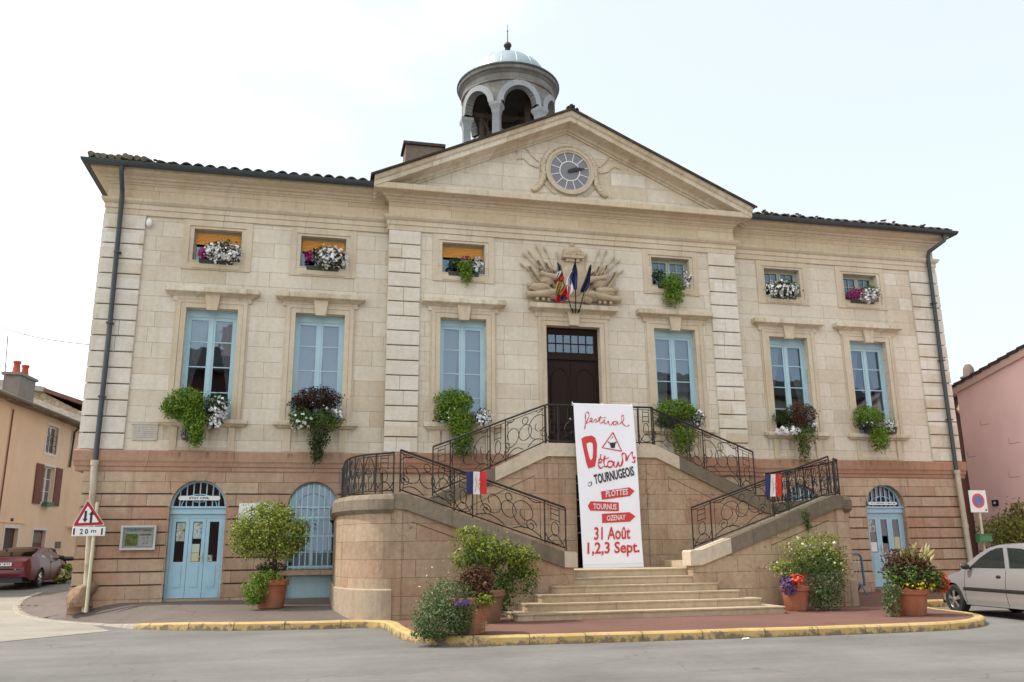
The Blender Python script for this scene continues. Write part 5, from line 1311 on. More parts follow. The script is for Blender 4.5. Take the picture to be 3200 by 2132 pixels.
def planter(label, wx, parts, grp, z0=4.835, hw=.52, dep=.26, ht=.2, troughmat='trough', yo=-.16):
    y0 = ctr(wx); b = (wx, y0+yo, z0)
    P = thing('window_planter', label, 'window planter', b, 0, grp)
    g = MB(); x, y, z = b; c = .03
    g.add([(x-hw+c,y-dep/2+c,z),(x+hw-c,y-dep/2+c,z),(x+hw-c,y+dep/2-c,z),(x-hw+c,y+dep/2-c,z),(x-hw,y-dep/2,z+ht),(x+hw,y-dep/2,z+ht),(x+hw,y+dep/2,z+ht),(x-hw,y+dep/2,z+ht),
           (x-hw+.03,y-dep/2+.03,z+ht),(x+hw-.03,y-dep/2+.03,z+ht),(x+hw-.03,y+dep/2-.03,z+ht),(x-hw+.03,y+dep/2-.03,z+ht)],
          [(0,3,2,1),(0,1,5,4),(1,2,6,5),(2,3,7,6),(3,0,4,7),(4,5,9,8),(5,6,10,9),(6,7,11,10),(7,4,8,11)])
    g.quad((x-hw+.03,y-dep/2+.03,z+ht-.03),(x+hw-.03,y-dep/2+.03,z+ht-.03),(x+hw-.03,y+dep/2-.03,z+ht-.03),(x-hw+.03,y+dep/2-.03,z+ht-.03))
    g.build('trough', M[troughmat], P)
    for name, mt, blobs, size, kw in parts: leaves(name, M[mt], P, blobs, size, sd(), **kw)
    return P
GP = 'planted troughs on the first-floor window sills'; GA = 'planted troughs in the attic windows'
T = dict(hang=.8); FL = dict(asp=.95, out=1.0)
def Yp(x): return ctr(x)-.32
y = Yp(WX[0])
planter('rounded bright green bush with white flowers spilling right, sill of the leftmost tall window', WX[0], [
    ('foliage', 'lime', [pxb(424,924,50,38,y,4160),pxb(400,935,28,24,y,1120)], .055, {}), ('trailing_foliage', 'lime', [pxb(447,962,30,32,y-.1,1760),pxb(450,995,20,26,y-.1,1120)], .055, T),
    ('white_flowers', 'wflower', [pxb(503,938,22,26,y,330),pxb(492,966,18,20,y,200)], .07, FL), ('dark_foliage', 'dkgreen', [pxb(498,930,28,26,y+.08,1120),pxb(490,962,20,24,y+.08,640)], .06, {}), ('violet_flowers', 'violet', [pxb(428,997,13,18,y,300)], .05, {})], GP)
y = Yp(WX[1])
planter('dark red leafy mound over white-flowered greenery trailing down, second tall window from the left', WX[1], [
    ('dark_foliage', 'darkred', [pxb(728,916,52,25,y,3520),pxb(690,925,25,18,y,640)], .055, {}), ('foliage', 'green', [pxb(695,962,32,26,y-.05,1280),pxb(750,965,36,26,y-.05,1440)], .055, {}),
    ('trailing_foliage', 'dkgreen', [pxb(732,1000,26,28,y-.1,1280),pxb(730,1035,16,28,y-.1,800)], .05, T), ('white_flowers', 'wflower', [pxb(690,968,30,22,y-.12,70),pxb(775,948,16,12,y-.1,60),pxb(745,930,30,20,y-.16,14)], .075, FL)], GP)
y = Yp(WX[2])
planter('bright green bush with long green tail in violet trough between front door and pilaster', WX[2], [
    ('foliage', 'lime', [pxb(1043,925,46,30,y,3840),pxb(1022,945,26,22,y,800)], .055, {}), ('trailing_foliage', 'lime', [pxb(1060,965,32,34,y-.1,2080),pxb(1066,1000,24,26,y-.1,1120)], .055, T),
    ('dark_foliage', 'green', [pxb(1062,1025,24,22,y-.06,960)], .05, T), ('white_flowers', 'wflower', [pxb(1110,962,22,22,y,230),pxb(1020,960,24,10,y-.15,16),pxb(1040,935,30,15,y-.3,8)], .07, FL), ('dark_green_foliage', 'dkgreen', [pxb(1108,960,22,20,y+.06,400),pxb(1015,960,16,12,y,200)], .055, {})], GP, troughmat='purplebox')  # dkgreen masses are leaves of a darker green
y = Yp(WX[3])
planter('rounded green bush and drooping tail in the window directly behind the stair railing', WX[3], [
    ('foliage', 'lime', [pxb(1556,942,44,23,y,3520)], .055, {}), ('trailing_foliage', 'lime', [pxb(1570,990,27,24,y-.1,1440),pxb(1572,1018,22,26,y-.1,1120)], .055, T),
    ('dark_green_foliage', 'dkgreen', [pxb(1532,968,24,14,y,600),pxb(1600,962,20,20,y+.04,500)], .055, {}), ('white_flowers', 'wflower', [pxb(1605,962,16,20,y-.04,90)], .07, FL)], GP, troughmat='purplebox')
y = Yp(WX[4])
planter('copper-red plant with a row of white flowers and long tail, second window from right', WX[4], [
    ('dark_foliage', 'copper', [pxb(1840,952,34,26,y,2400)], .055, {}), ('dark_green_foliage', 'dkgreen', [pxb(1802,960,26,18,y,800)], .055, {}), ('white_flowers', 'wflower', [pxb(1810,990,30,11,y-.1,150),pxb(1870,975,8,8,y-.1,20)], .075, FL),
    ('trailing_foliage', 'green', [pxb(1850,995,24,24,y-.08,1120),pxb(1848,1028,13,28,y-.1,800)], .05, T)], GP)
y = Yp(WX[5])
planter('small bright green bush with short green tail, sill of the rightmost tall window', WX[5], [
    ('foliage', 'lime', [pxb(1996,956,32,22,y,2400)], .055, {}), ('trailing_foliage', 'lime', [pxb(2020,992,19,22,y-.1,960),pxb(2022,1015,17,19,y-.1,720)], .055, T),
    ('dark_green_foliage', 'dkgreen', [pxb(1985,977,20,8,y,250),pxb(2040,978,15,16,y+.05,300)], .05, {}), ('white_flowers', 'wflower', [pxb(2043,978,15,18,y,110),pxb(1990,975,18,6,y-.12,12)], .065, FL)], GP)
def Ya(x): return ctr(x)-.10
AT = dict(z0=8.99, hw=.45, dep=.17, ht=.14, yo=.05)
y = Ya(WX[0]); planter('white flowers with a magenta bunch at their left, attic window with a half-drawn blind, leftmost', WX[0], [
    ('white_flowers', 'wflower', [pxb(515,582,38,24,y-.06,330),pxb(485,578,20,16,y-.04,110)], .085, FL), ('foliage', 'dkgreen', [pxb(510,578,40,20,y+.05,1120)], .07, {}), ('magenta_flowers', 'magenta', [pxb(464,582,11,14,y,200)], .06, FL)], GA, **AT)
y = Ya(WX[1]); planter('big white flower cushion with a magenta bunch, attic window second from the left', WX[1], [
    ('white_flowers', 'wflower', [pxb(760,594,38,24,y-.06,380)], .085, FL), ('foliage', 'dkgreen', [pxb(758,592,38,22,y+.05,1120)], .07, {}), ('magenta_flowers', 'magenta', [pxb(710,588,12,12,y,180)], .06, FL)], GA, **AT)
y = Ya(WX[2]); planter('green trailing plant with pink and white flowers under an ochre blind beside the relief', WX[2], [
    ('foliage', 'lime', [pxb(1068,608,19,16,y-.06,960),pxb(1072,630,14,18,y-.08,640)], .055, T), ('white_flowers', 'wflower', [pxb(1095,608,13,17,y-.04,110)], .075, FL), ('dark_green_foliage', 'dkgreen', [pxb(1094,608,14,16,y+.04,300),pxb(1045,605,14,14,y+.06,250)], .06, {}), ('pink_flowers', 'magenta', [pxb(1070,593,13,5,y-.03,60)], .055, FL)], GA, **AT)
y = Ya(WX[3]); planter('lush bright green plant hanging far over an attic sill, no blind above it', WX[3], [
    ('foliage', 'lime', [pxb(1545,648,26,22,y-.08,1600),pxb(1547,675,22,22,y-.1,1280)], .055, T), ('dark_green_foliage', 'dkgreen', [pxb(1512,632,14,14,y+.05,300)], .06, {}), ('white_flowers', 'wflower', [pxb(1578,643,12,17,y-.03,60)], .07, FL), ('violet_flowers', 'violet', [pxb(1576,640,12,14,y+.02,120)], .055, {})], GA, **AT)
y = Ya(WX[4]); planter('white flowers only, attic window second from the right', WX[4], [
    ('white_flowers', 'wflower', [pxb(1800,665,36,20,y-.05,260)], .08, FL), ('foliage', 'dkgreen', [pxb(1798,662,36,20,y+.04,1040)], .065, {})], GA, **AT)
y = Ya(WX[5]); planter('dull magenta and white flowers side by side, rightmost attic window', WX[5], [
    ('magenta_flowers', 'magenta', [pxb(1963,676,18,13,y,260)], .06, FL), ('white_flowers', 'wflower', [pxb(1996,680,24,17,y-.05,200)], .08, FL), ('foliage', 'green', [pxb(1992,674,26,17,y+.04,720)], .06, {})], GA, **AT)

# ------------------------------------------------------------------ big pots
def pot(par, x, y, z, rb, rt, h, mat='terra', square=False, soil=True):
    g = MB(); n_ = 4 if square else 28; k = math.sqrt(2) if square else 1
    prof = [(0,0),(rb*.94,0),(rb,.02),(lerp(rb,rt,.78),h*.78),(rt*1.0,h*.79),(rt*1.07,h*.81),(rt*1.09,h*.97),(rt*1.04,h),(rt*.93,h),(rt*.90,h-.05),(0,h-.05)]
    g.lathe([(a*k,b) for a, b in prof], (x,y,z), n_, PI/4 if square else 0, 2*PI+(PI/4 if square else 0))
    p = g.build('pot', M[mat], par, smooth='auto'); return p
leaves('weed_tuft', M['green'], ST, [pxb(1852,1180,8,14,-4.50,160,.05),pxb(1857,1203,6,14,-4.46,110,.05)], .05, 77, hang=1.0)
# topiary by the left door
px_, py_ = -7.84, -1.95; z0 = pave_h(px_, py_)
TP = thing('potted_shrub', 'tall round yellow-green shrub on bare stems in terracotta pot beside the barred window', 'potted shrub', (px_,py_,z0))
pot(TP, px_, py_, z0, .29, .36, .62)
cc = at(620,1222,py_)
mb = MB(); rg = random.Random(5)
for k in range(7):
    a = rg.uniform(0,6.28); mb.tube([(px_+.07*math.cos(a),py_+.07*math.sin(a),z0+.55),(px_+.10*math.cos(a+.5)-.03,py_+.1*math.sin(a+.5),z0+1.0),(cc.x+.3*math.cos(a+.3),cc.y+.3*math.sin(a+.3),cc.z-.2),(cc.x+.55*math.cos(a),cc.y+.5*math.sin(a),cc.z+.25)], [.022,.018,.014,.006], 5)
mb.build('stem', M['bark'], TP)
leaves('crown', M['topiary'], TP, [pxb(605,1215,70,55,py_,4200,.62),pxb(660,1222,50,48,py_,2200,.5),pxb(570,1240,42,40,py_,1600,.45),pxb(620,1262,62,28,py_,1500,.5),pxb(690,1225,22,32,py_,500,.25),pxb(625,1172,46,20,py_,900,.35),pxb(555,1215,24,26,py_-.2,500,.3),pxb(660,1262,34,26,py_-.2,700,.3)], .055, 3, gap=.7, spray=.2)
leaves('trailing_foliage', M['lime'], TP, [pxb(610,1325,40,20,py_-.25,900,.3),pxb(588,1350,30,28,py_-.38,1100,.2),pxb(585,1375,22,14,py_-.36,350,.14)], .05, 4, hang=.7)
leaves('dark_foliage', M['dkgreen'], TP, [pxb(625,1303,34,12,py_,600,.25)], .05, 9)
# front pot group on the kerb corner
px_, py_ = -4.28, -7.55; z0 = pave_h(px_, py_)
FP = thing('flower_pot', 'pot hidden by grey-green trailing plant and dark red leaves at the kerb corner', 'flower pot', (px_,py_,z0))
pot(FP, px_, py_, z0, .27, .34, .60)
leaves('trailing_foliage', M['silvergreen'], FP, [pxb(1030,1372,58,48,-7.75,4200,.45),pxb(1008,1415,58,46,-7.85,3600,.42),pxb(990,1440,42,26,-7.9,1200,.3),pxb(1060,1420,34,40,-7.95,1300,.2)], .040, 5, hang=.5, gap=.2, spray=.1)
leaves('dark_red_foliage', M['copper'], FP, [pxb(1094,1335,38,32,-7.6,2000,.3),pxb(1100,1370,30,25,-7.7,800,.22)], .055, 6)
leaves('violet_flowers', M['violet'], FP, [pxb(1062,1386,24,10,-8.1,70,.14)], .05, 7, **FL)
leaves('yellow_green_foliage', M['lime'], FP, [pxb(1112,1378,24,14,-7.95,160,.15)], .05, 8)
leaves('dry_stems', M['spike'], FP, [pxb(1110,1438,16,12,-7.8,160,.12),pxb(1105,1405,22,14,-7.9,90,.12)], .05, 9, asp=.15)
leaves('weeds', M['green'], FP, [pxb(985,1458,45,9,-7.95,500,.25)], .045, 10)
# tall urn with climbing shrub behind it, against the stair wall
q = at(1122,1420,-5.75); px_, py_ = q.x, -5.6; z0 = pave_h(px_, py_)
BP_ = thing('potted_shrub', 'spreading light green shrub in a pot against the stair wall behind another pot', 'potted shrub', (px_,py_,z0))
pot(BP_, px_, py_, z0, .26, .34, .62, 'darkterra')
leaves('foliage', M['green'], BP_, [pxb(1105,1275,55,42,-5.5,2000,.4),pxb(1160,1300,52,48,-5.4,2000,.4),pxb(1150,1360,32,44,-5.4,1200,.3),pxb(1195,1335,36,36,-5.4,900,.3)], .055, 11, hang=.3, gap=.6, spray=.22)
leaves('pale_foliage', M['topiary'], BP_, [pxb(1090,1240,45,26,-5.7,600,.25),pxb(1135,1265,55,35,-5.7,900,.3),pxb(1195,1278,42,26,-5.6,900,.25),pxb(1212,1315,26,20,-5.5,350,.2),pxb(1082,1220,28,11,-5.6,150,.2),pxb(1060,1285,22,30,-5.6,250,.2)], .06, 12, gap=.4, spray=.25)
leaves('sparse_twigs', M['cream'], BP_, [pxb(1020,1330,60,45,-5.0,50,.25),pxb(1225,1335,22,30,-5.4,30,.2)], .045, 13)
mb = MB()
for k in range(9):
    a = RNG.uniform(0,6.28); mb.tube([(px_,py_,z0+.7),(px_+.2*math.cos(a),py_+.15*math.sin(a),z0+1.1),(px_+.65*math.cos(a),py_+.3*math.sin(a),z0+1.3+.3*RNG.random())],[.014,.01,.004],4)
mb.build('stem', M['bark'], BP_)
# pot right of the stairs
q = at(1838,1393,-5.15); px_, py_ = q.x, -5.0; z0 = pave_h(px_, py_)
RP = thing('flower_pot', 'terracotta pot with violet and orange-red flowers under airy cream-flowered greenery by the stair', 'flower pot', (px_,py_,z0))
pot(RP, px_, py_, z0, .24, .30, .52)
leaves('foliage', M['green'], RP, [pxb(1868,1292,50,34,-4.95,1500,.35),pxb(1905,1285,38,36,-4.9,900,.3),pxb(1822,1312,28,20,-5.0,500,.25)], .05, 21, gap=.5, spray=.2)
leaves('trailing_foliage', M['silvergreen'], RP, [pxb(1897,1335,42,38,-5.15,2200,.34),pxb(1897,1372,36,26,-5.2,1400,.3)], .045, 22, hang=.5)
leaves('cream_flowers', M['cream'], RP, [pxb(1860,1258,56,30,-5.1,85,.35),pxb(1915,1300,40,40,-5.15,45,.3),pxb(1800,1310,36,18,-5.1,40,.25)], .05, 23, **FL)
leaves('airy_foliage', M['topiary'], RP, [pxb(1850,1262,60,34,-5.05,900,.3),pxb(1915,1270,34,42,-4.95,600,.25),pxb(1800,1305,34,18,-5.1,350,.2),pxb(1880,1240,40,14,-5.0,260,.3),pxb(1925,1310,26,26,-5.1,300,.2)], .05, 24, gap=.6, spray=.3)
leaves('violet_flowers', M['violet'], RP, [pxb(1812,1345,17,24,-5.25,420,.2)], .05, 25, **FL); leaves('orange_flowers', M['orangefl'], RP, [pxb(1831,1333,16,12,-5.35,230,.15)], .06, 26, **FL)
# front right terracotta pot
px_, py_ = 5.08, -6.75; z0 = pave_h(px_, py_)
GPT = thing('flower_pot', 'wide terracotta pot with dark foliage and pale spikes beside the silver car', 'flower pot', (px_,py_,z0))
pot(GPT, px_, py_, z0, .31, .38, .52)
leaves('dark_foliage', M['darkred'], GPT, [pxb(2078,1312,48,32,-6.8,1700,.35),pxb(2110,1325,50,32,-6.8,1700,.35)], .06, 31)
leaves('mid_foliage', M['green'], GPT, [pxb(2095,1325,62,30,-6.95,1500,.36),pxb(2140,1340,25,22,-6.9,400,.25)], .06, 32)
leaves('copper_foliage', M['copper'], GPT, [pxb(2065,1285,38,22,-6.8,700,.3),pxb(2105,1290,25,18,-6.9,300,.25)], .06, 33)
leaves('trailing_foliage', M['silvergreen'], GPT, [pxb(2047,1352,17,24,-6.95,700,.2),pxb(2048,1385,16,28,-7.0,900,.18)], .045, 34, hang=.6)
leaves('yellow_flowers', M['yellowfl'], GPT, [pxb(2112,1347,36,12,-7.15,75,.15)], .05, 35, **FL); leaves('red_flowers', M['orangefl'], GPT, [pxb(2164,1338,13,24,-6.9,330,.15)], .07, 36, **FL)
mb = MB(); rg = random.Random(8)
for k in range(36):
    b0 = at(rg.uniform(2072,2128), 1312, -6.8+rg.uniform(-.15,.15)); t0 = at(rg.uniform(2060,2150), rg.uniform(1243,1285), -6.85+rg.uniform(-.2,.2)); m0 = b0.lerp(t0,.55)
    mb.tube([b0, m0, m0.lerp(t0,.6), t0], [.008,.026,.027,.005], 5)
mb.build('flower_spikes', M['spike'], GPT)
# shrubs right behind the silver car and left by the lane
q = at(2320,1240,-.6); gz = 0
SH = thing('shrub', 'large olive-green shrub in front of the pink house', 'shrub', (q.x,-.6,0.15))
leaves('foliage', M['bush'], SH, [pxb(2312,1222,44,36,-.6,2400,.7),pxb(2352,1190,42,36,-.5,2200,.7),pxb(2410,1210,50,55,-.5,2500,.8),pxb(2350,1265,70,45,-.6,2500,.8)], .08, 41, gap=.5, spray=.25)
mb = MB(); 
for k in range(6): mb.tube([(q.x+RNG.uniform(-.3,.8),-.6+RNG.uniform(-.3,.3),0.1),(q.x+RNG.uniform(-.4,1.),-.6,1.2),(q.x+RNG.uniform(-.4,1.2),-.6,2.0)],[.04,.03,.01],5)
mb.build('trunk', M['bark'], SH)
q = at(142,1345,13.4)
SB = thing('shrub', 'small pale yellow-green bush in the lane beside the dark red coupe', 'shrub', (q.x,13.4,road_h(-16,13.4)))
leaves('foliage', M['topiary'], SB, [pxb(143,1325,16,18,13.4,700,.5),pxb(152,1308,12,12,13.6,250,.4)], .13, 43); leaves('cream_flowers', M['cream'], SB, [pxb(140,1322,16,18,13.2,60,.45)], .14, 44, **FL)
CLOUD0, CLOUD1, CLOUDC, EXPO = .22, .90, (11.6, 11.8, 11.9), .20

# ------------------------------------------------------------------ things on the wall
NB = thing('notice_board', 'grey glazed notice board with a green photo sheet on the ground floor wall', 'notice board', (-11.1,-.1,1.6))
mb = MB(); rails(mb, -11.50, -10.70, 1.60, 2.18, -.17, .05, .115); mb.box(-11.45,-10.75,-.065,-.05,1.65,2.13); mb.build('frame', M['alu'], NB)
sheet('poster', M['posterg'], -11.40, -11.12, 1.70, 1.98, -.068, NB); sheet('notice', M['paperw'], -11.09, -10.80, 1.69, 1.93, -.068, NB); sheet('header_strip', M['posterb'], -11.38, -10.82, 2.04, 2.10, -.068, NB); sheet('notice', M['posterg'], -11.09, -10.82, 1.94, 1.98, -.068, NB)
mb = MB(); rg = random.Random(2)
for cx_, cz_ in ((-11.01,1.87),(-10.91,1.88),(-11.0,1.75),(-10.9,1.76)):
    for k in range(3): x = cx_+rg.uniform(-.03,.01); mb.box(x,x+rg.uniform(.02,.045),-.0745,-.0735,cz_+k*.018-.015,cz_+k*.018-.005)
mb.box(-11.07,-10.83,-.0745,-.0735,1.815,1.819); mb.build('printed_lines', M['black'], NB)
mb = MB(); mb.blob((-11.30,-.074,1.76),(.05,.002,.03),6); mb.build('red_spot', plain('brick_print',(.3,.12,.08),.5,.2,6), NB)
g = MB(); g.quad((-11.45,-.135,1.65),(-10.75,-.135,1.65),(-10.75,-.135,2.13),(-11.45,-.135,2.13)); g.build('pane', glass('board_glass', (.9,.92,.92), .03), NB)
PQ = thing('wall_plaque', 'small carved stone plaque with worn lines of lettering near the left corner pilaster', 'plaque', (-11.19,0,4.28))
mb = MB(); mb.box(-11.49,-10.90,-.03,.0,4.27,4.66); mb.box(-11.51,-10.88,-.045,0,4.66,4.69); mb.build('slab', M['plaque'], PQ)
mb = MB(); rg = random.Random(4)
for k in range(6):
    x = -11.46
    while x < -10.95: w = rg.uniform(.03,.1); mb.box(x,min(x+w,-10.93),-.0325,-.0305,4.33+k*.052,4.342+k*.052); x += w+.02
mb.build('worn_lettering', plain('faint_grey',(.26,.24,.21),.9,.1,8), PQ)
LP = thing('wall_lamp', 'small white security lamp high beside the left corner pilaster', 'wall lamp', (-11.58,-.05,10.02))
mb = MB(); mb.blob((-11.56,-.10,10.02),(.075,.08,.12),8,.1,1); mb.box(-11.62,-11.52,-.04,0,9.96,10.1); mb.build('housing', M['white'], LP, smooth='auto')
# name plates above the street doors
for (x, lab, txt) in ((-9.79,'white name plate over the left blue door','ETAT CIVIL'),(9.79,'white name plate over the right blue door',None)):
    NP = thing('name_plate', lab, 'name plate', (x,.08,2.66))
    mb = MB(); zc = 2.85 if x < 0 else 2.74; hh = .055 if x < 0 else .045; hw = .50
    P_ = [(x+sx*(hw-.05)+.05*math.cos(t), zc+sz*(hh-.05 if hh > .05 else 0)+min(.05,hh)*math.sin(t)) for sx, sz, ts in ((1,-1,(-90,-45,0)),(1,1,(0,45,90)),(-1,1,(90,135,180)),(-1,-1,(180,225,270))) for t in map(rad, ts)]
    mb.prism_y(P_, .075, .095); mb.box(x-.4,x-.37,.094,.15,zc-.02,zc+.02); mb.box(x+.37,x+.4,.094,.15,zc-.02,zc+.02); mb.build('plate', M['enamel'], NP)
    if txt: wtext('lettering', txt, M['black'], NP, x-.24, x+.24, zc-.028, zc+.03, .072, .03)
    else:
        g = MB(); rg = random.Random(9); xx = x-.40
        while xx < x+.42:
            if rg.random() > .12: g.box(xx,xx+.009,.0725,.0745,zc-.02,zc+.02); g.box(xx,xx+.02,.0725,.0745,zc+rg.choice((-.018,0,.012)),zc+rg.choice((-.018,0,.012))*0+.018)
            xx += .028
        g.build('lettering', plain('grey_print',(.12,.12,.13),.5,.1,8), NP)
WB = thing('wall_sign', 'white sign board with a small black emblem on the wall behind the round shrub', 'wall sign', (-8.4,-.08,2.3))
a, b = at(550,1157,-.1), at(628,1185,-.1)
mb = MB(); mb.cbox(a.x,b.x,-.12,-.045,b.z-.25,a.z,.01); mb.build('board', M['enamel'], WB)
mb = MB(); e = at(604,1163,-.125)
for dx, dz in ((0,0),(.03,.02),(.05,-.02),(.02,-.05),(-.02,-.04)): mb.blob((e.x+dx,-.122,e.z+dz),(.022,.003,.022),5)
mb.build('emblem', M['black'], WB)

# ------------------------------------------------------------------ road signs
SG = thing('road_sign', 'red-bordered triangular sign with two arrows and a distance plate on a cream post', 'road sign', (-12.03,-.42,pave_h(-12.03,-.42)))
y = -.42
mb = MB(); mb.tube([(-12.03,y,.2),(-12.03,y,2.72)], .04, 10); mb.box(-12.09,-11.97,y-.045,y+.04,2.02,2.06); mb.box(-12.09,-11.97,y-.045,y+.04,2.40,2.44); mb.build('post', M['signpost'], SG, smooth='auto')
A_, B_, C_ = at(202,1150,y-.06), at(168,1209,y-.06), at(239,1206,y-.06)
def tri(k, yy, mat, name):
    c = (A_+B_+C_)/3; g = MB(); pts = []
    for p, q, r in ((A_,B_,C_),(B_,C_,A_),(C_,A_,B_)):
        P0 = c+(p-c)*k; d1 = (q-p).normalized(); d2 = (r-p).normalized(); rr = .05*k
        for t in (0,.25,.5,.75,1): a1 = P0+d2*rr; a2 = P0+d1*rr; v = (a1*(1-t)**2+P0*2*t*(1-t)+a2*t*t); pts.append((v.x, v.z))
    g.prism_y(pts, yy, yy+.008); return g.build(name, M[mat], SG)
tri(1.06, y-.065, 'enamel', 'sign_plate'); tri(1.0, y-.070, 'signred', 'red_border'); tri(.68, y-.075, 'enamel', 'white_field')
cc_ = (A_+B_+C_)/3
def arrow(xc, z0, z1, up, name='arrow'):
    g = MB(); w, hw, hh = .026, .058, .09
    P_ = [(xc-w,z0),(xc+w,z0),(xc+w,z1-hh),(xc+hw,z1-hh),(xc,z1),(xc-hw,z1-hh),(xc-w,z1-hh)]
    if not up: P_ = [(x, z0+z1-z) for x, z in P_][::-1]
    g.prism_y(P_, y-.079, y-.075); g.build(name, M['black'], SG)
arrow(cc_.x-.062, cc_.z-.13, cc_.z+.145, False); arrow(cc_.x+.066, cc_.z-.135, cc_.z+.14, True)
a, b = at(167,1211,y-.06), at(241,1232,y-.06)
mb = MB(); mb.cbox(a.x,b.x,y-.072,y-.055,b.z,a.z-.0,.012); mb.build('distance_plate', M['enamel'], SG)
zc = (a.z+b.z)/2; w = b.x-a.x
for s_, u0, u1, hh, mt in (('1',.03,.085,.075,'black'),('2',.235,.325,.065,'black'),('0',.385,.485,.06,'black'),('m',.565,.73,.042,'greyc'),('1',.875,.925,.075,'black')):
    wtext('lettering', s_, M[mt], SG, a.x+w*u0, a.x+w*u1, zc-hh+(.0 if s_ != 'm' else .012), zc+hh-(0 if s_ != 'm' else .008), y-.074, .03)
NS = thing('road_sign', 'square white sign with a red and blue disc and a green box on its post', 'road sign', (11.42,-1.9,pave_h(11.4,-1.9)))
y = -1.9; a, b = at(2225,1127,y), at(2271,1178,y); cx_, cz_ = (a.x+b.x)/2, (a.z+b.z)/2; hw = (b.x-a.x)/2
mb = MB(); mb.tube([(cx_+.03,y+.05,.1),(cx_+.03,y+.05,cz_+.25)], .035, 10); mb.build('post', M['signpost'], NS, smooth='auto')
mb = MB(); mb.cbox(cx_-hw,cx_+hw,y-.012,y+.012,cz_-.31,cz_+.31,.01); mb.build('sign_plate', M['enamel'], NS)
def disc(r, yy, mat, name, xx=cx_-.01, zz=cz_+.02):
    g = MB(); g.prism_y([(xx+r*math.cos(2*PI*k/32), zz+r*math.sin(2*PI*k/32)) for k in range(32)], yy, yy+.005); g.build(name, M[mat], NS)
disc(.205, y-.017, 'signbrightred', 'red_ring'); disc(.145, y-.021, 'signblue', 'blue_disc'); disc(.028, y-.017, 'black', 'black_dot', cx_+hw-.07, cz_-.24)
a, b = at(2248,1229,y-.1), at(2279,1246,y-.1)
mb = MB(); mb.cbox(a.x,b.x,y-.16,y+.02,b.z,a.z,.02); mb.box(a.x-.015,b.x+.015,y-.17,y+.02,a.z,a.z+.025); mb.build('green_box', M['greenbin'], NS)
# crowd barrier
BR = thing('crowd_barrier', 'blue steel crowd barrier leaning beside the right blue door', 'barrier', (7.95,-1.0,.2))
y = -1.0; zg = pave_h(7.9,y)
mb = MB(); xl, xr = 6.60, 8.12
mb.tube([(xl,y,zg+.22),(xl,y,zg+1.0),(xl+.08,y,zg+1.08),(xr-.10,y,zg+1.08),(xr-.02,y,zg+1.0),(xr,y,zg+.22)], .032, 8); mb.tube([(xl,y,zg+.25),(xr,y,zg+.25)], .02, 6)
mb.build('frame', M['barrier'], BR, smooth='auto')
mb = MB()
for k in range(1,14): x = xl+(xr-xl)*k/14; mb.tube([(x,y,zg+.25),(x,y,zg+1.06)], .009, 5)
mb.tube([(xl,y,zg+.88),(xr,y,zg+.88)], .010, 5)
mb.build('bars', M['alu'], BR)
for x in (xl+.15, xr-.12):
    mb = MB(); mb.tube([(x-.02,y-.26,zg),(x-.0,y,zg+.25),(x+.02,y+.26,zg)], .026, 6); mb.build('foot', M['barrier'], BR)
# bumper stone
BS = MB(); zg = .36; prof = [(.27,0),(.285,.1),(.275,.22),(.25,.34),(.21,.44),(.13,.51),(.05,.54),(0,.545)]
BS.lathe(prof, (-12.24,-.10,zg-.03), 16)
BS.v = [(x+.13*mnoise.noise(Vector((x*4.3,yy*4.3,z*4)))+.30*max(0,z-.5), yy+.06*mnoise.noise(Vector((x*3+9,yy*3,z*3))), z+.05*mnoise.noise(Vector((x*4,yy*4,5)))) for x, yy, z in BS.v]
tag(BS.build('bumper_stone', stone('worn_bumper_stone', (.25,.165,.105), (.31,.21,.135), (.08,.05,.03), bw=40, bh=40, z0=-20, lines=False, streak=.5, weath=(.13,.085,.055), bmp=.9, mot=.7, crack=1), None, smooth=False), 'rounded brown guard stone at the left corner of the town hall', 'guard stone')
# scraps of litter
LT = MB(); q = (-.05,-8.62); LT.v = []; 
for k in range(3): LT.blob((.30+k*.05,-8.66+.03*k,.015),(.035,.03,.018),4,.6,k)
tag(LT.build('litter', M['paperw']), 'crumpled white scrap of paper on the road beside the yellow kerb', 'litter')

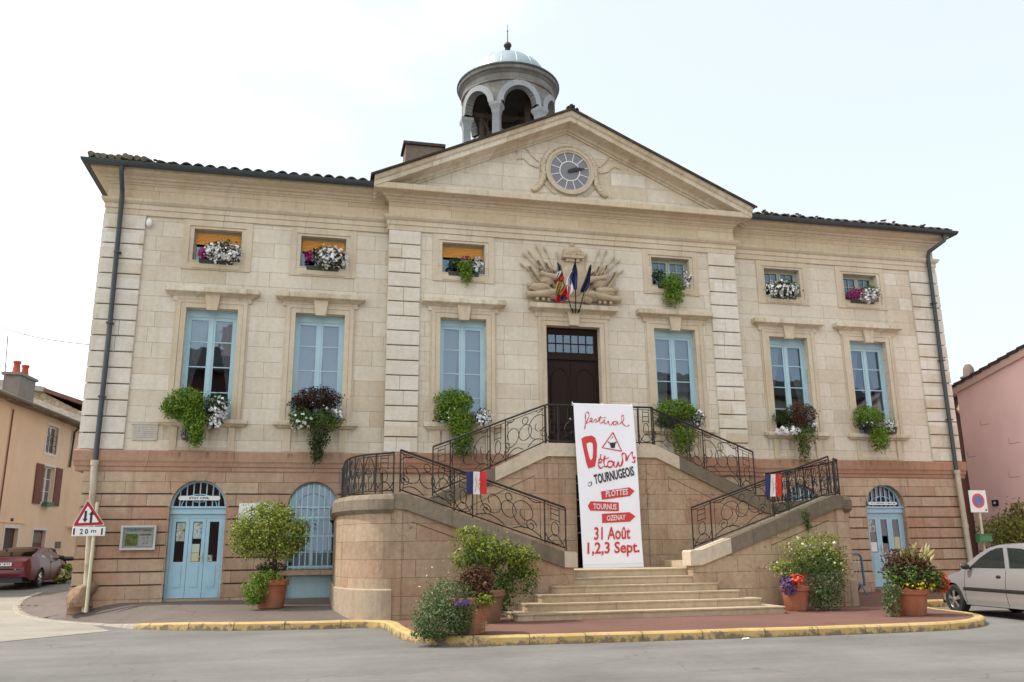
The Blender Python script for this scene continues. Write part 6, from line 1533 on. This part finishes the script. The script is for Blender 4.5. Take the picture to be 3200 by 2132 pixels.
# ------------------------------------------------------------------ cars
def build_car(name, label, loc, rotz, paint, p, sides=(1,-1)):
    K = thing(name, label, 'car', loc, rotz)
    sx, sz = p.get('sx',1), p.get('sz',1)
    xf, xr_ = p['belt'][-1][0], p['belt'][0][0]
    nC = 96; X = [xr_+(xf-xr_)*k/nC for k in range(nC+1)]
    wh = p['wheels']; R = p['R']; ra = R*1.14
    def zb(x):
        z = interp(x, p['sill'])
        for w in wh:
            d = abs(x-w)
            if d < ra: z = max(z, R+math.sqrt(ra*ra-d*d))
        return z
    zt = lambda x: interp(x, p['belt'])
    def W(x, z):
        w = interp(x, p['plan']); t = (z-.2)/max(.3, zt(x)-.2)
        return w*(1-.07*(2*t-.95)**2-.02*t)
    S = lambda x, y, z: (x*sx, y*sx, z*sz)
    mb = MB(); NR = 9
    for s in (1,-1):
        mb.grid(lambda u, v, s=s: (lambda x: (lambda z: S(x, s*W(x,z), z))(lerp(zb(x), zt(x), v)))(lerp(xr_,xf,u)), nC, NR, flip=(s > 0))
    # bonnet, boot and the shelf under the glass
    mb.grid(lambda u, v: (lambda x: S(x, lerp(-1,1,v)*W(x,zt(x)), zt(x)+.045*(1-(2*v-1)**2)*interp(x,p['crown'])))(lerp(xr_,xf,u)), nC, 10)
    for x in (xr_, xf):
        mb.grid(lambda u, v, x=x: (lambda z: S(x+(.05 if x>0 else -.05)*(1-(2*u-1)**2)*(1-.6*abs(2*v-1)), lerp(-1,1,u)*W(x,z), z))(lerp(zb(x),zt(x),v)), 12, 6, flip=(x < 0))
    mb.build('body', paint, K, smooth='auto', local=True)
    # underside and arches
    g = MB(); g.box(xr_*sx*.97,xf*sx*.97,-.60*sx,.60*sx,.19*sz,.5*sz)
    g.build('underbody', M['plastic'], K, local=True)
    rt = p['roof']; x0, x1 = rt[0][0], rt[-1][0]
    zr_ = lambda x: interp(x, rt); Xr = (x0, x1)
    def GW(x, z):
        b = W(x, zt(x))*.965; t = max(0,min(1,(z-zt(x))/max(.05,p['top']-.93))); return b-(b-p['rw'])*t**1.15
    mb = MB()
    for s in (1,-1): mb.grid(lambda u, v, s=s: (lambda x: (lambda z: S(x, s*GW(x,z), z))(lerp(zt(x)-.01, max(zt(x)-.01,zr_(x)), v)))(lerp(x0,x1,u)), 60, 8, flip=(s > 0))
    mb.grid(lambda u, v: (lambda x: S(x, lerp(-1,1,v)*GW(x,zr_(x)), zr_(x)+.035*(1-(2*v-1)**2)))(lerp(x0,x1,u)), 60, 10)
    mb.build('roof', paint, K, smooth='auto', local=True)
    # windscreen and rear window on the cabin top
    for nm, (a, b) in (('windscreen', p['wscreen']), ('rear_window', p['rscreen'])):
        g = MB(); g.grid(lambda u, v: (lambda x: S(x, lerp(-.86,.86,v)*GW(x,zr_(x)), zr_(x)+.035*(1-(1.72*v-.86)**2)+.008))(lerp(a,b,u)), 16, 10); g.build(nm, M['carglass'], K, smooth=True, local=True)
    for s in sides:
        for pts in p['windows']:
            for off, mt, nm, sc_ in ((.003,'plastic','window_seal',1.0),(.007,'carglass','window',.93)):
                cx_ = sum(q[0] for q in pts)/len(pts); cz_ = sum(q[1] for q in pts)/len(pts)
                Pp = [(cx_+(a-cx_)*sc_-(0 if sc_==1 else 0), cz_+(b-cz_)*sc_) for a, b in pts]
                # fan rings so that the pane follows the curved side
                g = MB(); n_ = len(Pp); rings = []
                for k in range(5):
                    f = k/4; rings.append([(cx_+(a-cx_)*f, cz_+(b-cz_)*f) for a, b in Pp])
                vs = [S(a, s*(GW(a,b)+off), b) for r in rings for a, b in r]
                fs = [(k*n_+i, k*n_+(i+1)%n_, (k+1)*n_+(i+1)%n_, (k+1)*n_+i) for k in range(4) for i in range(n_)]
                g.add(vs, [f if s < 0 else f[::-1] for f in fs])
                if nm == 'window_seal': par = g.build('window', M[mt], K, smooth=True, local=True)
                else: g.build('pane', M['darkglass'], par, smooth=True, local=True)
        for x in p['seams']:
            g = MB(); g.tube([S(x+dx, s*(W(x,z)+.001), z) for z, dx in [(lerp(.24,zt(x),k/10), p.get('seamlean',0)*k/10) for k in range(11)]], .006, 4); g.build('door_seam', M['plastic'], K, local=True)
        for x in p['handles']:
            z = p['hz']; g = MB(); g.blob(S(x, s*(W(x,z)+.0), z), (.075*sx,.022,.035*sz), 6); g.build('door_handle', M['plastic'], K, local=True)
        if 'trim' in p:
            a, b, z0, z1 = p['trim']; g = MB()
            g.grid(lambda u, v: (lambda x, z: S(x, s*(W(x,z)+.012*math.sin(PI*min(1,max(0,.1+.8*v)))), z))(lerp(a,b,u), lerp(z0,z1,v)), 30, 4, flip=(s > 0)); g.build('side_trim', M['plastic'], K, smooth=True, local=True)
        g = MB(); mx, mz = p['mirror']; g.blob(S(mx, s*(W(mx,mz)+.13), mz), (.075,.10,.075), 8); g.tube([S(mx+.02, s*(W(mx,mz)-.02), mz-.05), S(mx, s*(W(mx,mz)+.10), mz-.03)], .025, 6)
        mr = g.build('mirror', M['plastic'], K, smooth=True, local=True)
        g = MB(); g.blob(S(mx+.02, s*(W(mx,mz)+.14), mz+.005), (.07,.085,.06), 8); g.build('mirror_shell', paint, mr, smooth=True, local=True)
        # lamps
        g = MB(); x = xf-.10; g.blob(S(x, s*(W(x,.62)-.12), .64), (.10,.14,.085), 8); g.build('headlight', M['lamp'], K, smooth=True, local=True)
        zl = p['tl']; g = MB(); x = xr_+.03; g.grid(lambda u, v: S(xr_-.012+.20*max(0,u-.55)**1.2, s*(W(x,zl)*lerp(.50,.985,min(1,u*1.5))+.012*u), zl+lerp(-.09,.09,v)), 10, 4, flip=(s < 0)); g.build('tail_light', M['tail'], K, smooth=True, local=True)
        for w in wh:
            wy = W(w, .45)-.105
            g = MB(); prof = [(R*.62,-.09),(R*.92,-.10),(R,-.07),(R,.07),(R*.92,.10),(R*.62,.09)]
            vs = [S(w+r*math.cos(t), s*(wy+yy), R+r*math.sin(t)) for r, yy in prof for t in [2*PI*k/28 for k in range(28)]]
            g.add(vs, [(i*28+j, i*28+(j+1)%28, (i+1)*28+(j+1)%28, (i+1)*28+j) for i in range(5) for j in range(28)])
            wo = g.build('wheel', M['tyre'], K, smooth='auto', local=True, recalc=True)
            g = MB(); yo = wy+.075
            def rp(r, t, d=0): return S(w+r*math.cos(t), s*(yo+d), R+r*math.sin(t))
            for k in range(28):
                t0, t1 = 2*PI*k/28, 2*PI*(k+1)/28
                g.quad(rp(R*.70,t0,.01),rp(R*.70,t1,.01),rp(R*.62,t1,.015),rp(R*.62,t0,.015)); g.quad(rp(R*.62,t0,.015),rp(R*.62,t1,.015),rp(R*.60,t1,-.05),rp(R*.60,t0,-.05))
            for k in range(p.get('spokes',5)):
                t = 2*PI*k/p.get('spokes',5)+.3
                g.add([rp(R*.64,t-.22,.008),rp(R*.64,t+.22,.008),rp(R*.14,t+.7,.025),rp(R*.14,t-.7,.025)], [(0,1,2,3)])
            g.blob(S(w, s*(yo+.015), R), (R*.2,.02,R*.2), 6)
            g.build('rim', M['rim'], wo, smooth='auto', local=True)
            g = MB(); g.add([S(w,s*(yo-.06),R)]+[rp(R*.66,2*PI*k/24,-.06) for k in range(24)], [(0,1+k,1+(k+1)%24) for k in range(24)]); g.build('brake_disc', M['tyre'], wo, local=True)
    g = MB(); g.box((xr_-.055)*sx,(xr_-.04)*sx,-.26,.26,p['plate']-.055,p['plate']+.055); pl = g.build('number_plate', M['enamel'], K, local=True)
    g = MB(); rg = random.Random(3)
    for k in range(6): yy = -.19+k*.07; g.box((xr_-.058)*sx,(xr_-.056)*sx,yy-.018,yy+.018*rg.uniform(-.6,1),p['plate']-.033,p['plate']+.033); g.box((xr_-.058)*sx,(xr_-.056)*sx,yy-.02,yy+.025,p['plate']+rg.uniform(-.03,.03),p['plate']+.033)
    g.build('plate_marks', M['black'], pl, local=True)
    return K
M['darkglass'] = plain('dark_car_glass', (.022,.027,.026), .06, .2, 1, bmp=0, spec=.9)
M['lamp'] = plain('clear_lamp', (.5,.52,.54), .1, .1, 6, bmp=0); M['tail'] = plain('red_tail_lamp', (.20,.012,.015), .15, .1, 6, bmp=0)
hatch = dict(sx=1.05, sz=1.07, R=.30, wheels=(-1.22,1.22), sill=[(-1.9,.30),(-1.6,.22),(1.6,.22),(1.9,.28)],
    belt=[(-1.92,.86),(-1.85,.96),(-1.3,.97),(0,.93),(.85,.90),(1.1,.86),(1.5,.77),(1.75,.66),(1.88,.54),(1.92,.46)], plan=[(-1.92,.66),(-1.7,.77),(-1.2,.82),(.8,.82),(1.3,.80),(1.6,.74),(1.8,.64),(1.92,.50)],
    crown=[(-1.9,.3),(.8,.5),(1.2,1),(1.9,.6)], roof=[(-1.86,.98),(-1.55,1.22),(-1.35,1.33),(-1.0,1.39),(-.5,1.425),(-.1,1.42),(.2,1.36),(.5,1.22),(.8,1.05),(1.05,.87)], top=1.43, rw=.56,
    wscreen=(.25,.98), rscreen=(-1.8,-1.42), windows=[[(.72,.955),(.62,1.02),(.40,1.17),(.15,1.30),(-.05,1.355),(-.22,1.365),(-.30,1.17),(-.36,.965)],[(-.48,.97),(-.42,1.17),(-.34,1.365),(-.75,1.345),(-1.05,1.28),(-1.3,1.12),(-1.34,1.02),(-1.1,.98)]],
    seams=(.80,-.42,-1.28), handles=(-.22,-1.12), hz=.80, trim=(-1.0,.84,.50,.57), mirror=(.66,.99), tl=.86, plate=.6)
hd = rad(86)
W0 = Vector((7.42,-5.35,0)); fwd = Vector((math.cos(hd), math.sin(hd), 0)); lft = Vector((-math.sin(hd), math.cos(hd), 0))
cpos = W0-fwd*(1.22*1.05)-lft*(.72*1.05)
build_car('parked_car', 'silver hatchback parked at the end of the yellow kerb', cpos, hd, M['silver'], hatch)
coupe = dict(sx=1.0, sz=1.0, R=.315, wheels=(-1.33,1.35), sill=[(-2.35,.38),(-2.1,.26),(2.0,.22),(2.35,.30)],
    belt=[(-2.38,.62),(-2.33,.90),(-2.2,.98),(-1.5,1.0),(0,.93),(.9,.90),(1.3,.86),(1.9,.74),(2.25,.60),(2.38,.48)], plan=[(-2.38,.70),(-2.15,.80),(-1.5,.88),(.9,.87),(1.6,.82),(2.1,.70),(2.38,.50)],
    crown=[(-2.3,.8),(-1.5,1),(.8,.5),(1.2,1),(2.3,.6)], roof=[(-1.75,1.0),(-1.3,1.17),(-.9,1.29),(-.4,1.345),(0,1.34),(.35,1.26),(.75,1.08),(1.15,.87)], top=1.35, rw=.58,
    wscreen=(.40,1.08), rscreen=(-1.68,-.85), windows=[[(.80,.965),(.55,1.13),(.30,1.235),(.05,1.28),(-.12,1.285),(-.15,.975)],[(-.21,.98),(-.18,1.285),(-.5,1.27),(-.85,1.19),(-1.15,1.06),(-1.22,1.01),(-1.0,.99)]],
    seams=(.92,-.36), handles=(-.20,), hz=.84, mirror=(.72,.99), tl=.80, plate=.80, spokes=6)
build_car('parked_car', 'dark red coupe seen from behind in the lane by the orange house', (-17.05,12.35,road_h(-17,12.2)), rad(88), M['maroon'], coupe)
# motor scooter beyond the red car
q = at(125,1300,15.6); zg = road_h(-16,15.6)
SC = thing('motor_scooter', 'dark red and black motor scooter parked beyond the red coupe', 'scooter', (q.x,15.6,zg))
mb = MB(); x, y = q.x, 15.6
mb.blob((x+.05,y,zg+.75),(.30,.2,.22),8,.2,3); mb.blob((x-.15,y,zg+.95),(.2,.17,.22),8,.2,5); mb.build('fairing', M['maroon'], SC, smooth=True)
mb = MB(); mb.blob((x+.45,y,zg+.82),(.42,.14,.09),8,.1,2); mb.tube([(x-.28,y-.28,zg+1.22),(x-.22,y,zg+1.18),(x-.28,y+.28,zg+1.22)],.03,6); mb.blob((x-.2,y-.1,zg+1.15),(.22,.15,.10),6,.2,7); mb.build('seat', M['plastic'], SC, smooth=True)
for dx in (-.45,.55):
    mb = MB(); mb.tube([(x+dx+.22*math.cos(2*PI*k/20),y,zg+.24+.22*math.sin(2*PI*k/20)) for k in range(20)], .05, 8, closed=True); mb.tube([(x+dx,y-.05,zg+.24),(x+dx*.7,y-.05,zg+.75)],.03,5); mb.build('wheel', M['tyre'], SC, smooth=True)

# ------------------------------------------------------------------ orange house in the lane
dirv = Vector((.0896,.996,0)); ang = math.atan2(dirv.y, dirv.x); H0 = Vector((-19.6,15.3,.1))
OH = thing('corner_house', 'orange rendered house with red-brown shutters and clay chimney pots', 'house', H0, ang)
def op(w0, w1, z0, z1): return ((w0+w1)/2, (w1-w0)/2, z0-.1, z1-.1, None)
ops = [op(4.75,6.05,6.02,7.30), op(4.85,6.15,3.72,5.42), op(1.65,2.95,.15,2.55), op(4.55,5.95,.15,2.52)]
mb = MB(); wall_panel(mb, -7, 8.35, -.1, 7.62, 0, ops, .22, ends=False)
mb.box(-7,8.3,.25,6,-.1,7.6)
mb.build('wall', M['orange'], OH, local=True)
# rounded corner and the lane-end wall
def cor(u, v):
    t = u; R_ = 1.6; a = t*rad(62); return (8.35+R_*math.sin(a), R_-R_*math.cos(a)-2*0, lerp(-.1,7.62,v)) 
mb = MB()
# corner turns outward to close the lane (towards the camera side)
def cor2(u, v):
    a = u*rad(58); R_ = 1.4; return (8.35+R_*math.sin(a), -(R_-R_*math.cos(a)), lerp(-.1,7.62,v))
mb.grid(cor2, 8, 4); e0 = Vector(cor2(1,0)); d = Vector((math.cos(rad(58)), -math.sin(rad(58)), 0)); e1 = e0+d*6
mb.quad(tuple(e0),tuple(e1),(e1.x,e1.y,7.62),(e0.x,e0.y,7.62)); mb.build('wall', M['orange2'], OH, local=True)
def band(mb, o, w, d):
    x, hw, zb_, zt_, _ = o; frame_ring(mb, x, hw, zb_, zt_, w, 0, d)
for i, o in enumerate(ops):
    x, hw, zb_, zt_, _ = o; mb = MB(); frame_ring(mb, x, hw, zb_, zt_, .11, 0, .02, i < 2); mb.build('window_frame' if i < 2 else 'door_frame', M['winwhite'], OH, local=True)
    if i < 2:
        mb = MB(); rails(mb, x-hw, x-.01, zb_, zt_, .12, .07, .05, [lerp(zb_,zt_,k/3) for k in (1,2)]); rails(mb, x+.01, x+hw, zb_, zt_, .12, .07, .05, [lerp(zb_,zt_,k/3) for k in (1,2)]); w = mb.build('window', M['winwhite'], OH, local=True)
        g = MB(); g.quad((x-hw,.16,zb_),(x+hw,.16,zb_),(x+hw,.16,zt_),(x-hw,.16,zt_)); g.build('pane', M['darkpane'] if 'darkpane' in M else M.setdefault('darkpane', plain('dull_window_pane', (.13,.13,.125), .15, .3, 1.2, bmp=0)), w, local=True)
        if i == 0:
            g = MB()
            for k in range(4): g.tube([(x-.45,-.03,zb_+.15+.22*k),(x+.45,-.03,zb_+.15+.22*k)],.014,4)
            for k in (-.45,0,.45): g.tube([(x+k,-.03,zb_),(x+k,-.03,zb_+.95)],.012,4)
            g.build('window_bars', M['iron'], w, local=True)
    else:
        mb = MB(); mb.box(x-hw,x+hw,.14,.2,zb_,zt_); dr = mb.build('door', plain('plum_door_paint' if i == 2 else 'brown_red_door_paint', (.06,.03,.035) if i == 2 else (.12,.055,.045), .6, .2, 4), OH, local=True)
        g = MB(); g.box(x-hw*.7,x-hw*.35,.125,.139,zb_+.2,zt_-.2) if i == 2 else g.box(x-hw*.8,x+hw*.8,.125,.139,zt_-.55,zt_-.1); g.build('pane', M['darkpane'], dr, local=True)
x, hw, zb_, zt_, _ = ops[1]
for s in (-1, 1):
    mb = MB(); a = x+s*(hw+.08); b = a+s*.78; mb.box(*sorted((a,b)), -.06, -.022, zb_-.05, zt_+.03)
    for k in range(12): zz = lerp(zb_,zt_,(k+.5)/12); mb.box(*sorted((a+s*.08,b-s*.08)), -.072, -.06, zz-.045, zz+.035)
    mb.build('shutter', M['shutter'], OH, local=True)
mb = MB(); mb.box(x-.5,x+.3,-.28,-.05,zb_-.12,zb_+.06); mb.build('window_box', M['greenbin'], OH, local=True)
for a, b, c_, d_ in ((.9,1.0,7.3,.3),):
    mb = MB(); mb.tube([(a,-.05,c_),(b-.15,-.05,3.5),(b-.2,-.05,.2)], .03, 6); mb.build('cable_conduit', M['shutter'], OH, local=True)
mb = MB(); mb.tube([(7.75,-.35,7.50),(7.8,-.10,7.25),(7.75,-.08,5.6),(7.75,-.08,5.5)], .055, 8); mb.build('downpipe', M['gutter'], OH, local=True, smooth='auto')
mb = MB(); mb.box(-.6,2.95+.6,-.035,0,2.66,2.72); mb.box(8.4,9.5,-.3,-.1,2.6,2.66); mb.build('string_course', M['orange2'], OH, local=True)
mb = MB(); mb.box(7.2,7.9,-.02,.0,1.62,1.93); mb.build('meter_panel', M['coping'], OH, local=True)
mb = MB(); mb.box(2.1,2.3,-.03,0,2.72,2.86); mb.build('number_plate', M['plastic'], OH, local=True)
# roof with old tiles and a gutter
mb = MB()
def rf(u, v):
    x = lerp(-7.2,10.2,u); y = -.55+6.8*v; bend = max(0,x-8.2)**1.5*.28*(1-v*.2)
    return (x, y-bend, 7.62+.40*(y+.55)+.07*abs(math.sin(PI*x/.23))+.03*mnoise.noise(Vector((x,y,2))))
mb.grid(rf, 300, 10); mb.grid(lambda u, v: (lambda p: (p[0],p[1]+.5*v,p[2]-.10-.05*(1-v)))(rf(u,0)), 300, 2)
mb.build('roof', plain('grey_brown_tiles', (.20,.165,.13), .9, .5, 6, bmp=.4, dirt=(.33,.30,.24)), OH, local=True)
mb = MB(); mb.tube([(-7.2,-.62,7.58),(8.1,-.62,7.58),(8.9,-.82,7.57),(9.6,-1.15,7.56),(10.2,-1.6,7.55)], .075, 8); mb.build('gutter', M['coping'], OH, local=True, smooth='auto')
mb = MB(); mb.box(3.6,5.3,1.0,1.7,7.9,9.30); mb.box(3.5,5.4,.92,1.78,9.30,9.42); chm = mb.build('chimney', plain('grey_cement', (.23,.205,.175), .95, .15, 3), OH, local=True)
for xx in (3.95,4.85): mb = MB(); mb.lathe([(.20,9.42),(.17,9.5),(.13,9.85),(.15,9.9),(.17,9.92),(.17,10.0),(.12,10.0)], (xx,1.35,0), 14); mb.build('chimney_pot', plain('red_clay_pot', (.42,.07,.035), .8, .15, 5), chm, local=True, smooth='auto')
# antenna
q0 = at(10,893,17.5); q1 = at(18,772,17.5)
AN = thing('roof_antenna', 'thin television aerial mast above the orange house roof', 'aerial', q0)
mb = MB(); mb.tube([q0+Vector((0,0,-.3)), q1], .02, 5); mb.build('mast', M['greyc'], AN)
mb = MB(); c_ = q0.lerp(q1,.42); mb.tube([c_+Vector((-.9,0,.02)), c_+Vector((.15,0,0))], .012, 4)
for k in range(5): mb.tube([c_+Vector((-.8+.2*k,-.15,.06)), c_+Vector((-.8+.2*k,.15,-.04))], .008, 4)
mb.build('aerial', M['greyc'], AN)
# rubble stone house further up the lane
SHs = thing('stone_house', 'rubble stone house gable with a tiled roof behind the orange house', 'house', (-19,31,.8))
a = at(35,880,31); b = at(105,905,31); c_ = at(196,945,31)
mb = MB(); mb.prism_y([(a.x-6,.5),(c_.x+3,.5),(c_.x+3,c_.z-.9),(c_.x,c_.z-.15),(b.x,b.z-.0),(a.x,a.z+.1),(a.x-6,a.z+.6)], 31, 37); mb.build('wall', M['rubble'], SHs)
def slab(p0, p1, th, dp): 
    g = MB(); g.add([(p0.x,30.5,p0.z),(p1.x,30.5,p1.z),(p1.x,37,p1.z),(p0.x,37,p0.z),(p0.x,30.5,p0.z+th),(p1.x,30.5,p1.z+th),(p1.x,37,p1.z+th),(p0.x,37,p0.z+th)], [(0,3,2,1),(4,5,6,7),(0,1,5,4),(1,2,6,5),(2,3,7,6),(3,0,4,7)]); return g
g = slab(a+Vector((-6,0,.5)), b+Vector((0,0,.05)), .28, 0); g.build('roof', plain('grey_slate_edge',(.33,.31,.28),.9,.2,4), SHs)
g = slab(b+Vector((.0,0,.06)), c_+Vector((3,0,-.7)), .22, 0); g.build('roof', M['tilered'], SHs)
# overhead cables on the left
for lab, p0, p1 in (('thin overhead cable running from the town hall corner to the upper left', at(213,793,.3), at(-60,720,14)), ('thin overhead cable slanting up from the left edge to meet the longer one', at(-40,776,17.0), at(75,762,13.0))):
    g = MB(); g.tube([p0.lerp(p1,k/16)+Vector((0,0,-.25*math.sin(PI*k/16))) for k in range(17)], .012, 4); tag(g.build('overhead_cable', M['greyc']), lab, 'cable', 'overhead cables')

# ------------------------------------------------------------------ pink house on the right
def at_x(x, y, X):
    p = at(x, y, 0.); o = Vector(CL); d = p-o; return o+d*((X-o.x)/d.x)
XW = 15.7; a = at_x(2197,893,XW); b = at_x(2353,806,XW); sl = (b.z-a.z)/(a.y-b.y); yr = a.y-6.5
PH = thing('gabled_house', 'pink rendered gable house with a tiled verge and grey flue', 'house', (XW+4,yr,.1))
zr_ = a.z+sl*6.5
mb = MB(); mb.prism_x([(a.y,.0),(a.y,a.z-.06),(yr,zr_-.06),(yr-6.5,a.z-.06),(yr-6.5,.0)], XW, XW+9); mb.build('wall', M['pinkr'], PH, recalc=True)
mb = MB(); n_ = 16
for s in (-1, 1):
    for k in range(n_):
        t0, t1 = k/n_, (k+1)/n_+.006; e = a.y+.35; y0, y1 = lerp(e,yr,t0), lerp(e,yr,t1); zz = lambda y: a.z+sl*(a.y-y)
        f = (lambda y: y) if s > 0 else (lambda y: 2*yr-y)
        lo, hi = zz(y0), zz(y1); w0 = XW-.16
        mb.add([(w0,f(y0),lo+.06),(w0,f(y1),hi+.02),(XW+9.2,f(y1),hi+.02),(XW+9.2,f(y0),lo+.06),(w0,f(y0),lo+.16),(w0,f(y1),hi+.12),(XW+9.2,f(y1),hi+.12),(XW+9.2,f(y0),lo+.16)],
               [(0,3,2,1),(4,5,6,7),(0,1,5,4),(1,2,6,5),(2,3,7,6),(3,0,4,7)])
rfp = mb.build('roof', plain('dark_verge_tile', (.06,.03,.025), .9, .4, 4, bmp=.4), PH, recalc=True)
mb = MB()
for s in (-1, 1):
    f = (lambda y: y) if s > 0 else (lambda y: 2*yr-y)
    mb.add([(XW-.10,f(a.y+.3),a.z-.25),(XW-.10,f(yr),zr_-.22),(XW-.10,f(yr),zr_+.04),(XW-.10,f(a.y+.3),a.z+.02),(XW+.01,f(a.y+.3),a.z-.25),(XW+.01,f(yr),zr_-.22)], [(0,1,2,3),(4,5,1,0)])
mb.build('verge_board', plain('pale_pink_verge',(.66,.44,.37),.8,.06,2), PH)
q = at(2209,872,4.6); mb = MB(); mb.lathe([(.30,q.z-1.6),(.28,q.z+.0),(.33,q.z+.02),(.33,q.z+.08),(.22,q.z+.10),(.19,q.z+.40),(.10,q.z+.55),(0,q.z+.57)], (q.x+.2,4.4,0), 12); mb.build('chimney', plain('grey_brown_flue', (.21,.165,.14), .9, .15, 4), rfp, smooth='auto')
VP_ = plain('pink_vent_outline',(.44,.235,.205),.9,.1,4)  # darker pink lines outlining each vent
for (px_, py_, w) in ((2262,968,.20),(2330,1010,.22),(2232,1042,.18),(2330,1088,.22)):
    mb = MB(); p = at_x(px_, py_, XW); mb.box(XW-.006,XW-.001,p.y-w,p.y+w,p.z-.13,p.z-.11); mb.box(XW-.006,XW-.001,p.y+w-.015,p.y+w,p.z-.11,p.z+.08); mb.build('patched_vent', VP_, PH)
p = at_x(2288,1156,XW); mb = MB(); mb.box(XW-.04,XW,p.y-.13,p.y+.13,p.z-.10,p.z+.10); hp = mb.build('house_number_plate', M['black'], PH)
mb = MB(); mb.blob((XW-.042,p.y,p.z),(.004,.06,.045),6); mb.build('number_mark', M['white'], hp)
# red-brown rear wing in the gap, its colour darkened for the shade there
RW = thing('house_wing', 'shaded red-brown wall with drainpipe between the town hall and pink house', 'house', (17.5,9,.2))
x0 = 13.6; a = Vector((18.5,0,0)); zt_ = at(2206,915,9).z
mb = MB(); mb.box(x0,a.x+4,9.0,14,.0,zt_); mb.build('wall', M['brownr'], RW)
mb = MB(); mb.box(x0-.2,a.x+4,8.75,14,zt_,zt_+.12); mb.build('roof', M['tilered'], RW)
q = at(2206,905,8.6); mb = MB(); mb.tube([(q.x,8.7,q.z),(q.x+.05,8.7,q.z-.6),(q.x+.2,8.8,q.z-1.4),(q.x+.2,8.85,.3)], .10, 8); mb.build('drainpipe', M['plastic'], RW, smooth='auto')
q = at(2206,940,8.6); mb = MB(); mb.blob((q.x+.15,8.6,q.z),(.25,.2,.28),6,.3,2); mb.build('bracket', M['orange2'], RW)

# ------------------------------------------------------------------ the far side of the square, which the windows mirror
for lab, x0, x1, y0, h, lb in (('long tiled house across the square, mirrored dark in the tall window above the notice board', -24, -10.2, -31, 12.4, 1), ('tiled house across the square, mirrored dark in the two tall windows furthest right', 10.5, 34, -32, 12.0, 0)):
    FH = thing('mirrored_house', lab, 'house', ((x0+x1)/2, y0, 0))
    mb = MB(); mb.box(x0,x1,y0-9,y0,0,h); mb.build('wall', M['brownr'] if lb else M['orange'], FH)
    mb = MB(); mb.prism_x([(y0+.5,h-.05),(y0+.5,h+.1),(y0-4.5,h+2.4),(y0-9.5,h+.1),(y0-9.5,h-.05)], x0-.4, x1+.4); rr_ = mb.build('roof', M['tile'], FH, recalc=True)
    mb = MB(); xx = -12.9 if lb else 13.6; mb.box(xx-.5,xx+.5,y0-3.6,y0-2.6,h+1,h+3.6); mb.build('chimney', M['pinkr'], rr_)

# ------------------------------------------------------------------ light
SUN_EL = rad(56); sdir = Vector((-.972,.235,0)).normalized()*math.cos(SUN_EL)+Vector((0,0,math.sin(SUN_EL)))
sl_ = bpy.data.lights.new('sun', 'SUN'); sl_.energy = 3.8; sl_.angle = rad(.53); sl_.color = (1.0,.93,.83)
so = bpy.data.objects.new('sun', sl_); C.objects.link(so); so.rotation_euler = sdir.to_track_quat('Z','Y').to_euler()
w = bpy.data.worlds.new('World'); scn.world = w; w.use_nodes = True; nt = w.node_tree; bg = nt.nodes['Background']
sky = N(nt, 'ShaderNodeTexSky', sky_type='NISHITA', sun_disc=False, sun_elevation=SUN_EL, sun_rotation=math.atan2(sdir.x, sdir.y), air_density=1.0, dust_density=2.5, ozone_density=1.0)
# thin high cloud, thicker left; unseen cloud added behind camera to light the facade
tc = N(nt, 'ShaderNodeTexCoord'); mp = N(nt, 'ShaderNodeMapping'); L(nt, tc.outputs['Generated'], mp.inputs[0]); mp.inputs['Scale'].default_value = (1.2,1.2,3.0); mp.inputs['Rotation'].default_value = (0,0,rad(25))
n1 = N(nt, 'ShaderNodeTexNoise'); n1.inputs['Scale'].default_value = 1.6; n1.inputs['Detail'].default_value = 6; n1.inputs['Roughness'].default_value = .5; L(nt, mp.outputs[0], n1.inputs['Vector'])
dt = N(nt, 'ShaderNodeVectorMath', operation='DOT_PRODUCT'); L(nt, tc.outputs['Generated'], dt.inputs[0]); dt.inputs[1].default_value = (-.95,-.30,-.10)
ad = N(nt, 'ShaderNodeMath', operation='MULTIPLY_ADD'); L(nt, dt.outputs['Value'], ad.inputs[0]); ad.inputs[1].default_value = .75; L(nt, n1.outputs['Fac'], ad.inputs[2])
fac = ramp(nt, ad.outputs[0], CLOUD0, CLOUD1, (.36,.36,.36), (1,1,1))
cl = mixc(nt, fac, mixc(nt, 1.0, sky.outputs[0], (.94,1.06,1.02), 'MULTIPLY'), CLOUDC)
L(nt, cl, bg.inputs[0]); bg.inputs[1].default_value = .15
scn.view_settings.view_transform = 'Standard'; scn.view_settings.look = 'None'; scn.view_settings.exposure = EXPO; scn.view_settings.gamma = 1
try:
    scn.cycles.max_bounces = 6; scn.cycles.diffuse_bounces = 3; scn.cycles.glossy_bounces = 3; scn.cycles.transparent_max_bounces = 8; scn.cycles.use_denoising = True
except Exception: pass
